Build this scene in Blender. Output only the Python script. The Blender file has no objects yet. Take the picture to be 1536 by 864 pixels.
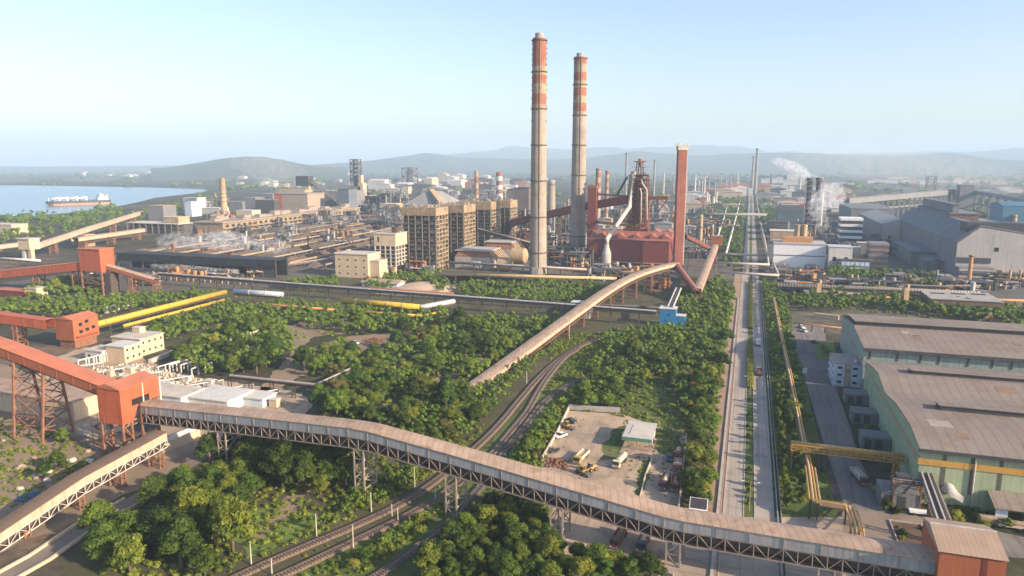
import bpy, math, random
from mathutils import Vector, Matrix, noise
R = random.Random(7)
rad = math.radians
scene = bpy.context.scene
COL = scene.collection
# ------------------------------------------------------------------ survey: the photograph's camera, used to read ground positions
F = 1080.0; HC = 100.0
PIT = math.atan(187 / F); YAW = math.atan(359 * math.cos(PIT) / F)
sp, cp, sy, cy = math.sin(PIT), math.cos(PIT), math.sin(YAW), math.cos(YAW)

def at(px, py, z=0.0):
    a = (px - 768) / F; b = (432 - py) / F
    h = cp + b * sp; v = -sp + b * cp
    t = (z - HC) / v
    return (a * t * cy - h * t * sy, a * t * sy + h * t * cy)

def up(x, y, py):
    f = -x * sy + y * cy
    b = (432 - py) / F
    return HC + f * (b * cp - sp) / (cp + b * sp)

def xat(px, Y, z=0.0):
    a = (px - 768) / F
    return (a * (cp * Y * cy - (z - HC) * sp) - Y * sy) / (cy + a * cp * sy)

def yat(px, X, z=0.0):
    a = (px - 768) / F
    return (a * (-X * sy * cp - (z - HC) * sp) - X * cy) / (sy - a * cy * cp)

def pix(x, y, z):
    r = x * cy + y * sy; f = -x * sy + y * cy; dz = z - HC
    d = f * cp - dz * sp; u = f * sp + dz * cp
    return 768 + F * r / d, 432 - F * u / d

def dist(x, y):
    return math.hypot(x, y)

def V3(p, z=0.0):
    return Vector((p[0], p[1], p[2] if len(p) > 2 else z))

# ------------------------------------------------------------------ mesh builder
class MB:
    def __init__(s):
        s.v = []; s.f = []; s.tone = None
    def add(s, vs, fs):
        o = len(s.v)
        s.v.extend([tuple(v) for v in vs]); s.f.extend([tuple(i + o for i in f) for f in fs])
        return s
    def hexa(s, b, t):
        return s.add(list(b) + list(t), [(3, 2, 1, 0), (4, 5, 6, 7), (0, 1, 5, 4), (1, 2, 6, 5), (2, 3, 7, 6), (3, 0, 4, 7)])
    def box(s, x0, x1, y0, y1, z0, z1):
        if x0 > x1: x0, x1 = x1, x0
        if y0 > y1: y0, y1 = y1, y0
        b = [(x0, y0), (x1, y0), (x1, y1), (x0, y1)]
        return s.hexa([(p[0], p[1], z0) for p in b], [(p[0], p[1], z1) for p in b])
    def rbox(s, c, l, w, z0, z1, ang, zt=None):
        ca, sa = math.cos(ang), math.sin(ang)
        b = [(c[0] + u * ca - v * sa, c[1] + u * sa + v * ca) for u, v in ((-l / 2, -w / 2), (l / 2, -w / 2), (l / 2, w / 2), (-l / 2, w / 2))]
        return s.hexa([(p[0], p[1], z0) for p in b], [(p[0], p[1], z1) for p in b])
    def prism(s, poly, z0, z1):
        n = len(poly)
        vs = [(p[0], p[1], z0) for p in poly] + [(p[0], p[1], z1) for p in poly]
        fs = [tuple(range(n - 1, -1, -1)), tuple(range(n, 2 * n))] + [(i, (i + 1) % n, n + (i + 1) % n, n + i) for i in range(n)]
        return s.add(vs, fs)
    def profile(s, prof, a, b):
        """extrude a closed list of 3D points by the vector a->b"""
        n = len(prof); d = Vector(b) - Vector(a)
        vs = [tuple(Vector(p)) for p in prof] + [tuple(Vector(p) + d) for p in prof]
        fs = [tuple(range(n - 1, -1, -1)), tuple(range(n, 2 * n))] + [(i, (i + 1) % n, n + (i + 1) % n, n + i) for i in range(n)]
        return s.add(vs, fs)
    def cyl(s, p0, p1, r0, r1=None, n=12, cap=True):
        r1 = r0 if r1 is None else r1
        p0, p1 = Vector(p0), Vector(p1); d = (p1 - p0)
        if d.length < 1e-6: return s
        d.normalize()
        a = Vector((1, 0, 0)) if abs(d.x) < .9 else Vector((0, 1, 0))
        u = d.cross(a).normalized(); w = d.cross(u)
        vs = []
        for p, r in ((p0, r0), (p1, r1)):
            for i in range(n):
                t = 2 * math.pi * i / n
                vs.append(p + u * (r * math.cos(t)) + w * (r * math.sin(t)))
        fs = [(i, n + i, n + (i + 1) % n, (i + 1) % n) for i in range(n)]
        if cap: fs += [tuple(range(n)), tuple(range(2 * n - 1, n - 1, -1))]
        return s.add(vs, fs)
    def lathe(s, c, prof, n=24, cap=True):
        vs = []; fs = []; m = len(prof)
        for r, z in prof:
            for i in range(n):
                t = 2 * math.pi * i / n
                vs.append((c[0] + r * math.cos(t), c[1] + r * math.sin(t), z))
        for k in range(m - 1):
            for i in range(n):
                fs.append((k * n + i, k * n + (i + 1) % n, (k + 1) * n + (i + 1) % n, (k + 1) * n + i))
        if cap: fs += [tuple(range(n - 1, -1, -1)), tuple(range((m - 1) * n, m * n))]
        return s.add(vs, fs)
    def beam(s, p0, p1, w, h=None):
        h = w if h is None else h
        p0, p1 = Vector(p0), Vector(p1); d = p1 - p0
        if d.length < 1e-6: return s
        d.normalize()
        a = Vector((0, 0, 1)) if abs(d.z) < .95 else Vector((1, 0, 0))
        u = d.cross(a).normalized() * (w / 2); v = u.cross(d).normalized() * (h / 2)
        c = [-u - v, u - v, u + v, -u + v]
        return s.hexa([p0 + q for q in c], [p1 + q for q in c])
    def tube(s, path, r, n=10, cap=True):
        P = [Vector(p) for p in path]; m = len(P); vs = []; fs = []
        for k in range(m):
            d0 = (P[k] - P[k - 1]).normalized() if k else (P[1] - P[0]).normalized()
            d1 = (P[k + 1] - P[k]).normalized() if k < m - 1 else d0
            d = (d0 + d1).normalized()
            a = Vector((0, 0, 1)) if abs(d.z) < .9 else Vector((1, 0, 0))
            u = d.cross(a).normalized(); w = u.cross(d).normalized()
            k2 = min(1.6, 1 / max(.5, d.dot(d1)))
            rr = r if not hasattr(r, '__len__') else r[k]
            for i in range(n):
                t = 2 * math.pi * i / n
                vs.append(P[k] + (u * (math.cos(t) * k2) + w * math.sin(t)) * rr)
        for k in range(m - 1):
            for i in range(n):
                fs.append((k * n + i, (k + 1) * n + i, (k + 1) * n + (i + 1) % n, k * n + (i + 1) % n))
        if cap: fs += [tuple(range(n)), tuple(range(m * n - 1, (m - 1) * n - 1, -1))]
        return s.add(vs, fs)
    def strip(s, path, prof):
        """sweep an open cross-section (list of (offset, dz)) along a 3D path, offset to the right of travel"""
        P = [Vector(p) for p in path]; m = len(P); n = len(prof); vs = []; fs = []
        for k in range(m):
            d = (P[min(k + 1, m - 1)] - P[max(k - 1, 0)]); d.z = 0; d.normalize()
            rt = Vector((d.y, -d.x, 0))
            for o, z in prof: vs.append(P[k] + rt * o + Vector((0, 0, z)))
        for k in range(m - 1):
            for i in range(n - 1):
                fs.append((k * n + i, k * n + i + 1, (k + 1) * n + i + 1, (k + 1) * n + i))
        return s.add(vs, fs)
    def sweep(s, path, prof):
        """same with a closed section and end caps"""
        P = [Vector(p) for p in path]; m = len(P); n = len(prof); vs = []; fs = []
        for k in range(m):
            d = (P[min(k + 1, m - 1)] - P[max(k - 1, 0)]); d.z = 0; d.normalize()
            rt = Vector((d.y, -d.x, 0))
            for o, z in prof: vs.append(P[k] + rt * o + Vector((0, 0, z)))
        for k in range(m - 1):
            for i in range(n):
                j = (i + 1) % n
                fs.append((k * n + i, k * n + j, (k + 1) * n + j, (k + 1) * n + i))
        fs += [tuple(range(n - 1, -1, -1)), tuple(range((m - 1) * n, m * n))]
        return s.add(vs, fs)
    def sphere(s, c, r, nu=12, nv=8, sc=(1, 1, 1), half=False):
        vs = []; fs = []
        lo = 0 if half else -math.pi / 2
        for k in range(nv + 1):
            p = lo + (math.pi / 2 - lo) * k / nv
            for i in range(nu):
                t = 2 * math.pi * i / nu
                vs.append((c[0] + r * sc[0] * math.cos(p) * math.cos(t), c[1] + r * sc[1] * math.cos(p) * math.sin(t), c[2] + r * sc[2] * math.sin(p)))
        for k in range(nv):
            for i in range(nu):
                fs.append((k * nu + i, k * nu + (i + 1) % nu, (k + 1) * nu + (i + 1) % nu, (k + 1) * nu + i))
        return s.add(vs, fs)
    def sheet(s, poly, z):
        return s.add([(p[0], p[1], z) for p in poly], [tuple(range(len(poly)))])

OFF = {}
def _mesh(mb, name, mat, off, smooth):
    me = bpy.data.meshes.new(name)
    me.from_pydata([(v[0] - off[0], v[1] - off[1], v[2] - off[2]) for v in mb.v], [], mb.f)
    if mb.tone is not None:
        at_ = me.attributes.new('tone', 'FLOAT', 'POINT'); at_.data.foreach_set('value', mb.tone)
    if mat is not None: me.materials.append(mat)
    if smooth: me.polygons.foreach_set('use_smooth', [True] * len(me.polygons))
    me.update()
    return me

def meta(o, label=None, cat=None, group=None, kind=None):
    if label: o['label'] = label
    if cat: o['category'] = cat
    if group: o['group'] = group
    if kind: o['kind'] = kind
    return o

def thing(name, label, cat, loc, group=None):
    o = bpy.data.objects.new(name, None); COL.objects.link(o)
    loc = V3(loc); o.location = loc; o.empty_display_size = .5
    OFF[o.name] = loc
    return meta(o, label, cat, group)

def part(mb, name, mat, parent, label=None, smooth=False, kind=None):
    off = OFF[parent.name]
    o = bpy.data.objects.new(name, _mesh(mb, name, mat, off, smooth)); COL.objects.link(o)
    o.parent = parent; OFF[o.name] = off
    if label: o['label'] = label
    if kind: o['kind'] = kind
    return o

def solo(mb, name, mat, label, cat, loc, group=None, smooth=False, kind=None):
    loc = V3(loc)
    o = bpy.data.objects.new(name, _mesh(mb, name, mat, loc, smooth)); COL.objects.link(o)
    o.location = loc; OFF[o.name] = loc
    return meta(o, label, cat, group, kind)

def ground_piece(mb, name, mat, kind='structure', smooth=False):
    o = bpy.data.objects.new(name, _mesh(mb, name, mat, (0, 0, 0), smooth)); COL.objects.link(o)
    o['kind'] = kind
    return o

def copy_thing(root, loc, rotz=0.0, scale=1.0, label=None, group=None):
    r = root.copy(); COL.objects.link(r); r.location = V3(loc); r.rotation_euler = (0, 0, rotz)
    r.scale = (scale,) * 3 if not hasattr(scale, '__len__') else scale
    if label: r['label'] = label
    if group: r['group'] = group
    for ch in list(root.children):
        c = ch.copy(); COL.objects.link(c); c.parent = r
        for g in list(ch.children):
            d = g.copy(); COL.objects.link(d); d.parent = c
    return r

# ------------------------------------------------------------------ materials
def _n(nt, t, **kw):
    n = nt.nodes.new(t)
    for k, v in kw.items(): setattr(n, k, v)
    return n

def M(name, col, rough=.8, var=.22, sc=.25, metal=0.0, ribs=None, stain=None, streak=0.0, bump=0.0, spec=.3, tracks=None):
    """surface colour with two scales of wear, optional panel seams, stains and run-off streaks"""
    m = bpy.data.materials.new(name); m.use_nodes = True
    nt = m.node_tree; L = nt.links; bs = nt.nodes['Principled BSDF']
    bs.inputs['Roughness'].default_value = rough; bs.inputs['Metallic'].default_value = metal
    bs.inputs['Specular IOR Level'].default_value = spec
    geo = _n(nt, 'ShaderNodeNewGeometry')
    n1 = _n(nt, 'ShaderNodeTexNoise'); n1.inputs['Scale'].default_value = sc; n1.inputs['Detail'].default_value = 6; n1.inputs['Roughness'].default_value = .65
    L.new(geo.outputs['Position'], n1.inputs['Vector'])
    rp = _n(nt, 'ShaderNodeValToRGB')
    lo, hi = 1 - var, 1 + var
    rp.color_ramp.elements[0].position = .3; rp.color_ramp.elements[1].position = .7
    rp.color_ramp.elements[0].color = (*[c * lo for c in col], 1); rp.color_ramp.elements[1].color = (*[min(1, c * hi) for c in col], 1)
    L.new(n1.outputs['Fac'], rp.inputs['Fac'])
    out = rp.outputs['Color']
    def mix(fac, b, mode='MIX'):
        nonlocal out
        mx = _n(nt, 'ShaderNodeMix', data_type='RGBA', blend_type=mode)
        if hasattr(fac, 'default_value'): L.new(fac, mx.inputs[0])
        else: mx.inputs[0].default_value = fac
        L.new(out, mx.inputs[6])
        if hasattr(b, 'default_value'): L.new(b, mx.inputs[7])
        else: mx.inputs[7].default_value = (*b, 1)
        out = mx.outputs[2]
    def thresh(src, a, b, k=1.0):
        mr = _n(nt, 'ShaderNodeMapRange'); mr.inputs[1].default_value = a; mr.inputs[2].default_value = b; mr.inputs[4].default_value = k
        L.new(src, mr.inputs[0]); return mr.outputs[0]
    if stain:
        scol, amt, ssc = stain
        n2 = _n(nt, 'ShaderNodeTexNoise'); n2.inputs['Scale'].default_value = ssc; n2.inputs['Detail'].default_value = 8; n2.inputs['Roughness'].default_value = .7
        L.new(geo.outputs['Position'], n2.inputs['Vector'])
        mix(thresh(n2.outputs['Fac'], .62 - amt * .3, .75 - amt * .25, .85), scol)
    if streak:
        mp = _n(nt, 'ShaderNodeMapping'); mp.inputs['Scale'].default_value = (.9, .9, .05)
        L.new(geo.outputs['Position'], mp.inputs['Vector'])
        n3 = _n(nt, 'ShaderNodeTexNoise'); n3.inputs['Scale'].default_value = 1.0; n3.inputs['Detail'].default_value = 5
        L.new(mp.outputs['Vector'], n3.inputs['Vector'])
        mix(thresh(n3.outputs['Fac'], .45, .7, streak), [c * .45 for c in col])
    if tracks:
        mp = _n(nt, 'ShaderNodeMapping'); mp.inputs['Scale'].default_value = tracks
        L.new(geo.outputs['Position'], mp.inputs['Vector'])
        n5 = _n(nt, 'ShaderNodeTexNoise'); n5.inputs['Scale'].default_value = 1.0; n5.inputs['Detail'].default_value = 4
        L.new(mp.outputs['Vector'], n5.inputs['Vector'])
        mix(thresh(n5.outputs['Fac'], .48, .66, .7), [c * .62 for c in col])
        n6 = _n(nt, 'ShaderNodeTexVoronoi'); n6.inputs['Scale'].default_value = .055
        L.new(geo.outputs['Position'], n6.inputs['Vector'])
        sp_ = _n(nt, 'ShaderNodeSeparateColor'); L.new(n6.outputs['Color'], sp_.inputs[0])
        mix(thresh(sp_.outputs[0], .72, .74, .35), [c * 1.3 for c in col])
    if ribs:
        vec, per, dk = ribs
        dt = _n(nt, 'ShaderNodeVectorMath', operation='DOT_PRODUCT'); dt.inputs[1].default_value = [c / per for c in vec]
        L.new(geo.outputs['Position'], dt.inputs[0])
        fr = _n(nt, 'ShaderNodeMath', operation='FRACT'); L.new(dt.outputs['Value'], fr.inputs[0])
        ls = _n(nt, 'ShaderNodeMath', operation='LESS_THAN'); ls.inputs[1].default_value = .16; L.new(fr.outputs[0], ls.inputs[0])
        ml = _n(nt, 'ShaderNodeMath', operation='MULTIPLY'); ml.inputs[1].default_value = dk; L.new(ls.outputs[0], ml.inputs[0])
        mix(ml.outputs[0], [c * .5 for c in col])
        # every sheet between two seams a little different
        fl = _n(nt, 'ShaderNodeMath', operation='FLOOR'); L.new(dt.outputs['Value'], fl.inputs[0])
        wn = _n(nt, 'ShaderNodeTexWhiteNoise', noise_dimensions='1D'); L.new(fl.outputs[0], wn.inputs['W'])
        mix(thresh(wn.outputs['Value'], .0, 1.0, dk * .55), [c * .62 for c in col])
    L.new(out, bs.inputs['Base Color'])
    if bump:
        bp = _n(nt, 'ShaderNodeBump'); bp.inputs['Strength'].default_value = .6; bp.inputs['Distance'].default_value = bump
        n4 = _n(nt, 'ShaderNodeTexNoise'); n4.inputs['Scale'].default_value = 1.2; n4.inputs['Detail'].default_value = 6
        L.new(geo.outputs['Position'], n4.inputs['Vector'])
        L.new(n4.outputs['Fac'], bp.inputs['Height']); L.new(bp.outputs['Normal'], bs.inputs['Normal'])
    return m

def leaf_material(name, a, b, c=None, camt=0.0):
    m = bpy.data.materials.new(name); m.use_nodes = True
    nt = m.node_tree; L = nt.links; bs = nt.nodes['Principled BSDF']
    bs.inputs['Roughness'].default_value = .6; bs.inputs['Specular IOR Level'].default_value = .18
    atn = _n(nt, 'ShaderNodeAttribute', attribute_name='tone')
    oi = _n(nt, 'ShaderNodeObjectInfo')
    mx = _n(nt, 'ShaderNodeMix', data_type='RGBA'); mx.inputs[6].default_value = (*a, 1); mx.inputs[7].default_value = (*b, 1)
    L.new(atn.outputs['Fac'], mx.inputs[0]); out = mx.outputs[2]
    if c:
        gt = _n(nt, 'ShaderNodeMath', operation='GREATER_THAN'); gt.inputs[1].default_value = 1 - camt
        L.new(atn.outputs['Fac'], gt.inputs[0])
        m2 = _n(nt, 'ShaderNodeMix', data_type='RGBA'); m2.inputs[7].default_value = (*c, 1)
        L.new(gt.outputs[0], m2.inputs[0]); L.new(out, m2.inputs[6]); out = m2.outputs[2]
    hs = _n(nt, 'ShaderNodeHueSaturation')
    mr = _n(nt, 'ShaderNodeMapRange'); mr.inputs[3].default_value = .62; mr.inputs[4].default_value = 1.35
    L.new(oi.outputs['Random'], mr.inputs[0]); L.new(mr.outputs[0], hs.inputs['Value'])
    mh = _n(nt, 'ShaderNodeMapRange'); mh.inputs[3].default_value = .475; mh.inputs[4].default_value = .515
    mm = _n(nt, 'ShaderNodeMath', operation='FRACT'); m7 = _n(nt, 'ShaderNodeMath', operation='MULTIPLY'); m7.inputs[1].default_value = 7.31
    L.new(oi.outputs['Random'], m7.inputs[0]); L.new(m7.outputs[0], mm.inputs[0]); L.new(mm.outputs[0], mh.inputs[0]); L.new(mh.outputs[0], hs.inputs['Hue'])
    L.new(out, hs.inputs['Color']); L.new(hs.outputs['Color'], bs.inputs['Base Color'])
    tr = _n(nt, 'ShaderNodeBsdfTranslucent'); L.new(hs.outputs['Color'], tr.inputs['Color'])
    ms = _n(nt, 'ShaderNodeMixShader'); ms.inputs[0].default_value = .18
    L.new(bs.outputs[0], ms.inputs[1]); L.new(tr.outputs[0], ms.inputs[2]); L.new(ms.outputs[0], nt.nodes['Material Output'].inputs['Surface'])
    return m

red = M('red_cladding', (.46, .118, .055), .55, .10, .12, ribs=((1, 1, 0), 1.2, .22), stain=((.24, .085, .045), .25, .25), streak=.45)
red_roof = M('red_roof_sheet', (.46, .16, .09), .6, .14, .15, ribs=((1, .0, 0), 1.5, .2), stain=((.30, .16, .11), .3, .25))
maroon = M('maroon_cladding', (.20, .052, .043), .6, .14, .1, ribs=((1, 1, 0), 2.4, .25), streak=.25)
plum = M('plum_red_gallery_sheet', (.27, .07, .06), .6, .14, .1, ribs=((1, 1, 0), 3, .2), streak=.3)
grimy_tan = M('grimy_tan_wall', (.33, .245, .155), .9, .22, .12, stain=((.15, .115, .08), .4, .2), streak=.55)
grimy_roof = M('grimy_pale_roof', (.34, .275, .205), .9, .2, .1, stain=((.17, .14, .11), .4, .15))
maroon_roof = M('maroon_roof_sheet', (.30, .105, .075), .65, .2, .15, stain=((.2, .09, .06), .25, .15))
brick_red = M('rust_red_cladding', (.36, .115, .055), .7, .14, .15, ribs=((1, 1, 0), 1.1, .2), stain=((.2, .08, .05), .2, .3))
stack_red = M('red_stack_sheet', (.25, .088, .062), .7, .16, .12, streak=.45, stain=((.26, .10, .07), .15, .2))
beige_roof = M('weathered_roof_sheet', (.41, .295, .215), .75, .18, .12, ribs=((1, .25, 0), 1.9, .5), stain=((.24, .145, .09), .34, .22))
shed_roof = M('brown_shed_roof', (.245, .20, .168), .8, .13, .06, ribs=((1, 0, 0), 3.2, .4), stain=((.19, .135, .10), .45, .05), streak=.25)
house_roof = M('tan_house_roof', (.36, .26, .19), .8, .12, .2, ribs=((1, 0, 0), .95, .4))
grey_sheet = M('grey_gallery_sheet', (.36, .36, .36), .6, .16, .2, ribs=((1, 1, 0), 1.3, .3), streak=.5, stain=((.3, .22, .16), .2, .4))
tan_sheet = M('tan_gallery_sheet', (.52, .40, .29), .7, .18, .2, ribs=((1, 1, 0), 1.4, .25), streak=.4, stain=((.3, .17, .09), .2, .3))
steel_dark = M('dark_brown_steel', (.085, .062, .052), .65, .3, .5)
steel_rust = M('rusty_steel', (.24, .115, .07), .75, .3, .5, stain=((.12, .06, .04), .3, .7))
steel_grey = M('grey_painted_steel', (.31, .25, .205), .55, .25, .4, stain=((.22, .12, .07), .25, .6))
steel_pale = M('pale_steel', (.5, .46, .42), .5, .2, .4)
black = M('soot_black_sheet', (.028, .03, .034), .7, .35, .15)
charcoal = M('charcoal_metal', (.06, .062, .068), .6, .25, .3)
concrete = M('stack_concrete', (.36, .295, .24), .9, .14, .06, ribs=((0, 0, 1), 9, .14), stain=((.22, .185, .16), .32, .05), streak=.5)
concrete_pale = M('pale_concrete', (.52, .46, .39), .9, .16, .15, stain=((.34, .29, .24), .35, .25), streak=.3)
concrete_grey = M('grey_concrete', (.33, .31, .29), .9, .2, .15, stain=((.2, .18, .16), .35, .3))
band_red = M('faded_red_paint', (.30, .105, .06), .85, .22, .12, stain=((.30, .205, .14), .42, .16), streak=.55)
band_white = M('faded_white_paint', (.36, .27, .185), .85, .2, .12, stain=((.25, .13, .08), .36, .16), streak=.55)
cream = M('cream_render', (.56, .44, .30), .85, .09, .12, stain=((.44, .35, .25), .2, .15), streak=.25)
bunker_frame = M('grimy_bunker_frame', (.16, .135, .115), .9, .35, .3, stain=((.07, .06, .055), .4, .3))
tower_tan = M('tan_tower_concrete', (.43, .31, .185), .9, .16, .1, stain=((.27, .20, .14), .3, .12), streak=.4)
white = M('white_render', (.56, .54, .50), .8, .1, .15, stain=((.45, .42, .38), .22, .2), streak=.3)
white_clean = M('white_paint', (.76, .76, .75), .5, .06, .4)
bluewhite = M('pale_blue_render', (.50, .58, .66), .8, .1, .2, streak=.3)
green_clad = M('mint_green_cladding', (.35, .42, .27), .6, .12, .2, ribs=((1, 1, 0), 1.5, .28), streak=.3)
green_pale = M('grey_green_cladding', (.30, .36, .33), .65, .12, .2, ribs=((1, 1, 0), 2.0, .4), streak=.4)
grey_hall = M('grey_hall_sheet', (.20, .20, .21), .7, .14, .05, ribs=((1, 1, 0), 5, .25), streak=.45)
grey_hall_roof = M('grey_hall_roof', (.15, .16, .175), .75, .16, .05)
pale_hall = M('pale_hall_wall', (.44, .41, .38), .8, .12, .05, ribs=((1, 1, 0), 6, .15), streak=.35)
brown_hall = M('brown_hall_wall', (.17, .105, .085), .8, .15, .08, streak=.3)
blue = M('blue_cladding', (.035, .20, .42), .5, .1, .3, ribs=((1, 1, 0), 1.0, .2), streak=.15)
blue_hall = M('blue_hall_sheet', (.06, .17, .25), .6, .12, .1, ribs=((1, 1, 0), 3, .25))
yellow = M('yellow_paint', (.55, .36, .045), .6, .12, .3, stain=((.36, .22, .05), .25, .4), streak=.3)
yellow_dull = M('dull_yellow_paint', (.52, .30, .07), .6, .2, .4, stain=((.26, .14, .05), .3, .4))
pipe_tan = M('tan_pipe_lagging', (.53, .36, .19), .6, .14, .4, stain=((.27, .14, .07), .3, .3))
pipe_silver = M('silver_lagging', (.55, .56, .58), .4, .1, .3, metal=.3)
pipe_rust = M('rust_orange_pipe', (.44, .22, .09), .65, .2, .4)
glass = M('dark_window_glass', (.035, .045, .055), .15, .2, .5, spec=.6)
opening = M('dark_opening', (.018, .018, .02), .9, .2, .5)
coal = M('coal_heap', (.03, .028, .027), .95, .3, .2, bump=.3)
ore = M('ore_heap', (.125, .100, .076), .95, .22, .12, stain=((.095, .08, .065), .4, .2), bump=.4)
ore_red = M('reddish_ore_heap', (.125, .085, .06), .95, .22, .12, bump=.4)
sand = M('pinkish_sand', (.48, .345, .245), .95, .10, .1, stain=((.36, .26, .18), .2, .15), bump=.1)
dirt = M('bare_dirt', (.25, .185, .125), .95, .25, .06, stain=((.20, .16, .10), .35, .12), bump=.15)
yard_mat = M('dusty_yard_concrete', (.40, .30, .21), .92, .16, .05, stain=((.25, .20, .15), .45, .09), tracks=(.5, .12, 1))
plaza_mat = M('paved_apron', (.36, .29, .225), .9, .13, .05, stain=((.24, .20, .17), .35, .06), tracks=(.06, .5, 1))
road_mat = M('pale_worn_road', (.37, .315, .265), .9, .12, .05, stain=((.2, .18, .165), .35, .08), tracks=(1.1, .012, 1))
asphalt = M('dusty_asphalt', (.17, .155, .142), .9, .14, .04, stain=((.235, .2, .17), .4, .07), tracks=(.7, .03, 1))
lane_mat = M('worn_lane', (.20, .165, .135), .9, .2, .08, stain=((.26, .2, .15), .35, .15))
kerb_mat = M('kerb_stone', (.42, .37, .32), .9, .2, .5)
path_mat = M('reddish_path', (.34, .225, .16), .9, .2, .2, stain=((.22, .17, .12), .35, .3))
ballast = M('brown_ballast', (.15, .105, .07), .95, .3, .8, stain=((.10, .08, .06), .35, .5), bump=.1)
ballast_dark = M('dark_ballast', (.085, .07, .06), .95, .3, .8, bump=.1)
sleeper_mat = M('weathered_sleepers', (.23, .19, .16), .9, .25, .9)
rail_mat = M('rail_steel', (.13, .085, .065), .45, .2, .9, metal=.4)
rubble_mat = M('broken_masonry', (.36, .27, .20), .95, .35, .4, stain=((.15, .12, .1), .4, .5), bump=.3)
wood = M('pole_wood', (.33, .27, .22), .85, .2, .6)
bark = M('tree_bark', (.13, .10, .075), .9, .3, .9)
rubber = M('tyre_rubber', (.025, .025, .026), .9, .2, .9)
truck_red = M('truck_red_paint', (.20, .065, .045), .5, .2, .6, stain=((.22, .13, .09), .3, .6))
truck_cream = M('truck_cream_paint', (.60, .50, .36), .5, .12, .6, stain=((.36, .27, .19), .25, .6))
truck_yellow = M('truck_yellow_paint', (.40, .27, .09), .5, .15, .6, stain=((.3, .2, .1), .25, .6))
car_blue = M('dark_blue_car_paint', (.03, .06, .085), .3, .1, .6)
grass_mat = M('rough_grass', (.085, .115, .026), .95, .35, .05, stain=((.20, .165, .085), .22, .035), bump=.2)
lawn_mat = M('mown_grass', (.12, .175, .035), .95, .25, .15, stain=((.19, .18, .07), .25, .12), bump=.1)
soil_mat = M('dark_soil', (.075, .07, .035), .95, .3, .06, stain=((.12, .1, .05), .3, .08), bump=.2)  # dark olive-brown soil of the tree belt
canopy_mat = M('tent_fabric', (.40, .375, .36), .7, .08, .2)
hull_dark = M('hull_dark_paint', (.05, .055, .07), .5, .15, .05)
hull_rust = M('hull_antifouling', (.42, .22, .12), .7, .15, .05)
ship_white = M('ship_white_paint', (.74, .72, .7), .5, .08, .1)
far_pale = M('far_pale_wall', (.50, .47, .43), .85, .15, .03)
far_grey = M('far_grey_wall', (.24, .23, .23), .85, .18, .03)
far_dark = M('far_dark_steel', (.085, .082, .085), .8, .25, .05)
far_tan = M('far_tan_wall', (.44, .34, .25), .85, .18, .03)
tile_red = M('far_red_sheet', (.40, .16, .10), .85, .15, .04)

leaf_dark = leaf_material('leaves_dark_green', (0.02655, 0.05309, 0.00937), (0.07808, 0.1249, 0.01718))
leaf_mid = leaf_material('leaves_mid_green', (0.04685, 0.0812, 0.01093), (0.1327, 0.1748, 0.02186))
leaf_light = leaf_material('leaves_light_green', (0.07808, 0.1124, 0.01405), (0.2186, 0.242, 0.03436))
leaf_olive = leaf_material('leaves_olive', (0.07496, 0.07808, 0.02186), (0.1796, 0.1624, 0.05309))
leaf_flame = leaf_material('leaves_with_orange_flowers', (.035, .065, .014), (.09, .12, .025), (.42, .17, .035), .22)
# ------------------------------------------------------------------ camera, sky, sun, air
cam = bpy.data.objects.new('camera', bpy.data.cameras.new('camera')); COL.objects.link(cam)
cam.location = (0, 0, HC); cam.rotation_euler = (math.pi / 2 - PIT, 0, YAW)
cam.data.sensor_width = 36; cam.data.lens = 36 * F / 1536; cam.data.clip_start = 1; cam.data.clip_end = 60000
scene.camera = cam
SUN_EL, SUN_AZ = rad(22), rad(-13)          # azimuth counted from +X, towards -Y (behind the camera, on its sunny side)
sd = Vector((math.cos(SUN_EL) * math.cos(SUN_AZ), math.cos(SUN_EL) * math.sin(SUN_AZ), math.sin(SUN_EL)))
sun = bpy.data.objects.new('sun', bpy.data.lights.new('sun', 'SUN')); COL.objects.link(sun)
sun.rotation_euler = (-sd).to_track_quat('-Z', 'Y').to_euler(); sun.location = (0, 0, 400)
sun.data.energy = 5.0; sun.data.angle = rad(.55); sun.data.color = (1.0, .81, .58)
w = bpy.data.worlds.new('World'); scene.world = w; w.use_nodes = True
nt = w.node_tree; bg = nt.nodes['Background']
sky = nt.nodes.new('ShaderNodeTexSky'); sky.sky_type = 'NISHITA'; sky.sun_disc = False
sky.sun_elevation = SUN_EL; sky.sun_rotation = math.atan2(sd.x, sd.y)
sky.altitude = 0; sky.air_density = 1.0; sky.dust_density = 1.5; sky.ozone_density = 1.0
tint = nt.nodes.new('ShaderNodeMix'); tint.data_type = 'RGBA'; tint.blend_type = 'MULTIPLY'; tint.inputs[0].default_value = 1; tint.inputs[7].default_value = (.985, .965, 1.06, 1)
nt.links.new(sky.outputs['Color'], tint.inputs[6]); nt.links.new(tint.outputs[2], bg.inputs['Color']); bg.inputs['Strength'].default_value = .115
scene.view_settings.view_transform = 'Standard'; scene.view_settings.look = 'None'
scene.view_settings.exposure = 1.03; scene.view_settings.gamma = 1; scene.view_settings.use_curve_mapping = False
cy_ = scene.cycles
cy_.use_denoising = True
cy_.max_bounces = 5; cy_.diffuse_bounces = 2; cy_.glossy_bounces = 2; cy_.transmission_bounces = 2; cy_.volume_bounces = 3; cy_.transparent_max_bounces = 8
cy_.use_adaptive_sampling = True; cy_.adaptive_threshold = .015
cy_.volume_step_rate = 3; cy_.volume_max_steps = 96

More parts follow.
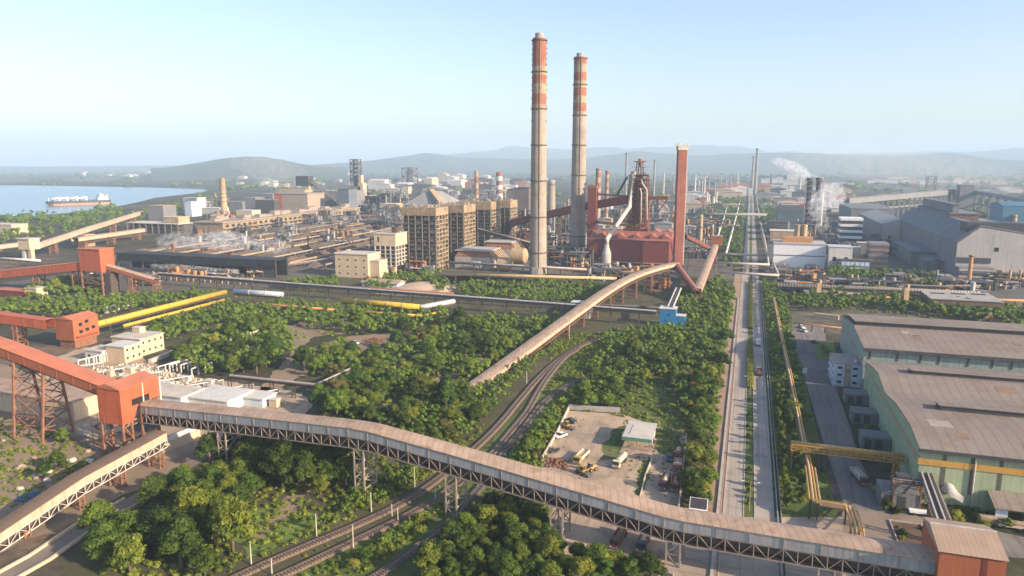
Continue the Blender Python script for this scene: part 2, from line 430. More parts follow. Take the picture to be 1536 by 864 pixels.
hz = bpy.data.materials.new('haze'); hz.use_nodes = True
for n in list(hz.node_tree.nodes): hz.node_tree.nodes.remove(n)
ho = hz.node_tree.nodes.new('ShaderNodeOutputMaterial'); hv = hz.node_tree.nodes.new('ShaderNodeVolumePrincipled')
hv.inputs['Color'].default_value = (.60, .80, 1.0, 1); hv.inputs['Density'].default_value = 1.12e-4; hv.inputs['Anisotropy'].default_value = 0.0
hz.node_tree.links.new(hv.outputs[0], ho.inputs['Volume'])
ground_piece(MB().box(-19000, 19000, -19000, 19000, -3, 560), 'haze', hz, 'stuff')

# ------------------------------------------------------------------ the ground sheet
def ground_material():
    m = bpy.data.materials.new('plain_ground'); m.use_nodes = True
    nt = m.node_tree; L = nt.links; bs = nt.nodes['Principled BSDF']; bs.inputs['Roughness'].default_value = .95
    bs.inputs['Specular IOR Level'].default_value = .1
    g = _n(nt, 'ShaderNodeNewGeometry')
    def nz(s, d=7, r=.62):
        n = _n(nt, 'ShaderNodeTexNoise'); n.inputs['Scale'].default_value = s; n.inputs['Detail'].default_value = d; n.inputs['Roughness'].default_value = r
        L.new(g.outputs['Position'], n.inputs['Vector']); return n.outputs['Fac']
    rp = _n(nt, 'ShaderNodeValToRGB'); e = rp.color_ramp.elements
    e[0].position = .36; e[0].color = (.038, .048, .020, 1)
    e[1].position = .66; e[1].color = (.20, .15, .105, 1)
    for p, c in ((.45, (.058, .062, .030)), (.52, (.085, .076, .058)), (.58, (.11, .096, .078))):
        q = e.new(p); q.color = (*c, 1)
    L.new(nz(.012), rp.inputs['Fac'])
    r2 = _n(nt, 'ShaderNodeValToRGB'); r2.color_ramp.elements[0].position = .3; r2.color_ramp.elements[1].position = .7
    r2.color_ramp.elements[0].color = (.55, .55, .55, 1); r2.color_ramp.elements[1].color = (1.25, 1.2, 1.15, 1)
    L.new(nz(.18), r2.inputs['Fac'])
    mx = _n(nt, 'ShaderNodeMix', data_type='RGBA', blend_type='MULTIPLY'); mx.inputs[0].default_value = 1
    L.new(rp.outputs['Color'], mx.inputs[6]); L.new(r2.outputs['Color'], mx.inputs[7])
    L.new(mx.outputs[2], bs.inputs['Base Color'])
    return m
g = MB(); N = 64
g.v = [(0, 0, 0)]
rings = [150, 400, 1000, 3000, 8000, 18000]
for r in rings:
    for i in range(N):
        t = 2 * math.pi * i / N; g.v.append((r * math.cos(t), r * math.sin(t), 0))
for i in range(N): g.f.append((0, 1 + i, 1 + (i + 1) % N))
for k in range(len(rings) - 1):
    for i in range(N):
        a, b = 1 + k * N + i, 1 + k * N + (i + 1) % N
        g.f.append((a, a + N, b + N, b))
ground_piece(g, 'ground', ground_material())

# water of the bay
wm = bpy.data.materials.new('bay_water'); wm.use_nodes = True
nt = wm.node_tree; bs = nt.nodes['Principled BSDF']
bs.inputs['Base Color'].default_value = (.10, .19, .27, 1); bs.inputs['Roughness'].default_value = .22
g_ = _n(nt, 'ShaderNodeNewGeometry'); n_ = _n(nt, 'ShaderNodeTexNoise'); n_.inputs['Scale'].default_value = .08; n_.inputs['Detail'].default_value = 5
bp = _n(nt, 'ShaderNodeBump'); bp.inputs['Strength'].default_value = .5; bp.inputs['Distance'].default_value = .8
nt.links.new(g_.outputs['Position'], n_.inputs['Vector']); nt.links.new(n_.outputs['Fac'], bp.inputs['Height']); nt.links.new(bp.outputs['Normal'], bs.inputs['Normal'])
shore = [(-700, 365), (-300, 350), (0, 331), (48, 325), (98, 320), (160, 313), (205, 304), (232, 297), (266, 293), (300, 289), (312, 286), (305, 284), (226, 281.5), (133, 279.6), (60, 278.5), (0, 278.2), (-300, 277), (-700, 276)]
ground_piece(MB().sheet([at(*p) for p in shore], .3), 'water', wm)

# ------------------------------------------------------------------ hills
hill_mat = M('wooded_hillside', (.055, .062, .035), .95, .35, .004, stain=((.17, .14, .10), .25, .003))
shore_mat = M('wooded_far_shore', (.10, .105, .075), .95, .4, .006, stain=((.22, .19, .15), .35, .005))
def ridge(name, prof, D, depth, seed, rows=22, mat=None):
    mb = MB(); cols = []
    px0, px1 = prof[0][0], prof[-1][0]; n = int((px1 - px0) / 6)
    for i in range(n + 1):
        px = px0 + (px1 - px0) * i / n
        for (a, ya), (b, yb) in zip(prof, prof[1:]):
            if a <= px <= b: py = ya + (yb - ya) * (px - a) / (b - a); break
        a = (px - 768) / F; h = cp + (187 / F) * sp
        L_ = math.hypot(a, h); dx, dy = (a * cy - h * sy) / L_, (a * sy + h * cy) / L_
        top = up(dx * D, dy * D, py)
        for k in range(rows + 1):
            u = -1 + 2 * k / rows
            r = D + u * depth
            x, y = dx * r, dy * r
            fall = max(0, 1 - abs(u) ** 1.35)
            nv = noise.fractal(Vector((x / 900 + seed, y / 900, 0)), 1.0, 2.1, 5)
            z = top * fall * (1 + (.32 * nv if abs(u) > .04 else .02 * nv)) - 2
            mb.v.append((x, y, max(z, -2)))
    for i in range(n):
        for k in range(rows):
            a = i * (rows + 1) + k
            mb.f.append((a, a + rows + 1, a + rows + 2, a + 1))
    ground_piece(mb, name, mat or hill_mat, smooth=True)
ridge('hills', [(225, 253), (262, 249), (300, 243), (335, 237), (372, 234), (400, 235.5), (425, 239), (450, 245), (475, 249), (520, 251)], 6300, 1200, 1)
ridge('hills', [(430, 252), (470, 247), (520, 244), (560, 240), (590, 236), (612, 233), (638, 229), (662, 231), (690, 236), (760, 238), (830, 239), (900, 235), (930, 230), (955, 226), (985, 229), (1050, 233), (1110, 233), (1150, 231), (1185, 229), (1225, 229), (1260, 232), (1330, 233), (1400, 231), (1440, 232), (1480, 238), (1540, 242), (1700, 246)], 9500, 1900, 4)
ridge('hills', [(560, 245), (640, 238), (690, 231), (730, 226), (775, 220), (820, 222), (870, 225), (930, 224), (1000, 220), (1060, 219), (1110, 223), (1160, 228), (1230, 231), (1300, 229), (1370, 228), (1440, 229), (1500, 224), (1560, 222), (1700, 228)], 14500, 2600, 9)
ridge('hills', [(-600, 246), (-200, 249), (0, 250), (120, 249), (260, 248), (420, 247), (560, 247)], 12500, 1500, 14)
# low wooded land across the bay
ridge('hills', [(-500, 268), (-100, 270), (0, 268.5), (60, 270.5), (140, 268), (230, 270), (330, 268)], 5200, 900, 21, rows=12, mat=shore_mat)
# ------------------------------------------------------------------ surfaces lying on the ground
def ragged(poly, amp):
    out = []
    for (x0, y0), (x1, y1) in zip(poly, poly[1:] + poly[:1]):
        n = max(1, int(math.hypot(x1 - x0, y1 - y0) / 2.2))
        for k in range(n):
            x, y = x0 + (x1 - x0) * k / n, y0 + (y1 - y0) * k / n
            v = noise.noise_vector(Vector((x / 7, y / 7, 3.3))) + noise.noise_vector(Vector((x / 2.5, y / 2.5, 8.1))) * .5
            out.append((x + amp * v.x, y + amp * v.y))
    return out
def patch(name, px, mat, z, kind='structure'):
    P = [at(*p) for p in px]
    return ground_piece(MB().sheet(ragged(P, 2.4) if name in ('grass', 'dirt_path', 'sandy_track', 'bare_ground', 'works_ground') else P, z), name, mat, kind)
def wpatch(name, pts, mat, z, kind='structure'):
    return ground_piece(MB().sheet(pts, z), name, mat, kind)
# rough grass and soil of the belt of trees
patch('grass', [(60, 900), (150, 760), (300, 660), (410, 610), (455, 560), (560, 500), (690, 465), (860, 470), (1000, 440), (1075, 418), (1110, 418), (1060, 900)], soil_mat, .02)
patch('grass', [(330, 900), (520, 815), (650, 745), (735, 665), (790, 600), (850, 540), (905, 500), (930, 505), (880, 560), (862, 590), (810, 660), (770, 720), (700, 790), (640, 840), (600, 900)], grass_mat, .04)
patch('grass', [(930, 640), (950, 575), (985, 565), (1010, 610), (1030, 640), (1030, 690), (965, 660)], grass_mat, .044)
patch('grass', [(330, 800), (375, 765), (430, 755), (480, 770), (470, 800), (380, 835)], lawn_mat, .044)
patch('dirt_path', [(360, 800), (395, 785), (450, 720), (485, 690), (495, 695), (470, 735), (420, 790), (375, 815)], dirt, .05)
patch('grass', [(0, 470), (110, 430), (330, 425), (470, 440), (690, 462), (560, 500), (430, 500), (330, 520), (260, 560), (190, 500), (60, 520)], soil_mat, .024)
patch('grass', [(430, 440), (430, 400), (660, 400), (890, 418), (1000, 440), (860, 470), (690, 462)], soil_mat, .028)
patch('sandy_track', [(430, 490), (500, 470), (530, 478), (520, 500), (470, 505), (455, 520), (480, 540), (460, 560), (430, 575), (405, 600), (380, 590), (420, 550), (440, 525)], dirt, .05)
patch('sandy_track', [(470, 520), (520, 505), (590, 500), (610, 512), (560, 530), (490, 530)], dirt, .054)
patch('sandy_track', [(760, 432), (850, 430), (880, 445), (790, 452)], dirt, .05)
for i_, (px_, py_, r_) in enumerate(((668, 574, 8), (722, 540, 6), (590, 612, 6), (610, 545, 6), (780, 500, 6), (960, 520, 5), (1035, 560, 5), (1060, 470, 5), (300, 545, 6), (560, 590, 6), (215, 790, 7), (330, 712, 7))):
    c_ = at(px_, py_)
    ground_piece(MB().sheet(ragged([(c_[0] + r_ * math.cos(t_) * 1.3, c_[1] + r_ * math.sin(t_)) for t_ in [k * math.pi / 6 for k in range(12)]], 1.8), .058 + .002 * i_), 'bare_ground', dirt)
# stockyard, works ground
patch('works_ground', [(190, 405), (260, 360), (500, 325), (620, 310), (640, 400), (430, 420)], ore, .03)
patch('works_ground', [(0, 425), (190, 398), (420, 412), (420, 430), (180, 440), (0, 470)], M('works_dark_ground', (.10, .085, .07), .95, .3, .1, stain=((.22, .18, .13), .3, .15)), .034)
patch('works_ground', [(640, 405), (640, 340), (1050, 345), (1095, 345), (1100, 420), (880, 412)], M('works_grey_ground', (.12, .105, .09), .95, .3, .1, stain=((.21, .175, .14), .3, .15)), .034)
patch('works_ground', [(60, 545), (130, 520), (200, 530), (260, 560), (430, 585), (480, 600), (450, 625), (345, 650), (260, 690), (150, 660), (20, 620)], yard_mat, .05)
patch('bare_ground', [(-120, 700), (0, 620), (110, 650), (200, 660), (330, 640), (330, 655), (250, 712), (130, 770), (0, 830), (-150, 900)], dirt, .045)
patch('bare_ground', [(-150, 590), (0, 545), (160, 600), (140, 680), (0, 660)], dirt, .04)
# divided road
Y0, Y1 = 60, 3000
wpatch('road', [(-2.4, Y0), (3.1, Y0), (3.1, Y1), (-2.4, Y1)], road_mat, .06)
wpatch('road', [(6.4, Y0), (11.4, Y0), (11.4, Y1), (6.4, Y1)], road_mat, .06)
wpatch('median', [(3.1, Y0), (6.4, Y0), (6.4, Y1), (3.1, Y1)], grass_mat, .05)
wpatch('verge', [(-9, Y0), (-2.4, Y0), (-2.4, 700), (-9, 700)], path_mat, .05)
wpatch('verge', [(11.4, Y0), (29, Y0), (29, 640), (11.4, 640)], grass_mat, .05)
for x, wd in ((-2.55, .3), (3.1, .25), (6.15, .25), (11.4, .3)):
    ground_piece(MB().box(x, x + wd, Y0, 900, 0, .2), 'kerb', kerb_mat)
ground_piece(MB().box(-4.3, -3.3, 120, 560, 0, .5), 'drain', kerb_mat)
ground_piece(MB().box(-3.3, -2.9, 120, 560, 0, .55), 'drain', path_mat)
ground_piece(MB().box(12.4, 12.7, 110, 640, 0, .9), 'drain', concrete_grey)
ground_piece(MB().box(13.4, 13.6, 110, 640, 0, .9), 'drain', concrete_grey)
# service road beside the sheds, apron in front
patch('road', [(1180, 487), (1236, 487), (1245, 560), (1275, 640), (1290, 690), (1312, 735), (1380, 772), (1536, 806), (1700, 820), (1700, 850), (1500, 835), (1395, 800), (1385, 860), (1300, 860), (1262, 745), (1228, 640), (1200, 545)], asphalt, .07)
patch('apron', [(1000, 800), (1085, 776), (1262, 776), (1310, 800), (1385, 812), (1400, 900), (980, 900)], plaza_mat, .066)
patch('apron', [(1262, 760), (1320, 770), (1390, 775), (1390, 880), (1270, 880)], M('brown_apron', (.245, .19, .145), .9, .12, .05, stain=((.18, .15, .125), .35, .08)), .074)
patch('works_ground', [(1236, 440), (1700, 455), (1700, 520), (1270, 480), (1180, 486), (1170, 470)], M('scrub_ground', (.095, .09, .06), .95, .3, .08, stain=((.25, .19, .13), .3, .06)), .03)
patch('works_ground', [(1150, 430), (1150, 330), (1700, 330), (1700, 460), (1236, 440)], M('hall_yard_ground', (.10, .095, .09), .95, .25, .05, stain=((.19, .165, .14), .25, .04)), .026)
# dusty lorry yard
patch('lorry_yard', [(851, 616), (935, 622), (1030, 655), (1022, 760), (1000, 800), (1000, 862), (840, 832), (822, 772), (790, 730), (812, 692)], yard_mat, .075)
patch('grass', [(910, 655), (938, 630), (940, 668), (930, 690), (905, 690)], grass_mat, .082)
patch('grass', [(975, 640), (1022, 650), (1016, 690), (985, 680)], grass_mat, .082)
patch('grass', [(962, 690), (978, 690), (965, 745), (955, 740)], grass_mat, .082)
# lane at the bottom of the hill
lane = [at(*p) for p in ((-60, 905), (60, 838), (130, 790), (200, 752), (268, 705), (330, 668), (370, 640))]
ground_piece(MB().strip([(x, y, .08) for x, y in lane], [(-3, 0), (3, 0)]), 'lane', lane_mat)
for o in (-3.3, 3.3):
    ground_piece(MB().sweep([(x, y, 0) for x, y in lane[:4]], [(o - .35, 0), (o - .35, .8), (o + .35, .8), (o + .35, 0)]), 'kerb', cream)

# ------------------------------------------------------------------ railway
def smooth(pts, n=6):
    P = [Vector((*p, 0)) for p in pts]; out = []
    P = [P[0] * 2 - P[1]] + P + [P[-1] * 2 - P[-2]]
    for i in range(1, len(P) - 2):
        for k in range(n):
            t = k / n
            out.append(.5 * ((2 * P[i]) + (-P[i - 1] + P[i + 1]) * t + (2 * P[i - 1] - 5 * P[i] + 4 * P[i + 1] - P[i + 2]) * t * t + (-P[i - 1] + 3 * P[i] - 3 * P[i + 1] + P[i + 2]) * t ** 3))
    out.append(P[-2]); return out
def track(px, label, mat, dz=0.0):
    P = smooth([at(*p) for p in px]); P = [(p.x, p.y, dz) for p in P]
    root = thing('railway_track', label, 'railway track', (P[len(P) // 2][0], P[len(P) // 2][1], 0), 'railway tracks curving through the green belt')
    part(MB().sweep(P, [(-1.7, .05), (-1.3, .45), (1.3, .45), (1.7, .05)]), 'ballast', mat, root)
    for o in (-.84, .84):
        part(MB().sweep(P, [(o - .09, .56), (o - .09, .78), (o + .09, .78), (o + .09, .56)]), 'rail', rail_mat, root)
    s = MB(); acc = 0
    for a, b in zip(P, P[1:]):
        a, b = Vector(a), Vector(b); L_ = (b - a).length; ang = math.atan2(b.y - a.y, b.x - a.x)
        while acc < L_:
            p = a + (b - a) * (acc / L_); s.rbox(p, .34, 2.7, .44 + dz, .585 + dz, ang); acc += .95
        acc -= L_
    part(s, 'sleepers', sleeper_mat, root, kind='stuff')
T1 = [(300, 893), (380, 855), (460, 820), (529, 791), (606, 754), (670, 709), (723, 663), (753, 632), (776, 604), (799, 577), (828, 548), (862, 524), (900, 507)]
T2 = [(350, 895), (430, 861), (494, 831), (550, 804), (609, 775), (670, 738), (728, 692), (764, 650), (790, 618), (808, 586), (826, 560), (846, 537), (868, 523)]
T3 = [(520, 890), (574, 860), (620, 826), (670, 788), (699, 756), (729, 720), (758, 676), (784, 645), (812, 608), (840, 586), (862, 574), (886, 567)]
track(T1, 'pair of brown rails curving away under both galleries, on the forest side', ballast)
track(T2, 'middle railway track between grass strips, merging beside the outer curve', ballast, .03)
track(T3, 'dark ballasted railway track along the lorry yard wall', ballast_dark, .06)
# ------------------------------------------------------------------ trees
ICO_V = None
def ico(sub):
    t = (1 + 5 ** .5) / 2
    v = [Vector(p).normalized() for p in ((-1, t, 0), (1, t, 0), (-1, -t, 0), (1, -t, 0), (0, -1, t), (0, 1, t), (0, -1, -t), (0, 1, -t), (t, 0, -1), (t, 0, 1), (-t, 0, -1), (-t, 0, 1))]
    f = [(0, 11, 5), (0, 5, 1), (0, 1, 7), (0, 7, 10), (0, 10, 11), (1, 5, 9), (5, 11, 4), (11, 10, 2), (10, 7, 6), (7, 1, 8), (3, 9, 4), (3, 4, 2), (3, 2, 6), (3, 6, 8), (3, 8, 9), (4, 9, 5), (2, 4, 11), (6, 2, 10), (8, 6, 7), (9, 8, 1)]
    for _ in range(sub):
        c = {}; nf = []
        def mid(a, b):
            k = (min(a, b), max(a, b))
            if k not in c: v.append(((v[a] + v[b]) / 2).normalized()); c[k] = len(v) - 1
            return c[k]
        for a, b, d in f:
            x, y, z = mid(a, b), mid(b, d), mid(d, a)
            nf += [(a, x, z), (b, y, x), (d, z, y), (x, y, z)]
        f = nf
    return v, f
ICO0, ICO1 = ico(0), ico(1)

def rdir(r):
    z = r.uniform(-1, 1); t = r.uniform(0, 2 * math.pi); q = math.sqrt(1 - z * z)
    return Vector((q * math.cos(t), q * math.sin(t), z))

def clump(mb, r, c, rx, rz, tone, leaves, size, core=True, low=False):
    iv, if_ = ICO0 if low else ICO1
    o = len(mb.v)
    if core:
        for v in iv:
            k = r.uniform(.62, .84)
            mb.v.append((c.x + v.x * rx * k, c.y + v.y * rx * k, c.z + v.z * rz * k)); mb.tone.append(max(0, min(1, tone + r.uniform(-.1, .1))))
        mb.f.extend([tuple(i + o for i in f) for f in if_])
    for _ in range(leaves):
        d = rdir(r)
        if d.z < -.35: d.z = -d.z
        k = r.uniform(.74, 1.14)
        p = Vector((c.x + d.x * rx * k, c.y + d.y * rx * k, c.z + d.z * rz * k))
        n = (d + rdir(r) * .75).normalized()
        a = n.cross(rdir(r)).normalized(); b = n.cross(a)
        s = size * r.uniform(.6, 1.3); o = len(mb.v)
        t = max(0, min(1, tone + r.uniform(-.22, .22)))
        for q in (a * s - b * s * .45, a * .2 * s - b * s * .55, -a * s + b * s * .1, a * .1 * s + b * s * .6):
            mb.v.append(tuple(p + q)); mb.tone.append(t)
        mb.f.append((o, o + 1, o + 2, o + 3))

def crown(seed, Rr, H, n, leaves, size, z0=.28, flat=1.0, low=False, tall=False):
    r = random.Random(seed); mb = MB(); mb.tone = []
    for i in range(n):
        t = 2 * math.pi * (i * .381966 + r.uniform(-.06, .06)); q = math.sqrt((i + .3) / n) * r.uniform(.82, 1.08)
        hz_ = r.uniform(.75, 1.1)
        cr = Rr * r.uniform(.30, .46) * (1.15 - .3 * q)
        if tall:
            zz = H * (z0 + (1 - z0 - .1) * (i + .5) / n); qq = Rr * .55 * math.sin(math.pi * min(1, .25 + .75 * (1 - (zz / H - z0) / (1 - z0)))); cr = Rr * r.uniform(.42, .6) * (1.15 - .5 * zz / H)
            c = Vector((math.cos(t * 2.7) * qq * r.uniform(.3, 1), math.sin(t * 2.7) * qq * r.uniform(.3, 1), zz))
        else:
            zz = H * (z0 + (1 - z0) * (1 - .72 * q * q) * hz_) - cr * .6
            c = Vector((math.cos(t) * Rr * .74 * q, math.sin(t) * Rr * .74 * q, zz))
        clump(mb, r, c, cr, cr * r.uniform(.72, .95) * flat, r.uniform(.12, .88), leaves, size, low=low)
    return mb
def trunk(seed, Rr, H, z1=.55):
    r = random.Random(seed); mb = MB(); h = H * z1
    mb.cyl((0, 0, -.2), (r.uniform(-.2, .2), r.uniform(-.2, .2), h), Rr * .075 + .08, Rr * .04 + .04, 8)
    for i in range(5):
        t = 2 * math.pi * i / 5 + r.uniform(-.4, .4); l = Rr * r.uniform(.45, .7)
        p0 = Vector((0, 0, h * r.uniform(.55, .9))); p1 = p0 + Vector((math.cos(t) * l, math.sin(t) * l, l * r.uniform(.5, .9)))
        mb.cyl(p0, p1, Rr * .035 + .04, .04, 5)
    return mb
def _tree_mesh(key, mat, c, t):
    return (_mesh(c, 'crown', mat, (0, 0, 0), False), _mesh(t, 'trunk', bark, (0, 0, 0), True))
SPEC = {}
for i in range(4): SPEC['dark', i] = _tree_mesh(('d', i), leaf_dark, crown(10 + i, 4.5, 9.5, 17, 120, .31), trunk(i, 4.5, 9.5))
for i in range(4): SPEC['mid', i] = _tree_mesh(('m', i), leaf_mid, crown(20 + i, 4.4, 8.6, 21, 112, .30, flat=.9), trunk(i + 5, 4.4, 8.6))
for i in range(3): SPEC['light', i] = _tree_mesh(('l', i), leaf_light, crown(30 + i, 4.0, 8.0, 15, 130, .29), trunk(i + 9, 4, 8))
for i in range(2): SPEC['olive', i] = _tree_mesh(('o', i), leaf_olive, crown(40 + i, 4.0, 7.4, 13, 110, .27, flat=.8), trunk(i + 13, 4, 7.4))
for i in range(2): SPEC['flame', i] = _tree_mesh(('f', i), leaf_flame, crown(50 + i, 3.8, 7.5, 16, 120, .29, flat=.8), trunk(i + 17, 3.8, 7.5))
for i in range(3): SPEC['column', i] = _tree_mesh(('c', i), leaf_mid, crown(60 + i, 2.0, 8.0, 11, 100, .25, z0=.12, tall=True), trunk(i + 21, 1.6, 8, .4))
for i in range(3): SPEC['bush', i] = _tree_mesh(('b', i), (leaf_mid, leaf_light, leaf_dark)[i], crown(70 + i, 2.0, 2.6, 8, 90, .21, z0=.1), trunk(i + 25, 1.2, 2.6, .4))
NV = {'dark': 4, 'mid': 4, 'light': 3, 'olive': 2, 'flame': 2, 'column': 3, 'bush': 3}
LOOK = {'dark': 'dense dark green', 'mid': 'mid green bushy', 'light': 'bright yellow-green', 'olive': 'thin olive brown', 'flame': 'orange flowering', 'column': 'slender upright', 'bush': 'low round'}
def tree(kind, x, y, s, label, group, z=0.0, sz=None):
    crown_m, trunk_m = SPEC[kind, R.randrange(NV[kind])]
    o = bpy.data.objects.new('shrub' if kind == 'bush' else 'tree', None); COL.objects.link(o)
    o.location = (x, y, z); o.rotation_euler = (0, 0, R.uniform(0, 6.28)); q = (sz or 1) * R.uniform(.78, 1.22); o.scale = (s * R.uniform(.85, 1.18), s * R.uniform(.85, 1.18), s * q); o.empty_display_size = .3
    for nm, me in (('trunk', trunk_m), ('crown', crown_m)):
        c = bpy.data.objects.new(nm, me); COL.objects.link(c); c.parent = o
    meta(o, label, 'shrub' if kind == 'bush' else 'tree', group)
    return o
def inside(p, poly):
    x, y = p; c = False; j = len(poly) - 1
    for i in range(len(poly)):
        xi, yi = poly[i]; xj, yj = poly[j]
        if (yi > y) != (yj > y) and x < (xj - xi) * (y - yi) / (yj - yi) + xi: c = not c
        j = i
    return c
def segd(p, a, b):
    ax, ay = a[0], a[1]; bx, by = b[0] - ax, b[1] - ay; px, py = p[0] - ax, p[1] - ay
    t = max(0, min(1, (px * bx + py * by) / max(1e-9, bx * bx + by * by)))
    return math.hypot(px - t * bx, py - t * by)
KEEP = []                     # (polyline, clearance)
for tpx in (T1, T2, T3): KEEP.append(([at(*p) for p in tpx], 5.5))
KEEP.append((lane, 5.0))
KEEP.append(([(0, 50), (0, 900)], 6.0)); KEEP.append(([(9, 50), (9, 900)], 5.0))
def free(p, extra=0.0):
    for line, d in KEEP:
        for a, b in zip(line, line[1:]):
            if segd(p, a, b) < d + extra: return False
    return True
PLACED = []
GRID = {}
def spaced(p, d):
    gx, gy = int(p[0] // 12), int(p[1] // 12)
    for i in (-1, 0, 1):
        for j in (-1, 0, 1):
            for q in GRID.get((gx + i, gy + j), ()):
                if math.hypot(p[0] - q[0], p[1] - q[1]) < (d + q[2]) * .5: return False
    return True
def scatter(zone, px, gap, mix, smin, smax, n_try=4000, world=False, extra=0.0):
    poly = px if world else [at(*p) for p in px]
    x0, x1 = min(p[0] for p in poly), max(p[0] for p in poly); y0, y1 = min(p[1] for p in poly), max(p[1] for p in poly)
    kinds = [k for k, n in mix for _ in range(n)]
    for _ in range(n_try):
        p = (R.uniform(x0, x1), R.uniform(y0, y1))
        s = smin + (smax - smin) * R.random() ** 1.5; d = gap * s
        if not inside(p, poly) or not spaced(p, d) or not free(p, extra + max(1.6 * s, 4.2 * s - 2.6)): continue
        k = R.choice(kinds)
        GRID.setdefault((int(p[0] // 12), int(p[1] // 12)), []).append((p[0], p[1], d))
        PLACED.append((s * 4.3 / dist(*p), k, p[0], p[1], s, zone))
# ------------------------------------------------------------------ conveyor galleries
def resample(path, step):
    out = []; P = [Vector(p) for p in path]
    for a, b in zip(P, P[1:]):
        n = max(1, int(round((b - a).length / step)))
        out += [a + (b - a) * (i / n) for i in range(n)]
    return out + [P[-1]]
def rightof(P, k):
    d = P[min(k + 1, len(P) - 1)] - P[max(k - 1, 0)]; d.z = 0; d.normalize()
    return Vector((d.y, -d.x, 0))
def truss(path, off, z1, z0, step, wd):
    mb = MB(); P = resample(path, step); U, D = [], []
    for k, p in enumerate(P):
        r = rightof(P, k)
        U.append(p + r * off + Vector((0, 0, z1))); D.append(p + r * off + Vector((0, 0, z0)))
    for k in range(len(P) - 1):
        mb.beam(U[k], U[k + 1], wd * 1.3); mb.beam(D[k], D[k + 1], wd * 1.3)
        if k % 2 == 0: mb.beam(U[k], D[k + 1], wd * .8)
        else: mb.beam(D[k], U[k + 1], wd * .8)
    for a, b in zip(U, D): mb.beam(a, b, wd)
    return mb
def tower_mesh(c, z0, z1, ang, wl, wt, leg, splay=1.0, bays=None, rungs=True):
    """four legs, ring beams and cross braces"""
    legs, br = MB(), MB(); ca, sa = math.cos(ang), math.sin(ang)
    def P(u, v, t):
        k = splay + (1 - splay) * t
        x, y = u * wl / 2 * (k if splay != 1 else 1), v * wt / 2 * k
        return Vector((c[0] + x * ca - y * sa, c[1] + x * sa + y * ca, z0 + (z1 - z0) * t))
    cs = ((-1, -1), (1, -1), (1, 1), (-1, 1))
    n = bays or max(2, int((z1 - z0) / max(wl * .85, 2.6)))
    for u, v in cs: legs.beam(P(u, v, 0), P(u, v, 1), leg)
    for i in range(4):
        a, b = cs[i], cs[(i + 1) % 4]
        for k in range(n):
            t0, t1 = k / n, (k + 1) / n
            br.beam(P(*a, t1), P(*b, t1), leg * .6)
            if (k + i) % 2: br.beam(P(*a, t0), P(*b, t1), leg * .5)
            else: br.beam(P(*b, t0), P(*a, t1), leg * .5)
    return legs, br
def cut(mb, k, n=8, nf=6):
    o = MB(); o.v = mb.v[k * n:(k + 1) * n]; o.f = [tuple(i - k * n for i in f) for f in mb.f[k * nf:(k + 1) * nf]]
    return o
def trestle(root, c, z1, ang, wl, wt, leg=.45, mat=None, splay=1.0, z0=0.0, bays=None):
    mat = mat or steel_grey
    l, b = tower_mesh(c, z0, z1, ang, wl, wt, leg, splay, bays)
    t = part(b, 'trestle', mat, root)
    for k in range(4): part(cut(l, k), 'leg', mat, t)
def arch(w, rise, th=.18, n=6, over=.25):
    up_ = [(-w / 2 - over, 0), (-w / 2 + .35, rise * .42), (-.12 * w, rise), (.12 * w, rise), (w / 2 - .35, rise * .42), (w / 2 + over, 0)]
    return up_ + [(o, z - th) for o, z in reversed(up_)]
def gallery(name, label, path, width, wall, tr, roof_m, wall_m, steel_m, stands, cat='conveyor gallery', group=None, rise=.8, tstep=3.2, wl=3.4, leg=.42, stand_m=None, sides=(1, -1), walk=False):
    P = [Vector(p) for p in path]; mid = P[len(P) // 2]
    root = thing(name, label, cat, (mid.x, mid.y, 0), group)
    part(MB().sweep(P, arch(width, rise)), 'roof', roof_m, root)
    for s in sides:
        o = s * width / 2
        part(MB().sweep(P, [(o - .06, -wall), (o - .06, -.19), (o + .06, -.19), (o + .06, -wall)]), 'side_panel', wall_m, root)
        js = MB(); RS = resample(path, 7.5)
        for k in range(1, len(RS) - 1):
            q = RS[k] + rightof(RS, k) * (o + s * .1); js.box(q.x - .09, q.x + .09, q.y - .09, q.y + .09, q.z - wall, q.z - .2)
        if len(RS) > 3: part(js, 'joint_strip', wall_m if wall_m is not grey_sheet else steel_grey, root, kind='stuff')
        if tr > .5: part(truss(P, o * .96, -wall - .15, -wall - tr, tstep, .2), 'truss', steel_m, root)
    part(MB().sweep(P, [(-width / 2 + .1, -wall - .5), (-width / 2 + .1, -wall - .2), (width / 2 - .1, -wall - .2), (width / 2 - .1, -wall - .5)]), 'floor', steel_dark, root)
    if walk:
        part(MB().sweep(P, [(-width * .3, -wall - tr * .78), (-width * .3, -wall - .52), (width * .3, -wall - .52), (width * .3, -wall - tr * .78)]), 'dark_belt_fill', steel_dark, root)  # dark fill around the belt, standing in for the shade inside the truss
        part(MB().sweep(P, [(-width / 2 + .1, -wall - tr + .1), (-width / 2 + .1, -wall - tr + .3), (width / 2 - .1, -wall - tr + .3), (width / 2 - .1, -wall - tr + .1)]), 'walkway', steel_dark, root)
    for k in stands:
        if isinstance(k, tuple): x, y, z = k[:3]; ang = k[3] if len(k) > 3 else 0
        else:
            i = int(k); f_ = k - i; a, b = P[i], P[min(i + 1, len(P) - 1)]
            q = a + (b - a) * f_; x, y, z = q; d = (b - a) if (b - a).length > 0 else (P[i] - P[i - 1]); ang = math.atan2(d.y, d.x)
        trestle(root, (x, y), z - wall - max(tr, .5), ang, wl, width * .95, leg, stand_m or steel_m)
    return root
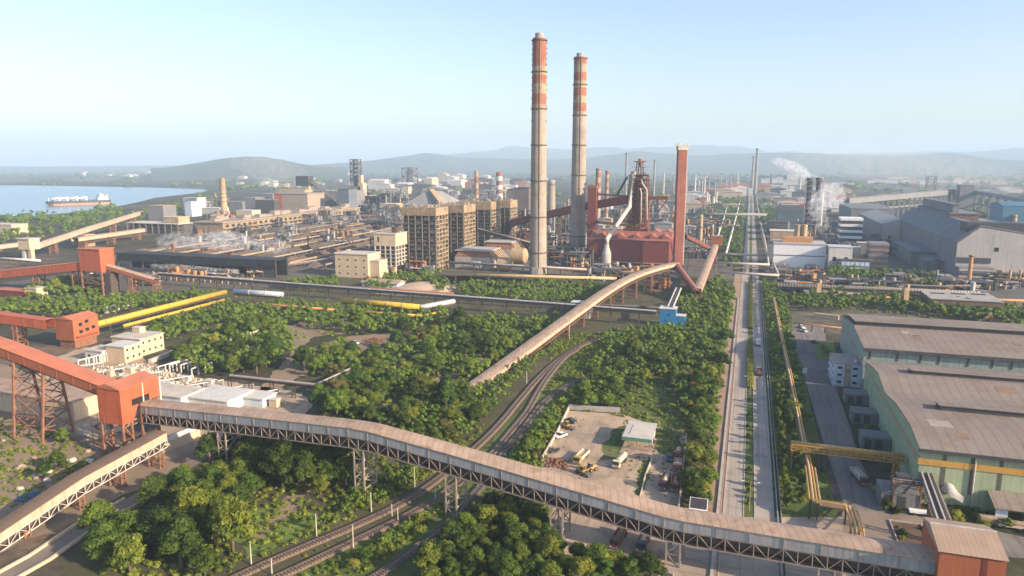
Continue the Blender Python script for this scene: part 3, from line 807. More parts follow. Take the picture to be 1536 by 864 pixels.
# A: the long gallery across the picture
e = [(-203.5, 189.7, 16.0), (-155, 184.8, 19.2), (-111, 180.3, 21.8), (-104, 179.6, 21.8), (-76.3, 176.9, 19.3), (-44.5, 173.7, 16.1), (-16.0, 170.9, 13.1), (-11, 170.4, 13.0), (12, 168.1, 13.8), (43.6, 165.0, 15.0)]
WG = 6.6
cA = [(x + .1 * WG / 2, y + WG / 2, z) for x, y, z in e]
gallery('conveyor_gallery', 'long grey-sided conveyor gallery with pinkish roof stretching from red tower to brown house', cA, WG, 2.9, 3.5, beige_roof, grey_sheet, steel_grey,
        [.85, 2.5, 4.0, 5.0, 6.5, 8.3], rise=.75, tstep=3.3, walk=True)
# B: red transfer tower
t = thing('transfer_tower', 'bright red-orange transfer tower on steel legs where the long gallery begins', 'transfer tower', (-204, 189, 0))
X0, X1, Ya, Yb, zb, zt = -209.1, -199.0, 181.0, 197.6, 11.8, 24.2
part(MB().hexa([(X0, Ya, zb), (X1, Ya, zb), (X1, Ya + 4.5, zb), (X0, Yb - 1, zb)], [(X0, Ya, zt), (X1, Ya, zt), (X1, Yb, zt), (X0, Yb, zt)]) if False else
     MB().profile([(X1, Ya, zb), (X1, Ya + 4.2, zb), (X1, Ya + 7.5, 17.4), (X1, Yb, 17.4), (X1, Yb, zt), (X1, Ya, zt)], (X1, 0, 0), (X0, 0, 0)), 'cladding', red, t)
part(MB().profile([(X1 + .3, Ya - .3, zt + .01), (X1 + .3, Yb + .3, zt + .01), ((X1 + .3), Yb + .3, zt + .2), (X1 + .3, Ya - .3, zt + .2)], (X1 + .3, 0, 0), (X0 + (X1 - X0) * .42, 0, .0)), 'gutter', red_roof, t)
xm = X0 + (X1 - X0) * .4
part(MB().profile([(X0 - .3, Ya - .25, zt + .21), (xm, Ya - .25, zt + 1.9), (X1 + .35, Ya - .25, zt + .21)], (0, Ya - .25, 0), (0, Yb + .25, 0)), 'roof', red_roof, t)
part(MB().box(X1 - .5, X1 + .12, 185.6, 193.2, 17.35, 19.6), 'opening', opening, t)
part(MB().box(X1 + .12, X1 + .3, 190.2, 190.7, 17.4, 24.1), 'pilaster', concrete_pale, t)
part(MB().box(X1 - .1, X1 + .5, Yb + .1, Yb + .7, 14, 24.1), 'downpipe', concrete_pale, t)
lg, br = tower_mesh((-204, 183.2), 0, 12, 0, 9.2, 3.8, .7, bays=2)
q = part(br, 'leg_frame', steel_rust, t)
for k in range(4): part(cut(lg, k), 'leg', steel_rust, q)
lg, br = tower_mesh((-204, 193.2), 0, 17.2, 0, 9.2, 7.4, .7, bays=3)
q = part(br, 'leg_frame', steel_rust, t)
for k in range(4): part(cut(lg, k), 'leg', steel_rust, q)
part(MB().box(-208.4, -199.6, 185.5, 196.8, 6.0, 6.25), 'deck', steel_dark, t)
bd = MB()
for z in (14.6, 17.2, 20.0, 22.6): bd.box(X0 - .06, X1 + .05, Ya - .07, Ya, z, z + .12)
part(bd, 'sheet_lap', brick_red, t, kind='stuff')
part(MB().box(X0 + 1.2, X0 + 2.4, Ya - .08, Ya - .01, 12.2, 14.4), 'door', brick_red, t)
st = MB()
for k in range(4):
    z0_, z1_ = 3 * k, 3 * k + 3; xx = (-210.2, -214.6)
    st.beam((xx[k % 2], 183.5 + .9 * (k % 2), z0_), (xx[1 - k % 2], 183.5 + .9 * (k % 2), z1_), .9, .18); st.box(-215.2, -209.6, 182.6, 185.4, z1_ - .1, z1_) if False else st.box(xx[1 - k % 2] - .7, xx[1 - k % 2] + .7, 182.9, 185.2, z1_ - .08, z1_)
for x in (-215, -209.7):
    for y in (182.8, 185.3): st.beam((x, y, 0), (x, y, 12.6), .16)
part(st, 'stair', steel_rust, t)
# C: red inclined gallery rising out of the frame
cC = [(-330, 190, 44.5), (-262, 188.8, 34.4), (-208.5, 188.2, 23.0)]
r = gallery('conveyor_gallery', 'red sheet-covered gallery sloping down into the red transfer tower', cC, 7.2, 3.6, 0, red_roof, brick_red, steel_rust, [], rise=.7)
for bx, dy in ((-252.5, 0), (-238.5, 0)):
    lg, br = MB(), MB(); zt_ = 34.4 - (bx + 262) * (11.4 / 53.5) - 3.9
    for s in (-1, 1):
        for u in (-1.6, 1.6):
            pass
    P4 = {}
    for s in (-1, 1):
        a, b = Vector((bx, 188.5 + s * 6.4, 0)), Vector((bx, 188.5 + s * 3.2, zt_)); P4[s] = (a, b); lg.beam(a, b, .75)
    for k in range(5):
        t0, t1 = k / 5, (k + 1) / 5
        A = [P4[s][0].lerp(P4[s][1], t_) for s in (-1, 1) for t_ in (t0, t1)]
        br.beam(A[0], A[3], .28); br.beam(A[2], A[1], .28); br.beam(A[1], A[3], .36)
    q = part(br, 'trestle', steel_rust, r)
    for k in range(2): part(cut(lg, k), 'leg', steel_rust, q)
br = MB()
for s in (-1, 1):
    for k in range(3):
        z0_, z1_ = 7 * k + 2, 7 * k + 9; f0, f1 = 6.4 - 3.2 * z0_ / 27, 6.4 - 3.2 * z1_ / 27
        br.beam((-252.5, 188.5 + s * f0, z0_), (-238.5, 188.5 + s * f1, z1_), .28); br.beam((-252.5, 188.5 + s * f1, z1_), (-238.5, 188.5 + s * f1, z1_), .3); br.beam((-252.5, 188.5 + s * f1, z1_), (-238.5, 188.5 + s * f0, z0_), .28)
part(br, 'bracing', steel_rust, r)
brown_roof = M('brown_gallery_roof', (.17, .115, .08), .8, .15, .15, ribs=((0, 1, 0), 1.6, .25), stain=((.17, .11, .08), .3, .3))
# D: tan inclined gallery at the lower edge
cD = [(-183.0, 181.5, 11.6), (-183, 149.5, 9.6), (-183, 108, 2.6)]
gallery('conveyor_gallery', 'tan inclined conveyor gallery dropping from the red tower to the lane', [(x - .4, y, z) for x, y, z in cD], 5.0, 2.6, 2.6, brown_roof, tan_sheet, steel_pale,
        [(-183.4, 178.5, 10.8, math.pi / 2), (-183.4, 163, 10.3, math.pi / 2), (-183.4, 148, 9.2, math.pi / 2), (-183.4, 131, 7.0, math.pi / 2)], tstep=3.0, wl=1.6, leg=.4, stand_m=steel_rust, rise=.22, walk=True)
# E: brown house where the long gallery ends
t = thing('transfer_house', 'brown steel transfer house with tan pitched roof at the end of the long gallery', 'transfer house', (49, 171, 0))
Xa, Xb, Ya, Yb, zb, zt = 42.6, 55.0, 163.0, 178.5, 12.0, 18.6
part(MB().box(Xa, Xb, Ya, Yb, zb, zt), 'wall', brick_red, t)
ym = (Ya + Yb) / 2 + 1
part(MB().profile([(Xa - .3, Ya - .35, zt + .02), (Xa - .3, ym, zt + 2.0), (Xa - .3, Yb + .35, zt + .02)], (Xa - .3, 0, 0), (Xb + .3, 0, 0)), 'roof', house_roof, t)
part(MB().box(Xa - .35, Xb + .35, ym - .2, ym + .2, zt + 1.9, zt + 2.15), 'ridge_cap', steel_pale, t)
part(MB().box(Xa - .4, Xa - .25, Ya - .4, ym, zt + .02, zt + .04), 'verge_trim', concrete_pale, t)
part(MB().box(50.6, 51.6, Ya - .08, Ya, zb, zt), 'cladding_strip', maroon, t)
for x in (43.6, 54):
    for y in (164, 177.5): part(MB().box(x - .5, x + .5, y - .5, y + .5, 0, zb), 'column', concrete_pale, t)
part(MB().box(43.6, 54, 164, 177.5, 11.4, 12), 'deck', steel_dark, t)
# F: twin conveyor from the house to the tent
pF = [(48, 179, 16.0), (58.5, 226, 11.5)]
a_, b_ = Vector(pF[0]), Vector((*at(1385, 752), 0)); b_.z = 9.5
root = thing('belt_conveyor', 'pale twin-railed belt conveyor rising from the brown house to the white tent', 'conveyor', (a_.x, a_.y, 0))
d_ = (b_ - a_); dn = Vector((d_.y, -d_.x, 0)).normalized()
for o in (-1.4, .2, 1.4): part(MB().beam(a_ + dn * o, b_ + dn * o, .36, .45), 'rail', (steel_pale, pale_hall, steel_grey)[int(o > -1) + int(o > 1)], root)
part(MB().beam(a_ - Vector((0, 0, .6)), b_ - Vector((0, 0, .6)), 3.0, .2), 'belt', steel_dark, root)
part(truss([tuple(a_ + dn * -1.5), tuple(b_ + dn * -1.5)], 0, -.7, -2.4, 3, .18), 'truss', steel_grey, root)
part(truss([tuple(a_ + dn * 1.5), tuple(b_ + dn * 1.5)], 0, -.7, -2.4, 3, .18), 'truss', steel_grey, root)
m_ = a_.lerp(b_, .5); trestle(root, (m_.x, m_.y), m_.z - 2.4, math.atan2(d_.y, d_.x), 1.6, 3, .3, steel_dark)
m_ = a_.lerp(b_, .93); trestle(root, (m_.x, m_.y), m_.z - 2.4, math.atan2(d_.y, d_.x), 1.6, 3, .3, steel_dark)
# white tent canopy: four pulled-out corners and a high peak
tc = Vector((*at(1408, 750), 0))
t = thing('canopy', 'pale peaked tent canopy over the conveyor head by the green shed', 'canopy', tc)
mb = MB(); NA, NR = 32, 8
tips = 4
for k in range(NR + 1):
    u = k / NR
    for i in range(NA):
        th = 2 * math.pi * i / NA + .35
        star = .34 + .66 * abs(math.cos(tips * (th - .35) / 2)) ** 4
        rr = 10.5 * u * (1 - (1 - star) * u)
        mb.v.append((tc.x + rr * math.cos(th), tc.y + rr * math.sin(th), 5.2 + 11.5 * (1 - u) ** 3.0 - 1.0 * u * (1 if star > .9 else .2)))
for k in range(NR):
    for i in range(NA): mb.f.append((k * NA + i, (k + 1) * NA + i, (k + 1) * NA + (i + 1) % NA, k * NA + (i + 1) % NA))
part(mb, 'fabric', canopy_mat, t, smooth=True)
part(MB().cyl((tc.x, tc.y, 0), (tc.x, tc.y, 16.9), .2), 'mast', steel_grey, t)
for i in range(4):
    th = math.pi / 2 * i - .35 + math.pi * 0; th = (2 * math.pi * i / tips) - 0.0
    part(MB().cyl((tc.x + 7.8 * math.cos(th), tc.y + 7.8 * math.sin(th), 0), (tc.x + 7.8 * math.cos(th), tc.y + 7.8 * math.sin(th), 4.6), .12, n=6), 'pole', steel_grey, t)
# conveyor head with machinery beside the tent
hx, hy = at(1368, 765)
t = thing('drive_platform', 'grey conveyor drive platform with railings beside the peaked tent', 'conveyor', (hx, hy, 0))
part(MB().box(hx - 6, hx + 2, hy - 2, hy + 3, 8.2, 8.6), 'platform', steel_rust, t)
part(MB().box(hx - 5, hx - 1.5, hy - 1, hy + 2, 8.6, 10.4).cyl((hx - 1, hy - .5, 9.4), (hx + 2, hy - .5, 9.4), .7), 'machinery', charcoal, t)
rl = MB()
for x in range(-6, 3, 2): rl.beam((hx + x, hy - 2, 8.6), (hx + x, hy - 2, 9.8), .12)
rl.beam((hx - 6, hy - 2, 9.8), (hx + 2, hy - 2, 9.8), .12).beam((hx - 6, hy - 2, 9.2), (hx + 2, hy - 2, 9.2), .08)
part(rl, 'railing', steel_pale, t)
for x, y in ((-5.5, -1.5), (1.5, -1.5), (-5.5, 2.5), (1.5, 2.5)): part(MB().beam((hx + x, hy + y, 0), (hx + x, hy + y, 8.2), .35), 'leg', steel_rust, t)

# ------------------------------------------------------------------ green rolling-mill sheds
def shed(label, loc, prof, X0, X1, wall_m, monitors, gable_m):
    t = thing('industrial_shed', label, 'shed', loc, 'long green works sheds')
    wallp = [(X0, prof[0][0], 0)] + [(X0, y, z) for y, z in prof] + [(X0, prof[-1][0], 0)]
    part(MB().profile(wallp, (X0, 0, 0), (X1, 0, 0)), 'wall', wall_m, t)
    ov = .5
    P = list(prof); P[0] = (P[0][0] - 1.0, P[0][1] - .15); P[-1] = (P[-1][0] + .8, P[-1][1] - .1)
    lower = [(X0 - ov, y, z + .03) for y, z in P]; upper = [(X0 - ov, y, z + .36) for y, z in reversed(P)]
    part(MB().profile(lower + upper, (X0 - ov, 0, 0), (X1 + 1, 0, 0)), 'roof', shed_roof, t)
    return t
pA = [(229.0, 17.2), (243.0, 19.2), (266.0, 18.6), (284.0, 16.2), (288.0, 16.2), (303.0, 18.9), (318.0, 17.4), (337, 14.6)]
sA = shed('front green-walled works shed with brown low-pitched roof and yellow band', (52, 229, 0), pA, 52, 330, green_clad, None, green_clad)
pB = [(343.0, 19.6), (378.0, 22.0), (381.0, 22.0), (402.0, 20.4), (424.0, 17.4)]
sB = shed('taller green works shed standing behind the front green shed', (52, 343, 0), pB, 52, 400, green_pale, None, green_pale)
def monitor(par, x0, x1, y0, y1, z, h):
    part(MB().profile([(x0, y0, z), (x0, y1, z), (x0, y1, z + h * .55), (x0, y0, z + h)], (x0, 0, 0), (x1, 0, 0)), 'roof_monitor', charcoal, par)
    part(MB().profile([(x0 - .4, y0 - .5, z + h + .02), (x0 - .4, y1 + .4, z + h * .55), (x0 - .4, y1 + .4, z + h * .55 + .25), (x0 - .4, y0 - .5, z + h + .27)], (x0 - .4, 0, 0), (x1 + .4, 0, 0)), 'monitor_roof', shed_roof, par)
monitor(sA, 64, 328, 262, 268, 18.9, 1.8)
monitor(sA, 64, 328, 307, 314, 18.2, 2.0)
part(MB().profile([(52.6, 378, 22.37), (52.6, 382, 22.37), (52.6, 382, 23.8), (52.6, 378, 24.2)], (52.6, 0, 0), (399, 0, 0)), 'roof_monitor', charcoal, sB)
part(MB().profile([(52, 377.2, 24.25), (52, 402, 22.4), (52, 424.6, 18.6), (52, 424.6, 18.8), (52, 402, 22.65), (52, 377.2, 24.55)], (52, 0, 0), (400, 0, 0)), 'monitor_roof', shed_roof, sB)
part(MB().box(51.3, 331, 227.6, 228.1, 16.4, 17.4), 'gutter', charcoal, sA)
part(MB().box(51.3, 401, 341.4, 342.0, 18.4, 19.7), 'gutter', charcoal, sB)
part(MB().box(51.6, 330, 228.75, 229, 12.2, 14.0), 'yellow_band', yellow_dull, sA)
part(MB().profile([(51.75, 229, 12.2), (51.75, 337, 12.2), (51.75, 337, 13.4), (51.75, 229, 14.0)], (51.75, 0, 0), (52, 0, 0)), 'tan_band', M('tan_band', (.40, .30, .20), .8, .1, .3), sA)
part(MB().box(51.75, 52, 343, 424, 12.0, 13.2), 'tan_band', M('tan_band_rear', (.38, .29, .20), .8, .1, .3), sB)
for k in range(26):
    x = 58 + k * 7.2
    part(MB().box(x, x + .95, 228.9, 229, 4.5, 12.15).box(x, x + .95, 228.9, 229, 14.05, 16.4), 'window_strip', M('grimy_strip', (.12, .10, .085), .8, .3, .8) if k == 0 else bpy.data.materials['grimy_strip'], sA)
for k in range(20): part(MB().box(54 + k * 9 + (2 if k % 3 else 0), 54.7 + k * 9 + (2 if k % 3 else 0), 342.8, 343, 14.6, 18.4), 'mullion', steel_dark, sB)
for k in range(7): part(MB().cyl((66.3 + 20 * k, 228.6, 0), (66.3 + 20 * k, 228.6, 17), .22, n=8), 'downpipe', steel_pale, sA)
def zprof(pr, y):
    for (a, za), (b, zb_) in zip(pr, pr[1:]):
        if a <= y <= b: return za + (zb_ - za) * (y - a) / (b - a)
rp_ = random.Random(8); pm = [M('roof_patch_pale', (.33, .275, .23), .8, .12, .3), M('roof_patch_rusty', (.215, .14, .095), .85, .25, .3), M('roof_patch_grey', (.24, .23, .22), .7, .12, .3)]
for par, pr2, ya_, yb_ in ((sA, pA, 231, 330), (sB, pB, 346, 420)):
    for k in range(22):
        x = 55 + rp_.random() ** 1.4 * 190; y = rp_.uniform(ya_, yb_ - 9); l = rp_.uniform(3, 7.5); w_ = 3.2 * rp_.choice((1, 1, 2))
        if any(a - .3 < q < b + .3 for a, b in ((261, 269), (306, 315), (376, 383)) for q in (y, y + l, y + l / 2)) or any(y < p_[0] < y + l for p_ in pr2): continue
        if par is sB and y > 376: continue
        z0_, z1_ = zprof(pr2, y) + .375, zprof(pr2, y + l) + .375
        part(MB().hexa([(x, y, z0_), (x + w_, y, z0_), (x + w_, y + l, z1_), (x, y + l, z1_)], [(x, y, z0_ + .03), (x + w_, y, z0_ + .03), (x + w_, y + l, z1_ + .03), (x, y + l, z1_ + .03)]), 'roof_patch', pm[rp_.randrange(3)], par)
# veranda along the foot of the front shed
t = thing('lean_to', 'low lean-to canopy with white posts along the foot of the green shed', 'lean-to', (75, 225, 0))
part(MB().profile([(70, 228.7, 6.6), (70, 221, 4.6), (70, 221, 4.85), (70, 228.7, 6.9)], (70, 0, 0), (200, 0, 0)), 'roof', shed_roof, t)
for k in range(14): part(MB().box(70.6 + k * 7, 73.6 + k * 7, 222, 222.3, 0, 4.5), 'screen_panel', bluewhite, t)
# small annexes along the shed's end wall
annex_wall = M('annex_wall_sheet', (.19, .19, .19), .75, .16, .3, ribs=((1, 1, 0), 1.2, .25), streak=.4)
def annex(label, px, py, w_, d_, h, wm, rm):
    x1 = 51.9; y0 = yat(px, 44.5, 0)
    y0 = at(px, py)[1]
    t = thing('annex', label, 'annex', (x1 - w_, y0, 0), 'small grey annexes along the shed end wall')
    part(MB().box(x1 - w_, x1 - .05, y0, y0 + d_, 0, h), 'wall', wm, t)
    part(MB().profile([(x1 - w_ - .5, 0, h + .02), (x1 - .1, 0, h + .9), (x1 - .1, 0, h + 1.15), (x1 - w_ - .5, 0, h + .27)], (0, y0 - .6, 0), (0, y0 + d_ + .4, 0)) if True else None, 'roof', rm, t)
    for k in range(2): part(MB().box(x1 - w_ + 1 + 3.4 * k, x1 - w_ + 3.2 + 3.4 * k, y0 - .06, y0, .4, h - .8), 'door', charcoal, t)
    return t
gr = M('annex_roof', (.27, .235, .21), .85, .15, .3)
annex('grey annex with sloping roof nearest the tent, its front overgrown', 1322, 762, 10.5, 9, 5.2, annex_wall, gr)
annex('grey flat annex beside the yellow pipe bridge landing', 1302, 675, 9.5, 8, 4.8, annex_wall, gr)
annex('grey annex on the shed wall, second uphill from the pipe bridge', 1288, 636, 9.5, 8, 4.6, annex_wall, gr)
annex('small grey annex just below the pale blue office', 1276, 606, 9, 8, 4.4, annex_wall, gr)
# pale blue office block
t = thing('office_building', 'pale blue three-storey office against the green sheds', 'office', (46, 350, 0))
part(MB().box(40.5, 52.0, 346, 364, 0, 10.6), 'wall', bluewhite, t)
part(MB().box(40.2, 51.9, 345.7, 364.3, 10.62, 10.95), 'roof', M('office_roof', (.33, .28, .24), .9, .2, .3), t)
for z in (1.6, 4.9, 8.2):
    for x in (42.2, 48.6): part(MB().box(x, x + 1.9, 345.94, 346, z, z + 1.1), 'window', glass, t)
    for y in (348, 351.5, 355, 358.5): part(MB().box(40.44, 40.5, y, y + 1.8, z, z + 1.1), 'window', glass, t)
for z in (3.3, 6.6): part(MB().box(39.9, 40.5, 346.4, 363.6, z, z + .25), 'sunshade', white, t)
part(MB().box(45.2, 47.4, 345.2, 346, 0, 10.3), 'stairwell', rubble_mat, t)
part(MB().cyl((50, 349, 10.95), (50, 349, 12.2), .8), 'water_tank', pipe_silver, t)

# ------------------------------------------------------------------ pipes by the service road
def pipe(name, label, path, r, mat, cat='pipeline', group=None, posts=(), post_m=None, n=10, pr=.22, extra=()):
    mid = path[len(path) // 2]
    t = thing(name, label, cat, (mid[0], mid[1], 0), group)
    part(MB().tube(path, r, n), 'pipe', mat, t, smooth=True)
    for p_, r_, m_ in extra: part(MB().tube(p_, r_, 8), 'pipe', m_, t, smooth=True)
    for x, y, z in posts:
        part(MB().beam((x, y, 0), (x, y, z), pr * 2), 'support', post_m or steel_dark, t)
    return t
def g3(px, py, z): return (*at(px, py, z), z)
zp = 5.5
path = [g3(1160, 446, zp), g3(1172, 505, zp), g3(1187, 575, zp), g3(1202, 650, zp), g3(1213, 700, zp), g3(1220, 752, zp), g3(1274, 760, zp), g3(1282, 785, zp), g3(1284, 806, zp), g3(1275, 806, 1)]
ex = [([(x + 1.8, y + (-1.8 if i > 4 else 0), z - .1) for i, (x, y, z) in enumerate(path)][4:], .3, pipe_tan), ([(x - 1.0, y + (1.0 if i > 4 else 0), z + .1) for i, (x, y, z) in enumerate(path)][4:], .32, yellow_dull), ([(x + .9, y + (-.9 if i > 4 else 0), z) for i, (x, y, z) in enumerate(path)], .3, yellow_dull), ([(x - .7, y, z - .5) for x, y, z in path[:6]], .25, steel_rust)]
pts = [(*at(x, y + 40, 0), zp) for x, y in ((1172, 505), (1187, 575), (1202, 650))] + [(path[5][0], path[5][1], zp), (path[6][0], path[6][1], zp), (path[7][0], path[7][1], zp)]
pts = []
for a, b in zip(path[:-1], path[1:-1]):
    for k in range(max(1, int((Vector(b) - Vector(a)).length / 16))):
        q = Vector(a).lerp(Vector(b), k / max(1, int((Vector(b) - Vector(a)).length / 16))); pts.append((q.x - .8, q.y, zp - .3)); pts.append((q.x + 1.2, q.y - .6, zp - .3))
pipe('pipeline', 'long tan pipeline running beside the divided road and kinking at the apron', path, .42, pipe_tan, posts=pts, extra=ex)
p2 = [g3(1296, 808, 1), g3(1296, 806, 4.0), g3(1276, 760, 4.6), g3(1274, 758, 1)]
pipe('pipeline', 'short yellow pipe loop on the apron beside the kinked pipeline', p2, .36, yellow_dull, posts=[])
# yellow pipe bridge over the service road
a_, b_ = Vector(g3(1196, 668, 8.0)), Vector(g3(1356, 692, 8.0)); b_.x = 51.0
b_.y = a_.y - 1
t = thing('pipe_bridge', 'yellow lattice pipe bridge crossing the service road to the green shed', 'pipe bridge', (a_.x, a_.y, 0))
for s in (-1, 1): part(truss([tuple(a_ + Vector((-2, s * 1.2, 0))), tuple(b_ + Vector((0, s * 1.2, 0)))], 0, .6, -1.4, 2.0, .22), 'truss', yellow_dull, t)
part(MB().tube([a_ + Vector((-2, -.5, .9)), b_ + Vector((0, -.5, .9))], .45), 'pipe', yellow_dull, t, smooth=True)
part(MB().tube([a_ + Vector((-2, .6, .9)), b_ + Vector((0, .6, .9))], .4), 'pipe', pipe_tan, t, smooth=True)
part(MB().beam(a_ + Vector((-2, 0, -.8)), b_ + Vector((0, 0, -.8)), 2.2, .15), 'deck', yellow_dull, t)
trestle(t, (a_.x + 7, a_.y), a_.z - 1.4, 0, 1.6, 2.6, .3, charcoal)
trestle(t, (a_.x - .8, a_.y), a_.z - 1.4, 0, 1.4, 2.6, .3, yellow_dull)
trestle(t, (b_.x - 2.2, b_.y), b_.z - 1.4, 0, 1.4, 2.6, .3, yellow_dull)
# thin cross pipe near the top of the service road
a_, b_ = g3(1162, 480, 4.5), g3(1262, 492, 4.5)
pipe('pipeline', 'thin rusty cross pipe over the top of the service road', [a_, b_], .4, pipe_rust, posts=[(a_[0] + k * 7, a_[1] + (b_[1] - a_[1]) * k * 7 / (b_[0] - a_[0]), 4.3) for k in range(5)])
# ------------------------------------------------------------------ tall chimneys
def seg(mb, c, z0, z1, rad_, n=28, cap=False):
    return mb.lathe(c, [(rad_(z0), z0), (rad_(z1), z1)], n, cap)
def chimney(label, c, h, r0, r1, bands, rings, shaft_m, group=None, name='chimney', flue=4.0, n=28):
    rr = lambda z: r0 + (r1 - r0) * (z / h) ** .75
    t = thing(name, label, 'chimney', (c[0], c[1], 0), group)
    zb = min([b[0] for b in bands], default=h)
    mb = MB().lathe(c, [(rr(zb * k / 8), zb * k / 8) for k in range(9)], n, True)
    part(mb, 'shaft', shaft_m, t, smooth=False)
    for z0, z1, m in bands: part(seg(MB(), c, z0, z1, rr, n, True), 'painted_band', m, t)
    for z in rings:
        part(MB().lathe(c, [(rr(z), z - .35), (rr(z) + 1.0, z - .35), (rr(z) + 1.0, z + .35), (rr(z), z + .35)], n, False), 'platform', steel_dark, t)
    if flue: part(MB().lathe(c, [(r1 * .62, h), (r1 * .62, h + flue), (r1 * .5, h + flue), (r1 * .5, h + .1)], 20, False).lathe(c, [(r1 * .95, h), (r1 * .95, h + .4)], 20, True), 'flue', concrete_grey, t)
    return t, rr
def zz(c, ys): return [up(c[0], c[1], y) for y in ys]
c1 = at(807, 410)
H1 = up(*c1, 58)
def bandset(c, ys, mats):
    z = zz(c, ys); return [(min(a, b), max(a, b), m) for a, b, m in zip(z, z[1:], mats)]
b1 = bandset(c1, [58, 100, 113, 126, 141, 157, 166], [band_red, band_white, band_red, band_white, band_red, band_white])
t, rr = chimney('tallest concrete chimney with faded red bands, the nearer of the two giants', c1, H1, 8.1, 6.1, b1, zz(c1, [61, 108, 163.5, 217.6, 271, 325, 378]), concrete, flue=4.5)
lamp = MB()
for k, y in enumerate([66, 74, 82, 90, 98, 117, 128, 136, 148, 160, 182]):
    z = up(*c1, y)
    for a in (.2, 3.3): lamp.box(c1[0] + (rr(z) + .4) * math.cos(a) - .45, c1[0] + (rr(z) + .4) * math.cos(a) + .45, c1[1] - .5, c1[1] + .5, z, z + .8)
part(lamp, 'lamp_bracket', steel_dark, t)
part(MB().box(c1[0] + 2, c1[0] + 2.6, c1[1] - 8.05, c1[1] - 6.2, 5, 150) if False else MB().beam((c1[0] + 3.2, c1[1] - 7.6, 3), (c1[0] + 2.3, c1[1] - 6.0, H1), .5), 'ladder', steel_grey, t)
part(MB().box(c1[0] - 3.2, c1[0] + 3.2, c1[1] - 8.8, c1[1] - 7, 0, 6.5), 'duct', concrete_grey, t)
c2 = at(866, 385)
H2 = up(*c2, 86)
b2 = bandset(c2, [86, 96.5, 109, 121, 132, 144, 155, 167, 174], [band_red, band_white, band_red, band_white, band_red, band_white, band_red, band_white])
t, rr = chimney('second giant concrete chimney with red and cream bands, shorter looking', c2, H2, 8.6, 6.6, b2, zz(c2, [88, 127, 173, 217.6, 262.5, 354]), concrete, flue=4.0)
part(MB().beam((c2[0] + 3.4, c2[1] - 8.1, 3), (c2[0] + 2.5, c2[1] - 6.5, H2), .5), 'ladder', steel_grey, t)
# square red stack
c3 = at(1016, 406); h3 = up(*c3, 225); h3t = up(*c3, 214)
t = thing('chimney', 'square brick-red stack with pale cap beside the maroon casthouse', 'chimney', (*c3, 0))
an = rad(20)
part(MB().rbox(c3, 7.8, 7.0, 0, h3, an), 'shaft', stack_red, t)
part(MB().rbox(c3, 8.9, 8.1, h3, h3 + (h3t - h3) * .55, an), 'cap', concrete_pale, t)
cb = MB(); ca_, sa_ = math.cos(an), math.sin(an)
for u in (-1, 1):
    for v in (-1, 1): cb.rbox((c3[0] + 4.2 * u * ca_ - 3.8 * v * sa_, c3[1] + 4.2 * u * sa_ + 3.8 * v * ca_), 1.4, 1.4, h3 + (h3t - h3) * .55 + .01, h3t, an)
for k in range(4): part(cut(cb, k), 'finial', concrete_pale, t)
part(MB().rbox((c3[0] + 4.7 * ca_, c3[1] + 4.7 * sa_), 1.3, 2.2, 0, h3 - 2, an), 'ladder_cage', pale_hall, t)
part(MB().rbox(c3, 8.1, 7.3, h3 * .6, h3 * .6 + 1, an), 'collar', steel_rust, t)

# ------------------------------------------------------------------ maroon casthouse and furnace top
Yf = 702.0; Xa, Xb = xat(881, Yf, 8), xat(1003, Yf, 8); Yb = Yf + 62
z_e = up(Xb, Yf, 362.5); z_b = up(Xb, Yf, 396)
t = thing('casthouse', 'maroon sheet-clad casthouse with lit red roof vents under the furnace', 'industrial building', ((Xa + Xb) / 2, Yf, 0))
part(MB().box(Xa, Xb, Yf, Yb, max(2.5, z_b), z_e), 'wall', maroon, t)
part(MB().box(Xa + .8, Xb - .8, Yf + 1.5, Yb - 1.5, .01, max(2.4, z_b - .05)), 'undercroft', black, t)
ym = Yf + 30
part(MB().profile([(Xa - .6, Yf - .8, z_e + .03), (Xa - .6, ym, z_e + 6.5), (Xa - .6, Yb + .8, z_e + .03)], (Xa - .6, 0, 0), (Xb + .6, 0, 0)), 'roof', maroon_roof, t)
part(MB().box(Xa - .5, Xb + .5, Yf - .25, Yf, max(2.3, z_b - .7), max(2.5, z_b) + .4), 'base_rail', tower_tan, t)
for fx in (.17, .40, .60, .80, .95):
    x = Xa + (Xb - Xa) * fx
    for y0, l, zo in ((Yf + 6, 22, 2.2),) + (((Yf + 34, 20, 4.6),) if fx > .3 else ()):
        w_ = 4.6
        part(MB().profile([(x - w_ * .8, y0, z_e + zo - 1.6), (x - w_ * .75, y0, z_e + zo + 2.4), (x - w_ * .35, y0, z_e + zo + 3.6), (x + w_ * 1.1, y0, z_e + zo - .4), (x + w_ * 1.1, y0, z_e + zo - 1.6)], (0, y0, 0), (0, y0 + l, 0)), 'roof_vent', maroon_roof, t)
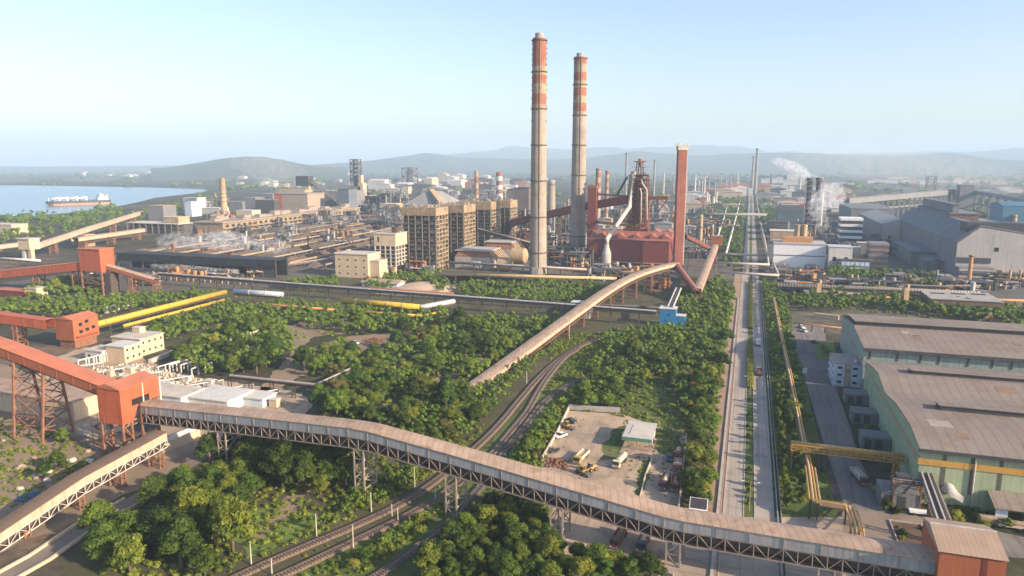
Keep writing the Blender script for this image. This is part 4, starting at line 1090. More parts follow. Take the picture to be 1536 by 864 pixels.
# furnace
furnace_m = M('sooty_furnace_shell', (.13, .06, .045), .8, .35, .2, stain=((.2, .085, .05), .3, .3))
fy = 748.0; fx = xat(958, fy, 60)
t = thing('blast_furnace', 'rust-dark blast furnace tower of platforms and pipes above the maroon casthouse', 'blast furnace', (fx, fy, 0))
zt = up(fx, fy, 262); zr = z_e - 2
part(MB().lathe((fx, fy), [(9, zr), (9.5, zr + 8), (7.5, zr + 20), (6.2, zr + 38), (5, zt - 6), (3, zt)], 20), 'shaft', furnace_m, t)
fr = MB(); n = 13; plats = MB()
for k in range(n):
    z0, z1 = zr + (zt - zr) * k / n, zr + (zt - zr) * (k + 1) / n
    h0, h1 = 11.5 - 3.2 * k / n, 11.5 - 3.2 * (k + 1) / n
    cs0 = [(fx + u * h0, fy + v * h0, z0) for u, v in ((-1, -1), (1, -1), (1, 1), (-1, 1))]; cs1 = [(fx + u * h1, fy + v * h1, z1) for u, v in ((-1, -1), (1, -1), (1, 1), (-1, 1))]
    for i in range(4):
        j = (i + 1) % 4
        fr.beam(cs0[i], cs1[i], 1.1); fr.beam(cs1[i], cs1[j], .8)
        fr.beam(cs0[i], cs1[j], .6); fr.beam(cs0[j], cs1[i], .6)
        m0 = (Vector(cs0[i]) + Vector(cs0[j])) / 2; m1 = (Vector(cs1[i]) + Vector(cs1[j])) / 2; fr.beam(m0, m1, .6)
    e_ = h1 + R.uniform(-1.0, 2.6)
    for q_ in range(3): zq = z0 + R.uniform(.5, 4); xq_ = fx + R.uniform(-h1, h1); fr.box(xq_ - R.uniform(.5, 1.6), xq_ + R.uniform(.5, 1.6), fy - h1 - .8, fy - h1 + .8, zq, zq + R.uniform(1, 3.5))
    plats.box(fx - e_, fx + e_, fy - e_, fy + R.uniform(-1, e_), z1 - .2, z1 + .12)
part(fr, 'frame', M('dark_rust_frame', (.20, .09, .06), .8, .35, .3), t); part(plats, 'platform', steel_dark, t)
tp = MB(); th_ = up(fx, fy, 238) - zt
for k, (r_, hgt) in enumerate(((7.5, .1), (5.5, .28), (7.0, .45), (3.4, .6), (5.2, .78), (2.2, .9))):
    tp.box(fx - r_, fx + r_, fy - r_ * .7, fy + r_ * .7, zt + th_ * hgt, zt + th_ * hgt + .5)
for u in (-4, -1.5, 1.5, 4): tp.beam((fx + u, fy - 2, zt), (fx + u * .7, fy - 2, zt + th_ * .8), .5); tp.beam((fx + u, fy + 2, zt), (fx + u * .7, fy + 2, zt + th_ * .8), .5)
tp.cyl((fx, fy, zt + th_ * .5), (fx, fy, zt + th_), 1.6, 1.6, 10); tp.beam((fx - 6.5, fy, zt + th_ * .82), (fx + 7, fy, zt + th_ * .84), .7)
part(tp, 'top_gear', steel_rust, t)
def P3(px, py, Y):
    a = (px - 768) / F; b = (432 - py) / F; h = cp + b * sp; v = -sp + b * cp
    dx, dy = a * cy - h * sy, a * sy + h * cy; tt = Y / dy
    return (tt * dx, Y, HC + tt * v)
dcm = [P3(952, 262, fy - 10), P3(949.5, 258, fy - 11), P3(947, 268, fy - 13), P3(944.5, 310, fy - 14), P3(911, 358, Yf - 6), P3(910, 374, Yf - 6)]
part(MB().tube(dcm, 2.1, 12), 'downcomer', pale_hall, t, smooth=True)
part(MB().tube([P3(962, 270, fy - 11), P3(964, 276, fy - 12), P3(970, 285, fy - 13), P3(970, 330, fy - 13)], .9, 10), 'uptake', pale_hall, t, smooth=True)
part(MB().tube([P3(960, 282, fy - 13), P3(962, 290, fy - 13), P3(961, 334, fy - 13)], .8, 10), 'uptake', pale_hall, t, smooth=True)
bx = P3(910, 366, Yf - 6); zc = lambda y: up(bx[0], bx[1], y)
part(MB().lathe((bx[0], bx[1]), [(2.2, zc(366)), (2.8, zc(372)), (4.6, zc(380)), (4.7, zc(393)), (3.4, zc(403)), (2.6, max(.5, zc(408)))], 18), 'dust_catcher', pale_hall, t, smooth=False)
for a in range(4): part(MB().beam((bx[0] + 4 * math.cos(a * 1.57 + .7), bx[1] + 4 * math.sin(a * 1.57 + .7), 0), (bx[0] + 3.5 * math.cos(a * 1.57 + .7), bx[1] + 3.5 * math.sin(a * 1.57 + .7), max(3, zc(400))), .6), 'leg', steel_dark, t)
a_, b_ = Vector(P3(968, 297, fy - 6)), Vector(P3(1002, 297, fy - 6))
part(MB().beam(a_, b_, 3.2, 3.4), 'crane_arm', maroon, t); part(MB().box(b_.x - 2.5, b_.x + 1, b_.y - 2.5, b_.y + 2.5, b_.z + 1.75, b_.z + 3.4), 'arm_cabin', tower_tan, t)
for o in (-1.5, 1.5): part(MB().beam(b_ + Vector((-.5, o, -1.5)), P3(978, 331, fy - 6), .9), 'strut', steel_dark, t)
part(MB().beam(P3(941, 265, fy + 6), P3(926, 292, fy + 10), 1.6), 'skip_bridge', charcoal, t)
part(MB().beam(P3(940, 294, fy), P3(892, 291, fy + 2), 1.6), 'pipe_bridge', steel_rust, t)
part(MB().beam(P3(893, 333, fy - 10), P3(945, 338, fy - 10), 2.4), 'lower_bridge', steel_dark, t)
# maroon stair tower and conveyors feeding the furnace
c_ = (xat(888, 742, 20), 742); ht = up(*c_, 278)
t = thing('lift_tower', 'maroon stair tower standing between chimney and furnace', 'tower', (*c_, 0))
part(MB().rbox(c_, 9, 9, 0, ht - 3, 0), 'cladding', maroon, t); part(MB().rbox(c_, 10, 10, ht - 2.99, ht, 0), 'cap', steel_rust, t)
gallery('conveyor_gallery', 'maroon high-level gallery passing behind the big chimneys to the furnace', [P3(735, 337, 842), P3(800, 322, 815), P3(880, 304, 770), P3(942, 294, 750)], 6, 7.5, 0, plum, plum, steel_dark, [0.5, 1.5], wl=4, leg=.8)
# ore conveyor, lower, from bunker to furnace
gallery('conveyor_gallery', 'dark thin gallery sloping down from the bunker towers behind the nearer chimney', [P3(718, 343, 742), P3(790, 362, 735), P3(882, 389, 716)], 4, 2.6, 0, beige_roof, charcoal, steel_dark, [1.0], wl=3, leg=.6)
# curved tan gallery
def bez(P, n=24):
    # one even curve near a list of surveyed points: repeated averaging of a resampled line
    Q = [Vector(p) for p in P]; L_ = [0]
    for a, b in zip(Q, Q[1:]): L_.append(L_[-1] + (b - a).length)
    out = []
    for k in range(n + 1):
        s = L_[-1] * k / n
        for i in range(len(Q) - 1):
            if s <= L_[i + 1] + 1e-6: out.append(Q[i].lerp(Q[i + 1], (s - L_[i]) / (L_[i + 1] - L_[i]))); break
    for _ in range(14): out = [out[0]] + [(out[i - 1] + out[i] * 2 + out[i + 1]) / 4 for i in range(1, n)] + [out[-1]]
    return out
zs = [0.8, 4.5, 8.5, 12, 15.5, 18.5, 20.3, 20.8]
pe = [(690, 591), (760, 540), (824, 494), (872, 462), (909, 433), (946, 411), (985, 399), (1008, 397)]
cG = [(*at(px + 6, py - 3, z), z) for (px, py), z in zip(pe, zs)]
cG = [tuple(q) for q in bez([cG[i] for i in (0, 2, 4, 5, 6, 7)])]
gallery('conveyor_gallery', 'tan gallery curving up from the forest to the foot of the square red stack', cG, 7.0, 2.0, 2.0, beige_roof, tan_sheet, steel_rust, [3, 5, 7, 9, 11, 13, 15, 17, 19, 21, 23], tstep=3.2, wl=1.8, leg=.5, rise=.5, walk=True)
e0 = cG[-1]
gallery('conveyor_gallery', 'short rust-red gallery stepping down between the curved gallery and the uphill one', [e0, (*at(1046, 437, 9), 9)], 3.6, 2.2, 1.5, maroon_roof, maroon, steel_rust, [.5, 1.0], tstep=4, leg=.5)
gallery('conveyor_gallery', 'straight tan gallery climbing away uphill of the square red stack', [(*at(1046, 434, 10), 10), (*at(1073, 368, 17), 17)], 6, 2.5, 2.2, beige_roof, tan_sheet, steel_rust, [.2, .5, .8], tstep=5, leg=.5)
c_ = at(1073, 385); t = thing('transfer_house', 'small rusty transfer house at the top of the straight uphill gallery', 'transfer house', (*c_, 0))
part(MB().box(c_[0] - 5, c_[0] + 6, c_[1], c_[1] + 9, 12, 22), 'wall', brick_red, t); part(MB().box(c_[0] - 5.5, c_[0] + 6.5, c_[1] - .5, c_[1] + 9.5, 22.01, 22.5), 'roof', beige_roof, t); part(MB().box(c_[0] - 4, c_[0] + 5, c_[1] + 1, c_[1] + 8, 0, 11.99), 'base', steel_dark, t)
gallery('conveyor_gallery', 'small brown gallery reaching from the stack to the uphill transfer house', [P3(1028, 352, 712), (*at(1070, 373, 15), 15)], 4, 3, 0, beige_roof, maroon, steel_dark, [], rise=.5)
# blue houses
c_ = at(1004, 490)
t = thing('transfer_house', 'bright blue transfer house with white roof at the edge of the forest', 'transfer house', (*c_, 0))
x, y = c_
zb_ = up(x, y, 464)
part(MB().box(x - 6.2, x + 3.6, y, y + 8, 0, zb_), 'wall', blue, t); part(MB().box(x - 6.6, x + 4.0, y - .4, y + 8.4, zb_ + .01, zb_ + .5), 'roof', white, t)
part(MB().box(x + 3.65, x + 9.2, y + .5, y + 7, 0, zb_ * .62), 'annex', blue, t); part(MB().box(x + 3.65, x + 9.5, y + .1, y + 7.4, zb_ * .62 + .01, zb_ * .62 + .4), 'annex_roof', white, t)
for u, v in ((-1.2, .62), (-2.8, .3)): part(MB().box(x + u, x + u + .9, y - .06, y, zb_ * v, zb_ * v + 1.1), 'window', opening, t)
a_ = Vector((x, y + 4, zb_ + 1)); b_ = Vector((*at(1018, 432, 16), 16))
t = thing('belt_conveyor', 'steep pair of white conveyor tubes rising behind the bright blue house', 'conveyor', (x, y + 8, 0))
for o in (-1.6, 0, 1.6): part(MB().beam(a_ + Vector((o, 0, 0)), b_ + Vector((o, 0, 0)), .8), 'tube', white if o else charcoal, t)
m_ = a_.lerp(b_, .8); trestle(t, (m_.x, m_.y), m_.z - 1, 0, 2, 3, .35, steel_dark)
c_ = at(868, 478); t = thing('transfer_house', 'small blue box house on the long pipe conveyor below the curved gallery', 'transfer house', (*c_, 0))
part(MB().box(c_[0] - 5, c_[0] + 8, c_[1], c_[1] + 6, 4, 10.5), 'wall', blue, t); part(MB().box(c_[0] - 5.4, c_[0] + 8.4, c_[1] - .4, c_[1] + 6.4, 10.51, 11), 'roof', white, t)
part(MB().box(c_[0] - 4, c_[0] + 7, c_[1] + .5, c_[1] + 5.5, 0, 3.99), 'base', concrete_grey, t)

# ------------------------------------------------------------------ tan bunker towers
def bunker(label, Y0, Xr, w_, d_, pyt, band):
    zt = up(Xr, Y0, pyt); t = thing('bunker_tower', label, 'bunker tower', (Xr - w_ / 2, Y0, 0), 'row of tan bunker towers')
    zc = zt - band
    part(MB().box(Xr - w_, Xr, Y0, Y0 + d_, zc, zt), 'crown', grimy_tan, t)
    part(MB().box(Xr - w_ + 2.2, Xr - 2.2, Y0 + 2.2, Y0 + d_ - 2.2, .02, zc - .05), 'core', charcoal, t)
    fr = MB(); nx, ny = 6, 5
    for i in range(nx):
        x = Xr - w_ + .5 + (w_ - 1.0) * i / (nx - 1); fr.box(x - .38, x + .38, Y0 + .05, Y0 + 1.0, 0, zc - .02)
    part(fr, 'colonnade', M('shaded_column', (.20, .165, .135), .9, .25, .2, streak=.5) if 'shaded_column' not in bpy.data.materials else bpy.data.materials['shaded_column'], t)  # front columns coloured darker than the side frame, for the shaded front
    f2 = MB()
    for i in range(1, ny):
        y = Y0 + .6 + (d_ - 1.2) * i / (ny - 1); f2.box(Xr - 1.05, Xr - .05, y - .55, y + .55, 0, zc - .02)
    part(f2, 'side_frame', grimy_tan, t)
    fl = MB(); n = 13; rc = random.Random(int(Y0) + 1)
    for k in range(1, n): fl.box(Xr - w_ + .4, Xr - .6, Y0 + .35, Y0 + d_ - .4, zc * k / n - .25, zc * k / n + .3)
    part(fl, 'floor_slab', bunker_frame, t)
    nf = MB()
    for k in range(n):
        for i in range(nx - 1):
            if rc.random() < .62:
                xx = Xr - w_ + 1 + (w_ - 2) * (i + rc.uniform(.05, .5)) / (nx - 1); nf.box(xx, xx + rc.uniform(1.5, 5.2), Y0 + .3, Y0 + 1.6, zc * k / n + .3, zc * k / n + rc.uniform(.9, 2.9))
    part(nf, 'infill_panel', bunker_frame if Y0 < 700 else charcoal, t, kind='stuff')
    f3 = MB(); rb = random.Random(int(Y0))
    for k in range(1, n):
        f3.box(Xr - .6, Xr - .02, Y0 + 1.2, Y0 + d_ - .3, zc * k / n - .45, zc * k / n + .5)
        for i in range(ny - 1):
            if rb.random() < .8:
                y = Y0 + .6 + (d_ - 1.2) * (i + rb.uniform(.15, .55)) / (ny - 1); f3.box(Xr - .5, Xr - .04, y, y + rb.uniform(1, 3), zc * k / n + .5, zc * k / n + rb.uniform(1.2, 3))
    part(f3, 'balcony', grimy_tan, t)
    ro = MB()
    for i in range(14):
        x, y = Xr - w_ * rb.uniform(.06, .94), Y0 + d_ * rb.uniform(.06, .94); s = rb.uniform(.6, 1.8); ro.box(x - s, x + s, y - s, y + s, zt + .01, zt + rb.uniform(.8, 2.6))
    part(ro, 'roof_plant', steel_grey, t, kind='stuff')
bunker('broadest tan bunker tower, nearest of the row beside the cream block', 611, -274, 36, 29, 312, 7.5)
bunker('second tan bunker tower in the row, with a conveyor landing on its side', 677, -273, 36, 33, 308, 8)
bunker('third tan bunker tower in the row', 758, -273, 40, 34, 303, 9)
bunker('last and smallest tan bunker tower, beside the maroon gallery', 824, -272, 36, 28, 301, 9)
# concrete frame block with cream top, and cream block
Y0 = 588; xa, xb = xat(562, Y0, 15), xat(594, Y0, 15)
t = thing('frame_building', 'narrow concrete frame building with cream top storey beside the bunker towers', 'building', (xa, Y0, 0))
zt = up(xb, Y0, 352)
part(MB().box(xa, xb, Y0, Y0 + 24, zt * .7, zt), 'top_storey', cream, t); part(MB().box(xa - .6, xb + .6, Y0 - .6, Y0 + 24.6, zt + .01, zt + .9), 'roof', concrete_pale, t)
part(MB().box(xa + 1.5, xb - 1.5, Y0 + 1.5, Y0 + 22, .02, zt * .7 - .02), 'core', charcoal, t)
fr = MB()
for i in range(5): x = xa + .5 + (xb - xa - 1) * i / 4; fr.box(x - .5, x + .5, Y0, Y0 + .9, 0, zt * .7 - .02)
for i in range(1, 4): y = Y0 + 24 * i / 4; fr.box(xb - .9, xb, y - .5, y + .5, 0, zt * .7 - .02)
for k in range(1, 7): z = zt * .7 * k / 7; fr.box(xa + .2, xb - .12, Y0 + .15, Y0 + 23, z - .3, z + .3)
part(fr, 'frame', concrete_pale, t)
part(MB().box(xa + 3.5, xa + 5, Y0 - .06, Y0, zt * .8, zt * .93), 'window', opening, t)
part(MB().box(xb - 8, xb - 3, Y0 + 8, Y0 + 14, zt + .9, zt + 6).beam((xb - 3, Y0 + 5, zt + .9), (xb - 3, Y0 + 5, zt + 13), .5).beam((xb - 6, Y0 + 5, zt + 13), (xb + 5, Y0 + 5, zt + 13), .5), 'roof_gantry', steel_dark, t)
Y0 = 556; xa, xb, xc = xat(503, Y0, 8), xat(552, Y0, 8), xat(570, Y0 + 4, 6)
zt = up(xb, Y0, 383); zt2 = up(xc, Y0, 393)
t = thing('office_building', 'tall cream rendered block with rows of small windows near the quench shed', 'building', (xa, Y0, 0))
part(MB().box(xa, xb, Y0, Y0 + 22, 0, zt), 'wall', cream, t); part(MB().box(xa - .6, xb + .6, Y0 - .6, Y0 + 22.6, zt + .01, zt + .8), 'roof', concrete_pale, t)
part(MB().box(xb + .02, xc, Y0 + 3, Y0 + 18, 0, zt2), 'wing', cream, t); part(MB().box(xb + .03, xc + .4, Y0 + 2.6, Y0 + 18.4, zt2 + .01, zt2 + .5), 'wing_roof', concrete_pale, t)
for k in range(3):
    for i in range(4): x = xa + 3.5 + (xb - xa - 8) * i / 3; part(MB().box(x, x + 1.7, Y0 - .08, Y0, 3 + k * (zt - 6) / 2.4, 4.2 + k * (zt - 6) / 2.4), 'window', opening, t)
c_ = at(522, 440); t = thing('shed', 'low shed with rusty roof and pale blue end beside the pipe conveyor', 'shed', (*c_, 0))
part(MB().box(c_[0] - 2, c_[0] + 30, c_[1] + 25, c_[1] + 38, 0, 5), 'wall', bluewhite, t)
part(MB().profile([(c_[0] - 3, c_[1] + 24, 5.02), (c_[0] - 3, c_[1] + 31, 7.4), (c_[0] - 3, c_[1] + 39, 5.02)], (0, 0, 0), (34, 0, 0)), 'roof', beige_roof, t)
# flue-gas hoppers
def hopper(label, pxl, pxr, Y0, d_, pyt, pyb):
    xa, xb = xat(pxl, Y0, 15), xat(pxr, Y0, 15); zt, zb = up(xb, Y0, pyt), max(0, up(xb, Y0, pyb))
    t = thing('precipitator', label, 'dust collector', ((xa + xb) / 2, Y0, 0), 'grey dust collectors')
    zm = zb + (zt - zb) * .62
    part(MB().box(xa, xb, Y0, Y0 + d_, 0, zm), 'casing', M('collector_grey', (.42, .38, .355), .8, .1, .1, ribs=((1, 1, 0), 6, .2)) if 'collector_grey' not in bpy.data.materials else bpy.data.materials['collector_grey'], t)
    part(MB().hexa([(xa, Y0, zm + .01), (xb, Y0, zm + .01), (xb, Y0 + d_, zm + .01), (xa, Y0 + d_, zm + .01)], [(xa + 3, Y0 + 4, zt - .8), (xb - 3, Y0 + 4, zt - .8), (xb - 3, Y0 + d_ - 4, zt - .8), (xa + 3, Y0 + d_ - 4, zt - .8)]), 'hopper', steel_rust, t)
    part(MB().box(xa - 1, xb - 1, Y0 + 2, Y0 + d_, zt - .79, zt), 'roof', pale_hall, t)
    for k in range(7):
        y = Y0 + 3 + (d_ - 5) * k / 6
        part(MB().beam((xb - 1, y, zt - 1.5), (xb + 13, y - 2, zb + 2), 1.6), 'chute', tower_tan, t)
    return xa, xb, zt
xa, xb, zt = hopper('nearer grey dust collector with ribbed chutes beside the tallest chimney', 682, 735, 640, 34, 377, 404)
hopper('farther grey dust collector rising behind the nearer one', 726, 768, 705, 34, 364, 392)
for lab, px, py, Y, r_, l in (('large horizontal cream drum lying at the foot of the dust collectors', 756, 398, 636, 6.5, 10), ('short grey fan casing against the dust collector wall', 714, 398, 634, 4.2, 7), ('dark round drum behind the cream drum', 778, 385, 690, 8, 12)):
    x, y, z = P3(px, py, Y)
    t = thing('drum', lab, 'drum', (x, Y, 0))
    part(MB().cyl((x - l / 2, Y, r_), (x + l / 2, Y, r_), r_, n=18).sphere((x + l / 2, Y, r_), r_, 18, 8, (.45, 1, 1)), 'shell', tower_tan if 'cream' in lab else (concrete_grey if 'grey' in lab else charcoal), t, smooth=False)
    part(MB().box(x - l / 2, x + l / 2, Y - r_ * .5, Y + r_ * .5, 0, r_ * .3), 'saddle', steel_dark, t)
a_, b_ = Vector(g3(660, 411, 9)), Vector(g3(925, 418, 9))
pipe('pipeline', 'long tan duct on dark posts crossing in front of the two giant chimneys', [a_, b_], 1.3, pipe_tan, posts=[tuple(a_.lerp(b_, k / 11)[:2]) + (8.5,) for k in range(12)], pr=.5)
t = thing('lean_to', 'long dark open shed under the tan duct before the chimneys', 'shed', (a_.x, a_.y + 8, 0))
part(MB().box(a_.x + 3, a_.x + 70, a_.y + 6, a_.y + 18, .01, 7.5), 'wall', black, t); part(MB().box(a_.x + 2, a_.x + 71, a_.y + 5, a_.y + 19, 7.51, 8), 'roof', charcoal, t)
# small plant under the casthouse
for lab, px, py, m in (('tangle of tan vessels and pipes in front of the casthouse', 882, 408, pipe_tan), ('cluster of pale vessels beside the dust catcher foot', 925, 408, pale_hall), ('rusty machinery below the square red stack', 985, 432, pipe_rust)):
    x, y = at(px, py); rb = random.Random(px); t = thing('process_plant', lab, 'plant', (x, y, 0)); b = MB()
    for i in range(9):
        u, v = rb.uniform(-12, 12), rb.uniform(-3, 6); hh = rb.uniform(3, 9); part(MB().cyl((x + u, y + v, 0), (x + u, y + v, hh), rb.uniform(.7, 1.8), n=10), 'vessel', m, t)
        b.beam((x + u, y + v, hh * .8), (x + rb.uniform(-12, 12), y + rb.uniform(-3, 6), rb.uniform(2, 8)), .6)
    b.box(x - 12, x + 12, y - 2, y + 5, 4.2, 4.5)
    part(b, 'pipework', steel_rust, t)
# chimneys behind
def far_chimney(label, px, pyb, pyt, wpx, bands, mats, base_m, group=None, rings=()):
    c = at(px, pyb); h = up(*c, pyt); r_ = wpx / 2 * (c[1] * cy - c[0] * sy) / F
    zs_ = [h - (h * b) for b in bands]
    bs_ = []
    for i in range(len(bands) - 1): bs_.append((zs_[i + 1], zs_[i], mats[i % len(mats)]))
    return chimney(label, c, h, r_ * 1.15, r_ * .95, bs_, [h * q for q in rings], base_m, group, flue=0, n=14)
S8 = [0, .05, .1, .15, .2, .25, .3, .35, .4, .45, .5, .55, .6]
far_chimney('red and white striped chimney behind the square stack, the thicker of a pair', 896, 340, 252, 8, [k * .08 for k in range(10)], [band_white, band_red], concrete, rings=(.97,))
far_chimney('thinner red and white striped chimney of the pair near the maroon tower', 909, 338, 256, 5.5, [k * .07 for k in range(12)], [band_red, band_white], concrete)
far_chimney('plain pale chimney standing just behind the tallest chimney', 827, 335, 270, 11, [0, .04], [concrete_grey], concrete, rings=(.9,))
far_chimney('pale slim chimney with white rings, first of the hazy pair', 715, 312, 256, 6, [k * .16 for k in range(5)], [band_white, band_red], concrete, rings=(.7, .5))
far_chimney('red and white striped chimney, second of the hazy pair', 749, 312, 258, 9.5, [k * .12 for k in range(8)], [band_red, white], concrete)
far_chimney('tan ringed chimney above the dark stockyard sheds by the bay', 337, 325, 267, 8.5, [], [], tower_tan, rings=(.98, .93, .88, .82, .76, .7, .6, .5, .4))
far_chimney('thin pale chimney beside the uphill tan gallery', 1050, 368, 322, 5.5, [], [], tower_tan, rings=(.6,))
# ------------------------------------------------------------------ works on the side of the bay
def block(name, label, cat, x0, x1, y0, y1, h, wm, rm, group=None, z0=0.0, roof='flat', wins=None, rise=2.0, over=.5):
    t = thing(name, label, cat, ((x0 + x1) / 2, y0, 0), group)
    part(MB().box(x0, x1, y0, y1, z0, h), 'wall', wm, t)
    if roof == 'flat': part(MB().box(x0 - over, x1 + over, y0 - over, y1 + over, h + .01, h + .5), 'roof', rm, t)
    elif roof == 'gx': ym = (y0 + y1) / 2; part(MB().profile([(x0 - over, y0 - over, h + .02), (x0 - over, ym, h + rise), (x0 - over, y1 + over, h + .02)], (x0 - over, 0, 0), (x1 + over, 0, 0)), 'roof', rm, t)
    else: xm = (x0 + x1) / 2; part(MB().profile([(x0 - over, y0 - over, h + .02), (xm, y0 - over, h + rise), (x1 + over, y0 - over, h + .02)], (0, y0 - over, 0), (0, y1 + over, 0)), 'roof', rm, t)
    if wins:
        n, m, ww, wh, faces = wins
        for k in range(m):
            z = z0 + (h - z0) * (k + .42) / m
            if 'f' in faces:
                for i in range(n): x = x0 + (x1 - x0) * (i + .5) / n; part(MB().box(x - ww / 2, x + ww / 2, y0 - .07, y0, z, z + wh), 'window', opening, t)
            if 'r' in faces:
                for i in range(n): y = y0 + (y1 - y0) * (i + .5) / n; part(MB().box(x1, x1 + .07, y - ww / 2, y + ww / 2, z, z + wh), 'window', opening, t)
    return t
def fblock(name, label, cat, pxl, pxr, pyb, pyt, d_, wm, rm, **k):
    """front face between two columns of the photograph, standing on the ground at pyb"""
    Y = at((pxl + pxr) / 2, pyb)[1]; x0, x1 = xat(pxl, Y, 4), xat(pxr, Y, 4)
    h = up((x0 + x1) / 2, Y, pyt)
    return block(name, label, cat, x0, x1, Y, Y + d_, h, wm, rm, **k)
# first red gallery, its tower and the descending gallery
yA = 424
gallery('conveyor_gallery', 'long red gallery on twin lattice trestles reaching the far red tower', [(-640, yA, 8.5), (-588, yA - 2, 12.6), (-486, yA - 2, 25.0)], 6, 6.2, 0, red_roof, red, steel_rust, [(-537, yA - 1, 19.5), (-486 - 9, yA - 1, 24)], wl=6.5, leg=.8, rise=.6)
t = thing('transfer_tower', 'far red transfer tower on an open dark steel frame, by the black quench shed', 'transfer tower', (-470, 418, 0))
zt = 35.3
part(MB().box(-487, -466, 418, 431, 18.5, zt), 'cladding', red, t); part(MB().box(-487.6, -465.4, 417.4, 431.6, zt + .01, zt + .5), 'roof', red_roof, t)
lg, br = tower_mesh((-476.5, 424.5), 0, 18.4, 0, 20, 12, 1.1, bays=4)
q = part(br, 'leg_frame', steel_rust, t)
for k in range(4): part(cut(lg, k), 'leg', steel_rust, q)
fl = MB()
for z in (4.5, 9, 13.5): fl.box(-486, -467, 419, 430, z, z + .5)
part(fl, 'deck', steel_dark, t)
part(MB().box(-466, -460, 420, 428, 0, 17), 'stair_bay', steel_dark, t)
gallery('conveyor_gallery', 'short dark red gallery descending from the far red tower towards the pipe conveyor', [(-466, 425, 23.0), (-424, 428, 13.5)], 5.5, 3, 0, beige_roof, brick_red, steel_rust, [.5, 1.0], wl=3, leg=.5)
fblock('works_building', 'small cream cabin under the first red gallery', 'building', 38, 55, 448, 433, 9, cream, concrete_pale, wins=(1, 1, 1.2, 1.4, 'f'))
fblock('works_building', 'low maroon shed at the foot of the gallery trestle', 'building', -10, 37, 447, 436, 8, maroon, red_roof)
# second red gallery and its transfer house
zB = 16
xq, yq = at(103, 522)
gallery('conveyor_gallery', 'bright red gallery running low into the small brick-red transfer house', [(-470, 284, 20.0), (-395, 284, 18.2), (xq - 6, 285, 16.6)], 6, 5.0, 0, red, red, steel_rust, [0.5, 1.4], wl=3, leg=.5, rise=.3)
t = thing('transfer_house', 'small brick-red transfer house where the yellow pipes begin', 'transfer house', (xq, yq, 0))
xq0, xq1 = xq - 7, xq + 6
part(MB().box(xq0, xq1, yq - 1, yq + 15, 4.5, 16.2), 'wall', brick_red, t)
part(MB().profile([(xq0 - .4, yq - 1.4, 16.22), ((xq0 + xq1) / 2, yq - 1.4, 18), (xq1 + .4, yq - 1.4, 16.22)], (0, yq - 1.4, 0), (0, yq + 15.4, 0)), 'roof', red_roof, t)
for y, z in ((2.5, 12), (6.5, 13), (2.5, 8), (6.5, 8.5), (10.5, 9)): part(MB().box(xq1, xq1 + .08, yq + y, yq + y + 2.2, z, z + 1.8), 'window', opening, t)
part(MB().box(xq0 + 1, xq1 - 1, yq, yq + 14, 0, 4.49), 'base', steel_rust, t)
part(MB().box(xq1, xq1 + 2, yq, yq + 14, 6.4, 6.8), 'ledge', brick_red, t)
# pipe conveyor and the yellow pipes
a_, b_ = Vector(g3(238, 411, 9)), Vector(g3(985, 469, 9))
t = thing('pipe_conveyor', 'very long grey pipe conveyor on trestles crossing the whole works to the blue house', 'pipe conveyor', (*((a_ + b_) / 2).xy, 0))
n = 14
for k in range(n):
    p, q = a_.lerp(b_, k / n), a_.lerp(b_, (k + 1) / n - .002)
    part(MB().beam(p + Vector((0, 0, 1.1)), q + Vector((0, 0, 1.1)), 2.6, .5), 'cover', pale_hall, t)
tr = truss([tuple(a_), tuple(b_)], -1.3, .8, -1.8, 3.4, .22); part(tr, 'truss', steel_grey, t)
part(MB().beam(a_ - Vector((0, 0, .3)), b_ - Vector((0, 0, .3)), 2.0, 1.4), 'belt', charcoal, t)
for k in range(0, 23):
    p = a_.lerp(b_, (k + .4) / 23); part(MB().beam((p.x, p.y - 1, 0), (p.x, p.y - 1, 7.3), .5).beam((p.x, p.y + 1, 0), (p.x, p.y + 1, 7.3), .5).beam((p.x, p.y - 1, 7), (p.x, p.y + 1, 7), .5), 'trestle', steel_dark, t)
ys, ye = g3(127, 491, 10), g3(338, 438, 9)
def tubes(label, pa, pb, r_, m, name='pipeline'):
    a, b = Vector(pa), Vector(pb); n = max(2, int((b - a).length / 14))
    t = thing(name, label, 'pipeline', (*((a + b) / 2).xy, 0))
    part(MB().tube([a, b], r_, 14), 'pipe', m, t, smooth=True)
    for k in range(n + 1):
        p = a.lerp(b, (k + .2) / (n + .4)); part(MB().beam((p.x, p.y, 0), (p.x, p.y, p.z - r_), .5), 'support', steel_dark, t)
    fl = MB()
    for k in range(1, n + 1):
        p = a.lerp(b, k / (n + 1)); d = (b - a).normalized() * .18; fl.cyl(p - d, p + d, r_ + .16, n=14)
    part(fl, 'flange', steel_grey if m is not pipe_silver else steel_pale, t, kind='stuff')
    part(MB().beam(a - Vector((0, 0, r_ + .5)), b - Vector((0, 0, r_ + .5)), 1.0, .6), 'girder', steel_dark, t)
tubes('thick bright yellow tube climbing from the small brick-red transfer house', ys, ye, 1.75, yellow)
tubes('thinner broken yellow tube below the thick climbing one', g3(185, 489, 5), g3(336, 450, 5), 1.0, yellow)
tubes('pale silver tube in line with the pipe conveyor, beyond the thick yellow tube', g3(351, 437, 8), g3(424, 442, 8), 1.9, pipe_silver)
tubes('bright yellow tube lying parallel to the pipe conveyor', g3(513, 450, 8), g3(629, 461, 8), 1.9, yellow)
tubes('silver tube bending back from the parallel yellow tube', g3(630.5, 461, 8), g3(681, 452, 8), 1.7, pipe_silver)
tubes('rusty orange thin pipe under the silver tube', g3(340, 452, 5), g3(512, 466, 5), 1.0, pipe_rust)
tubes('dull yellow thin pipe under the parallel yellow tube', g3(514, 466, 5), g3(633, 474, 5), .9, yellow_dull)
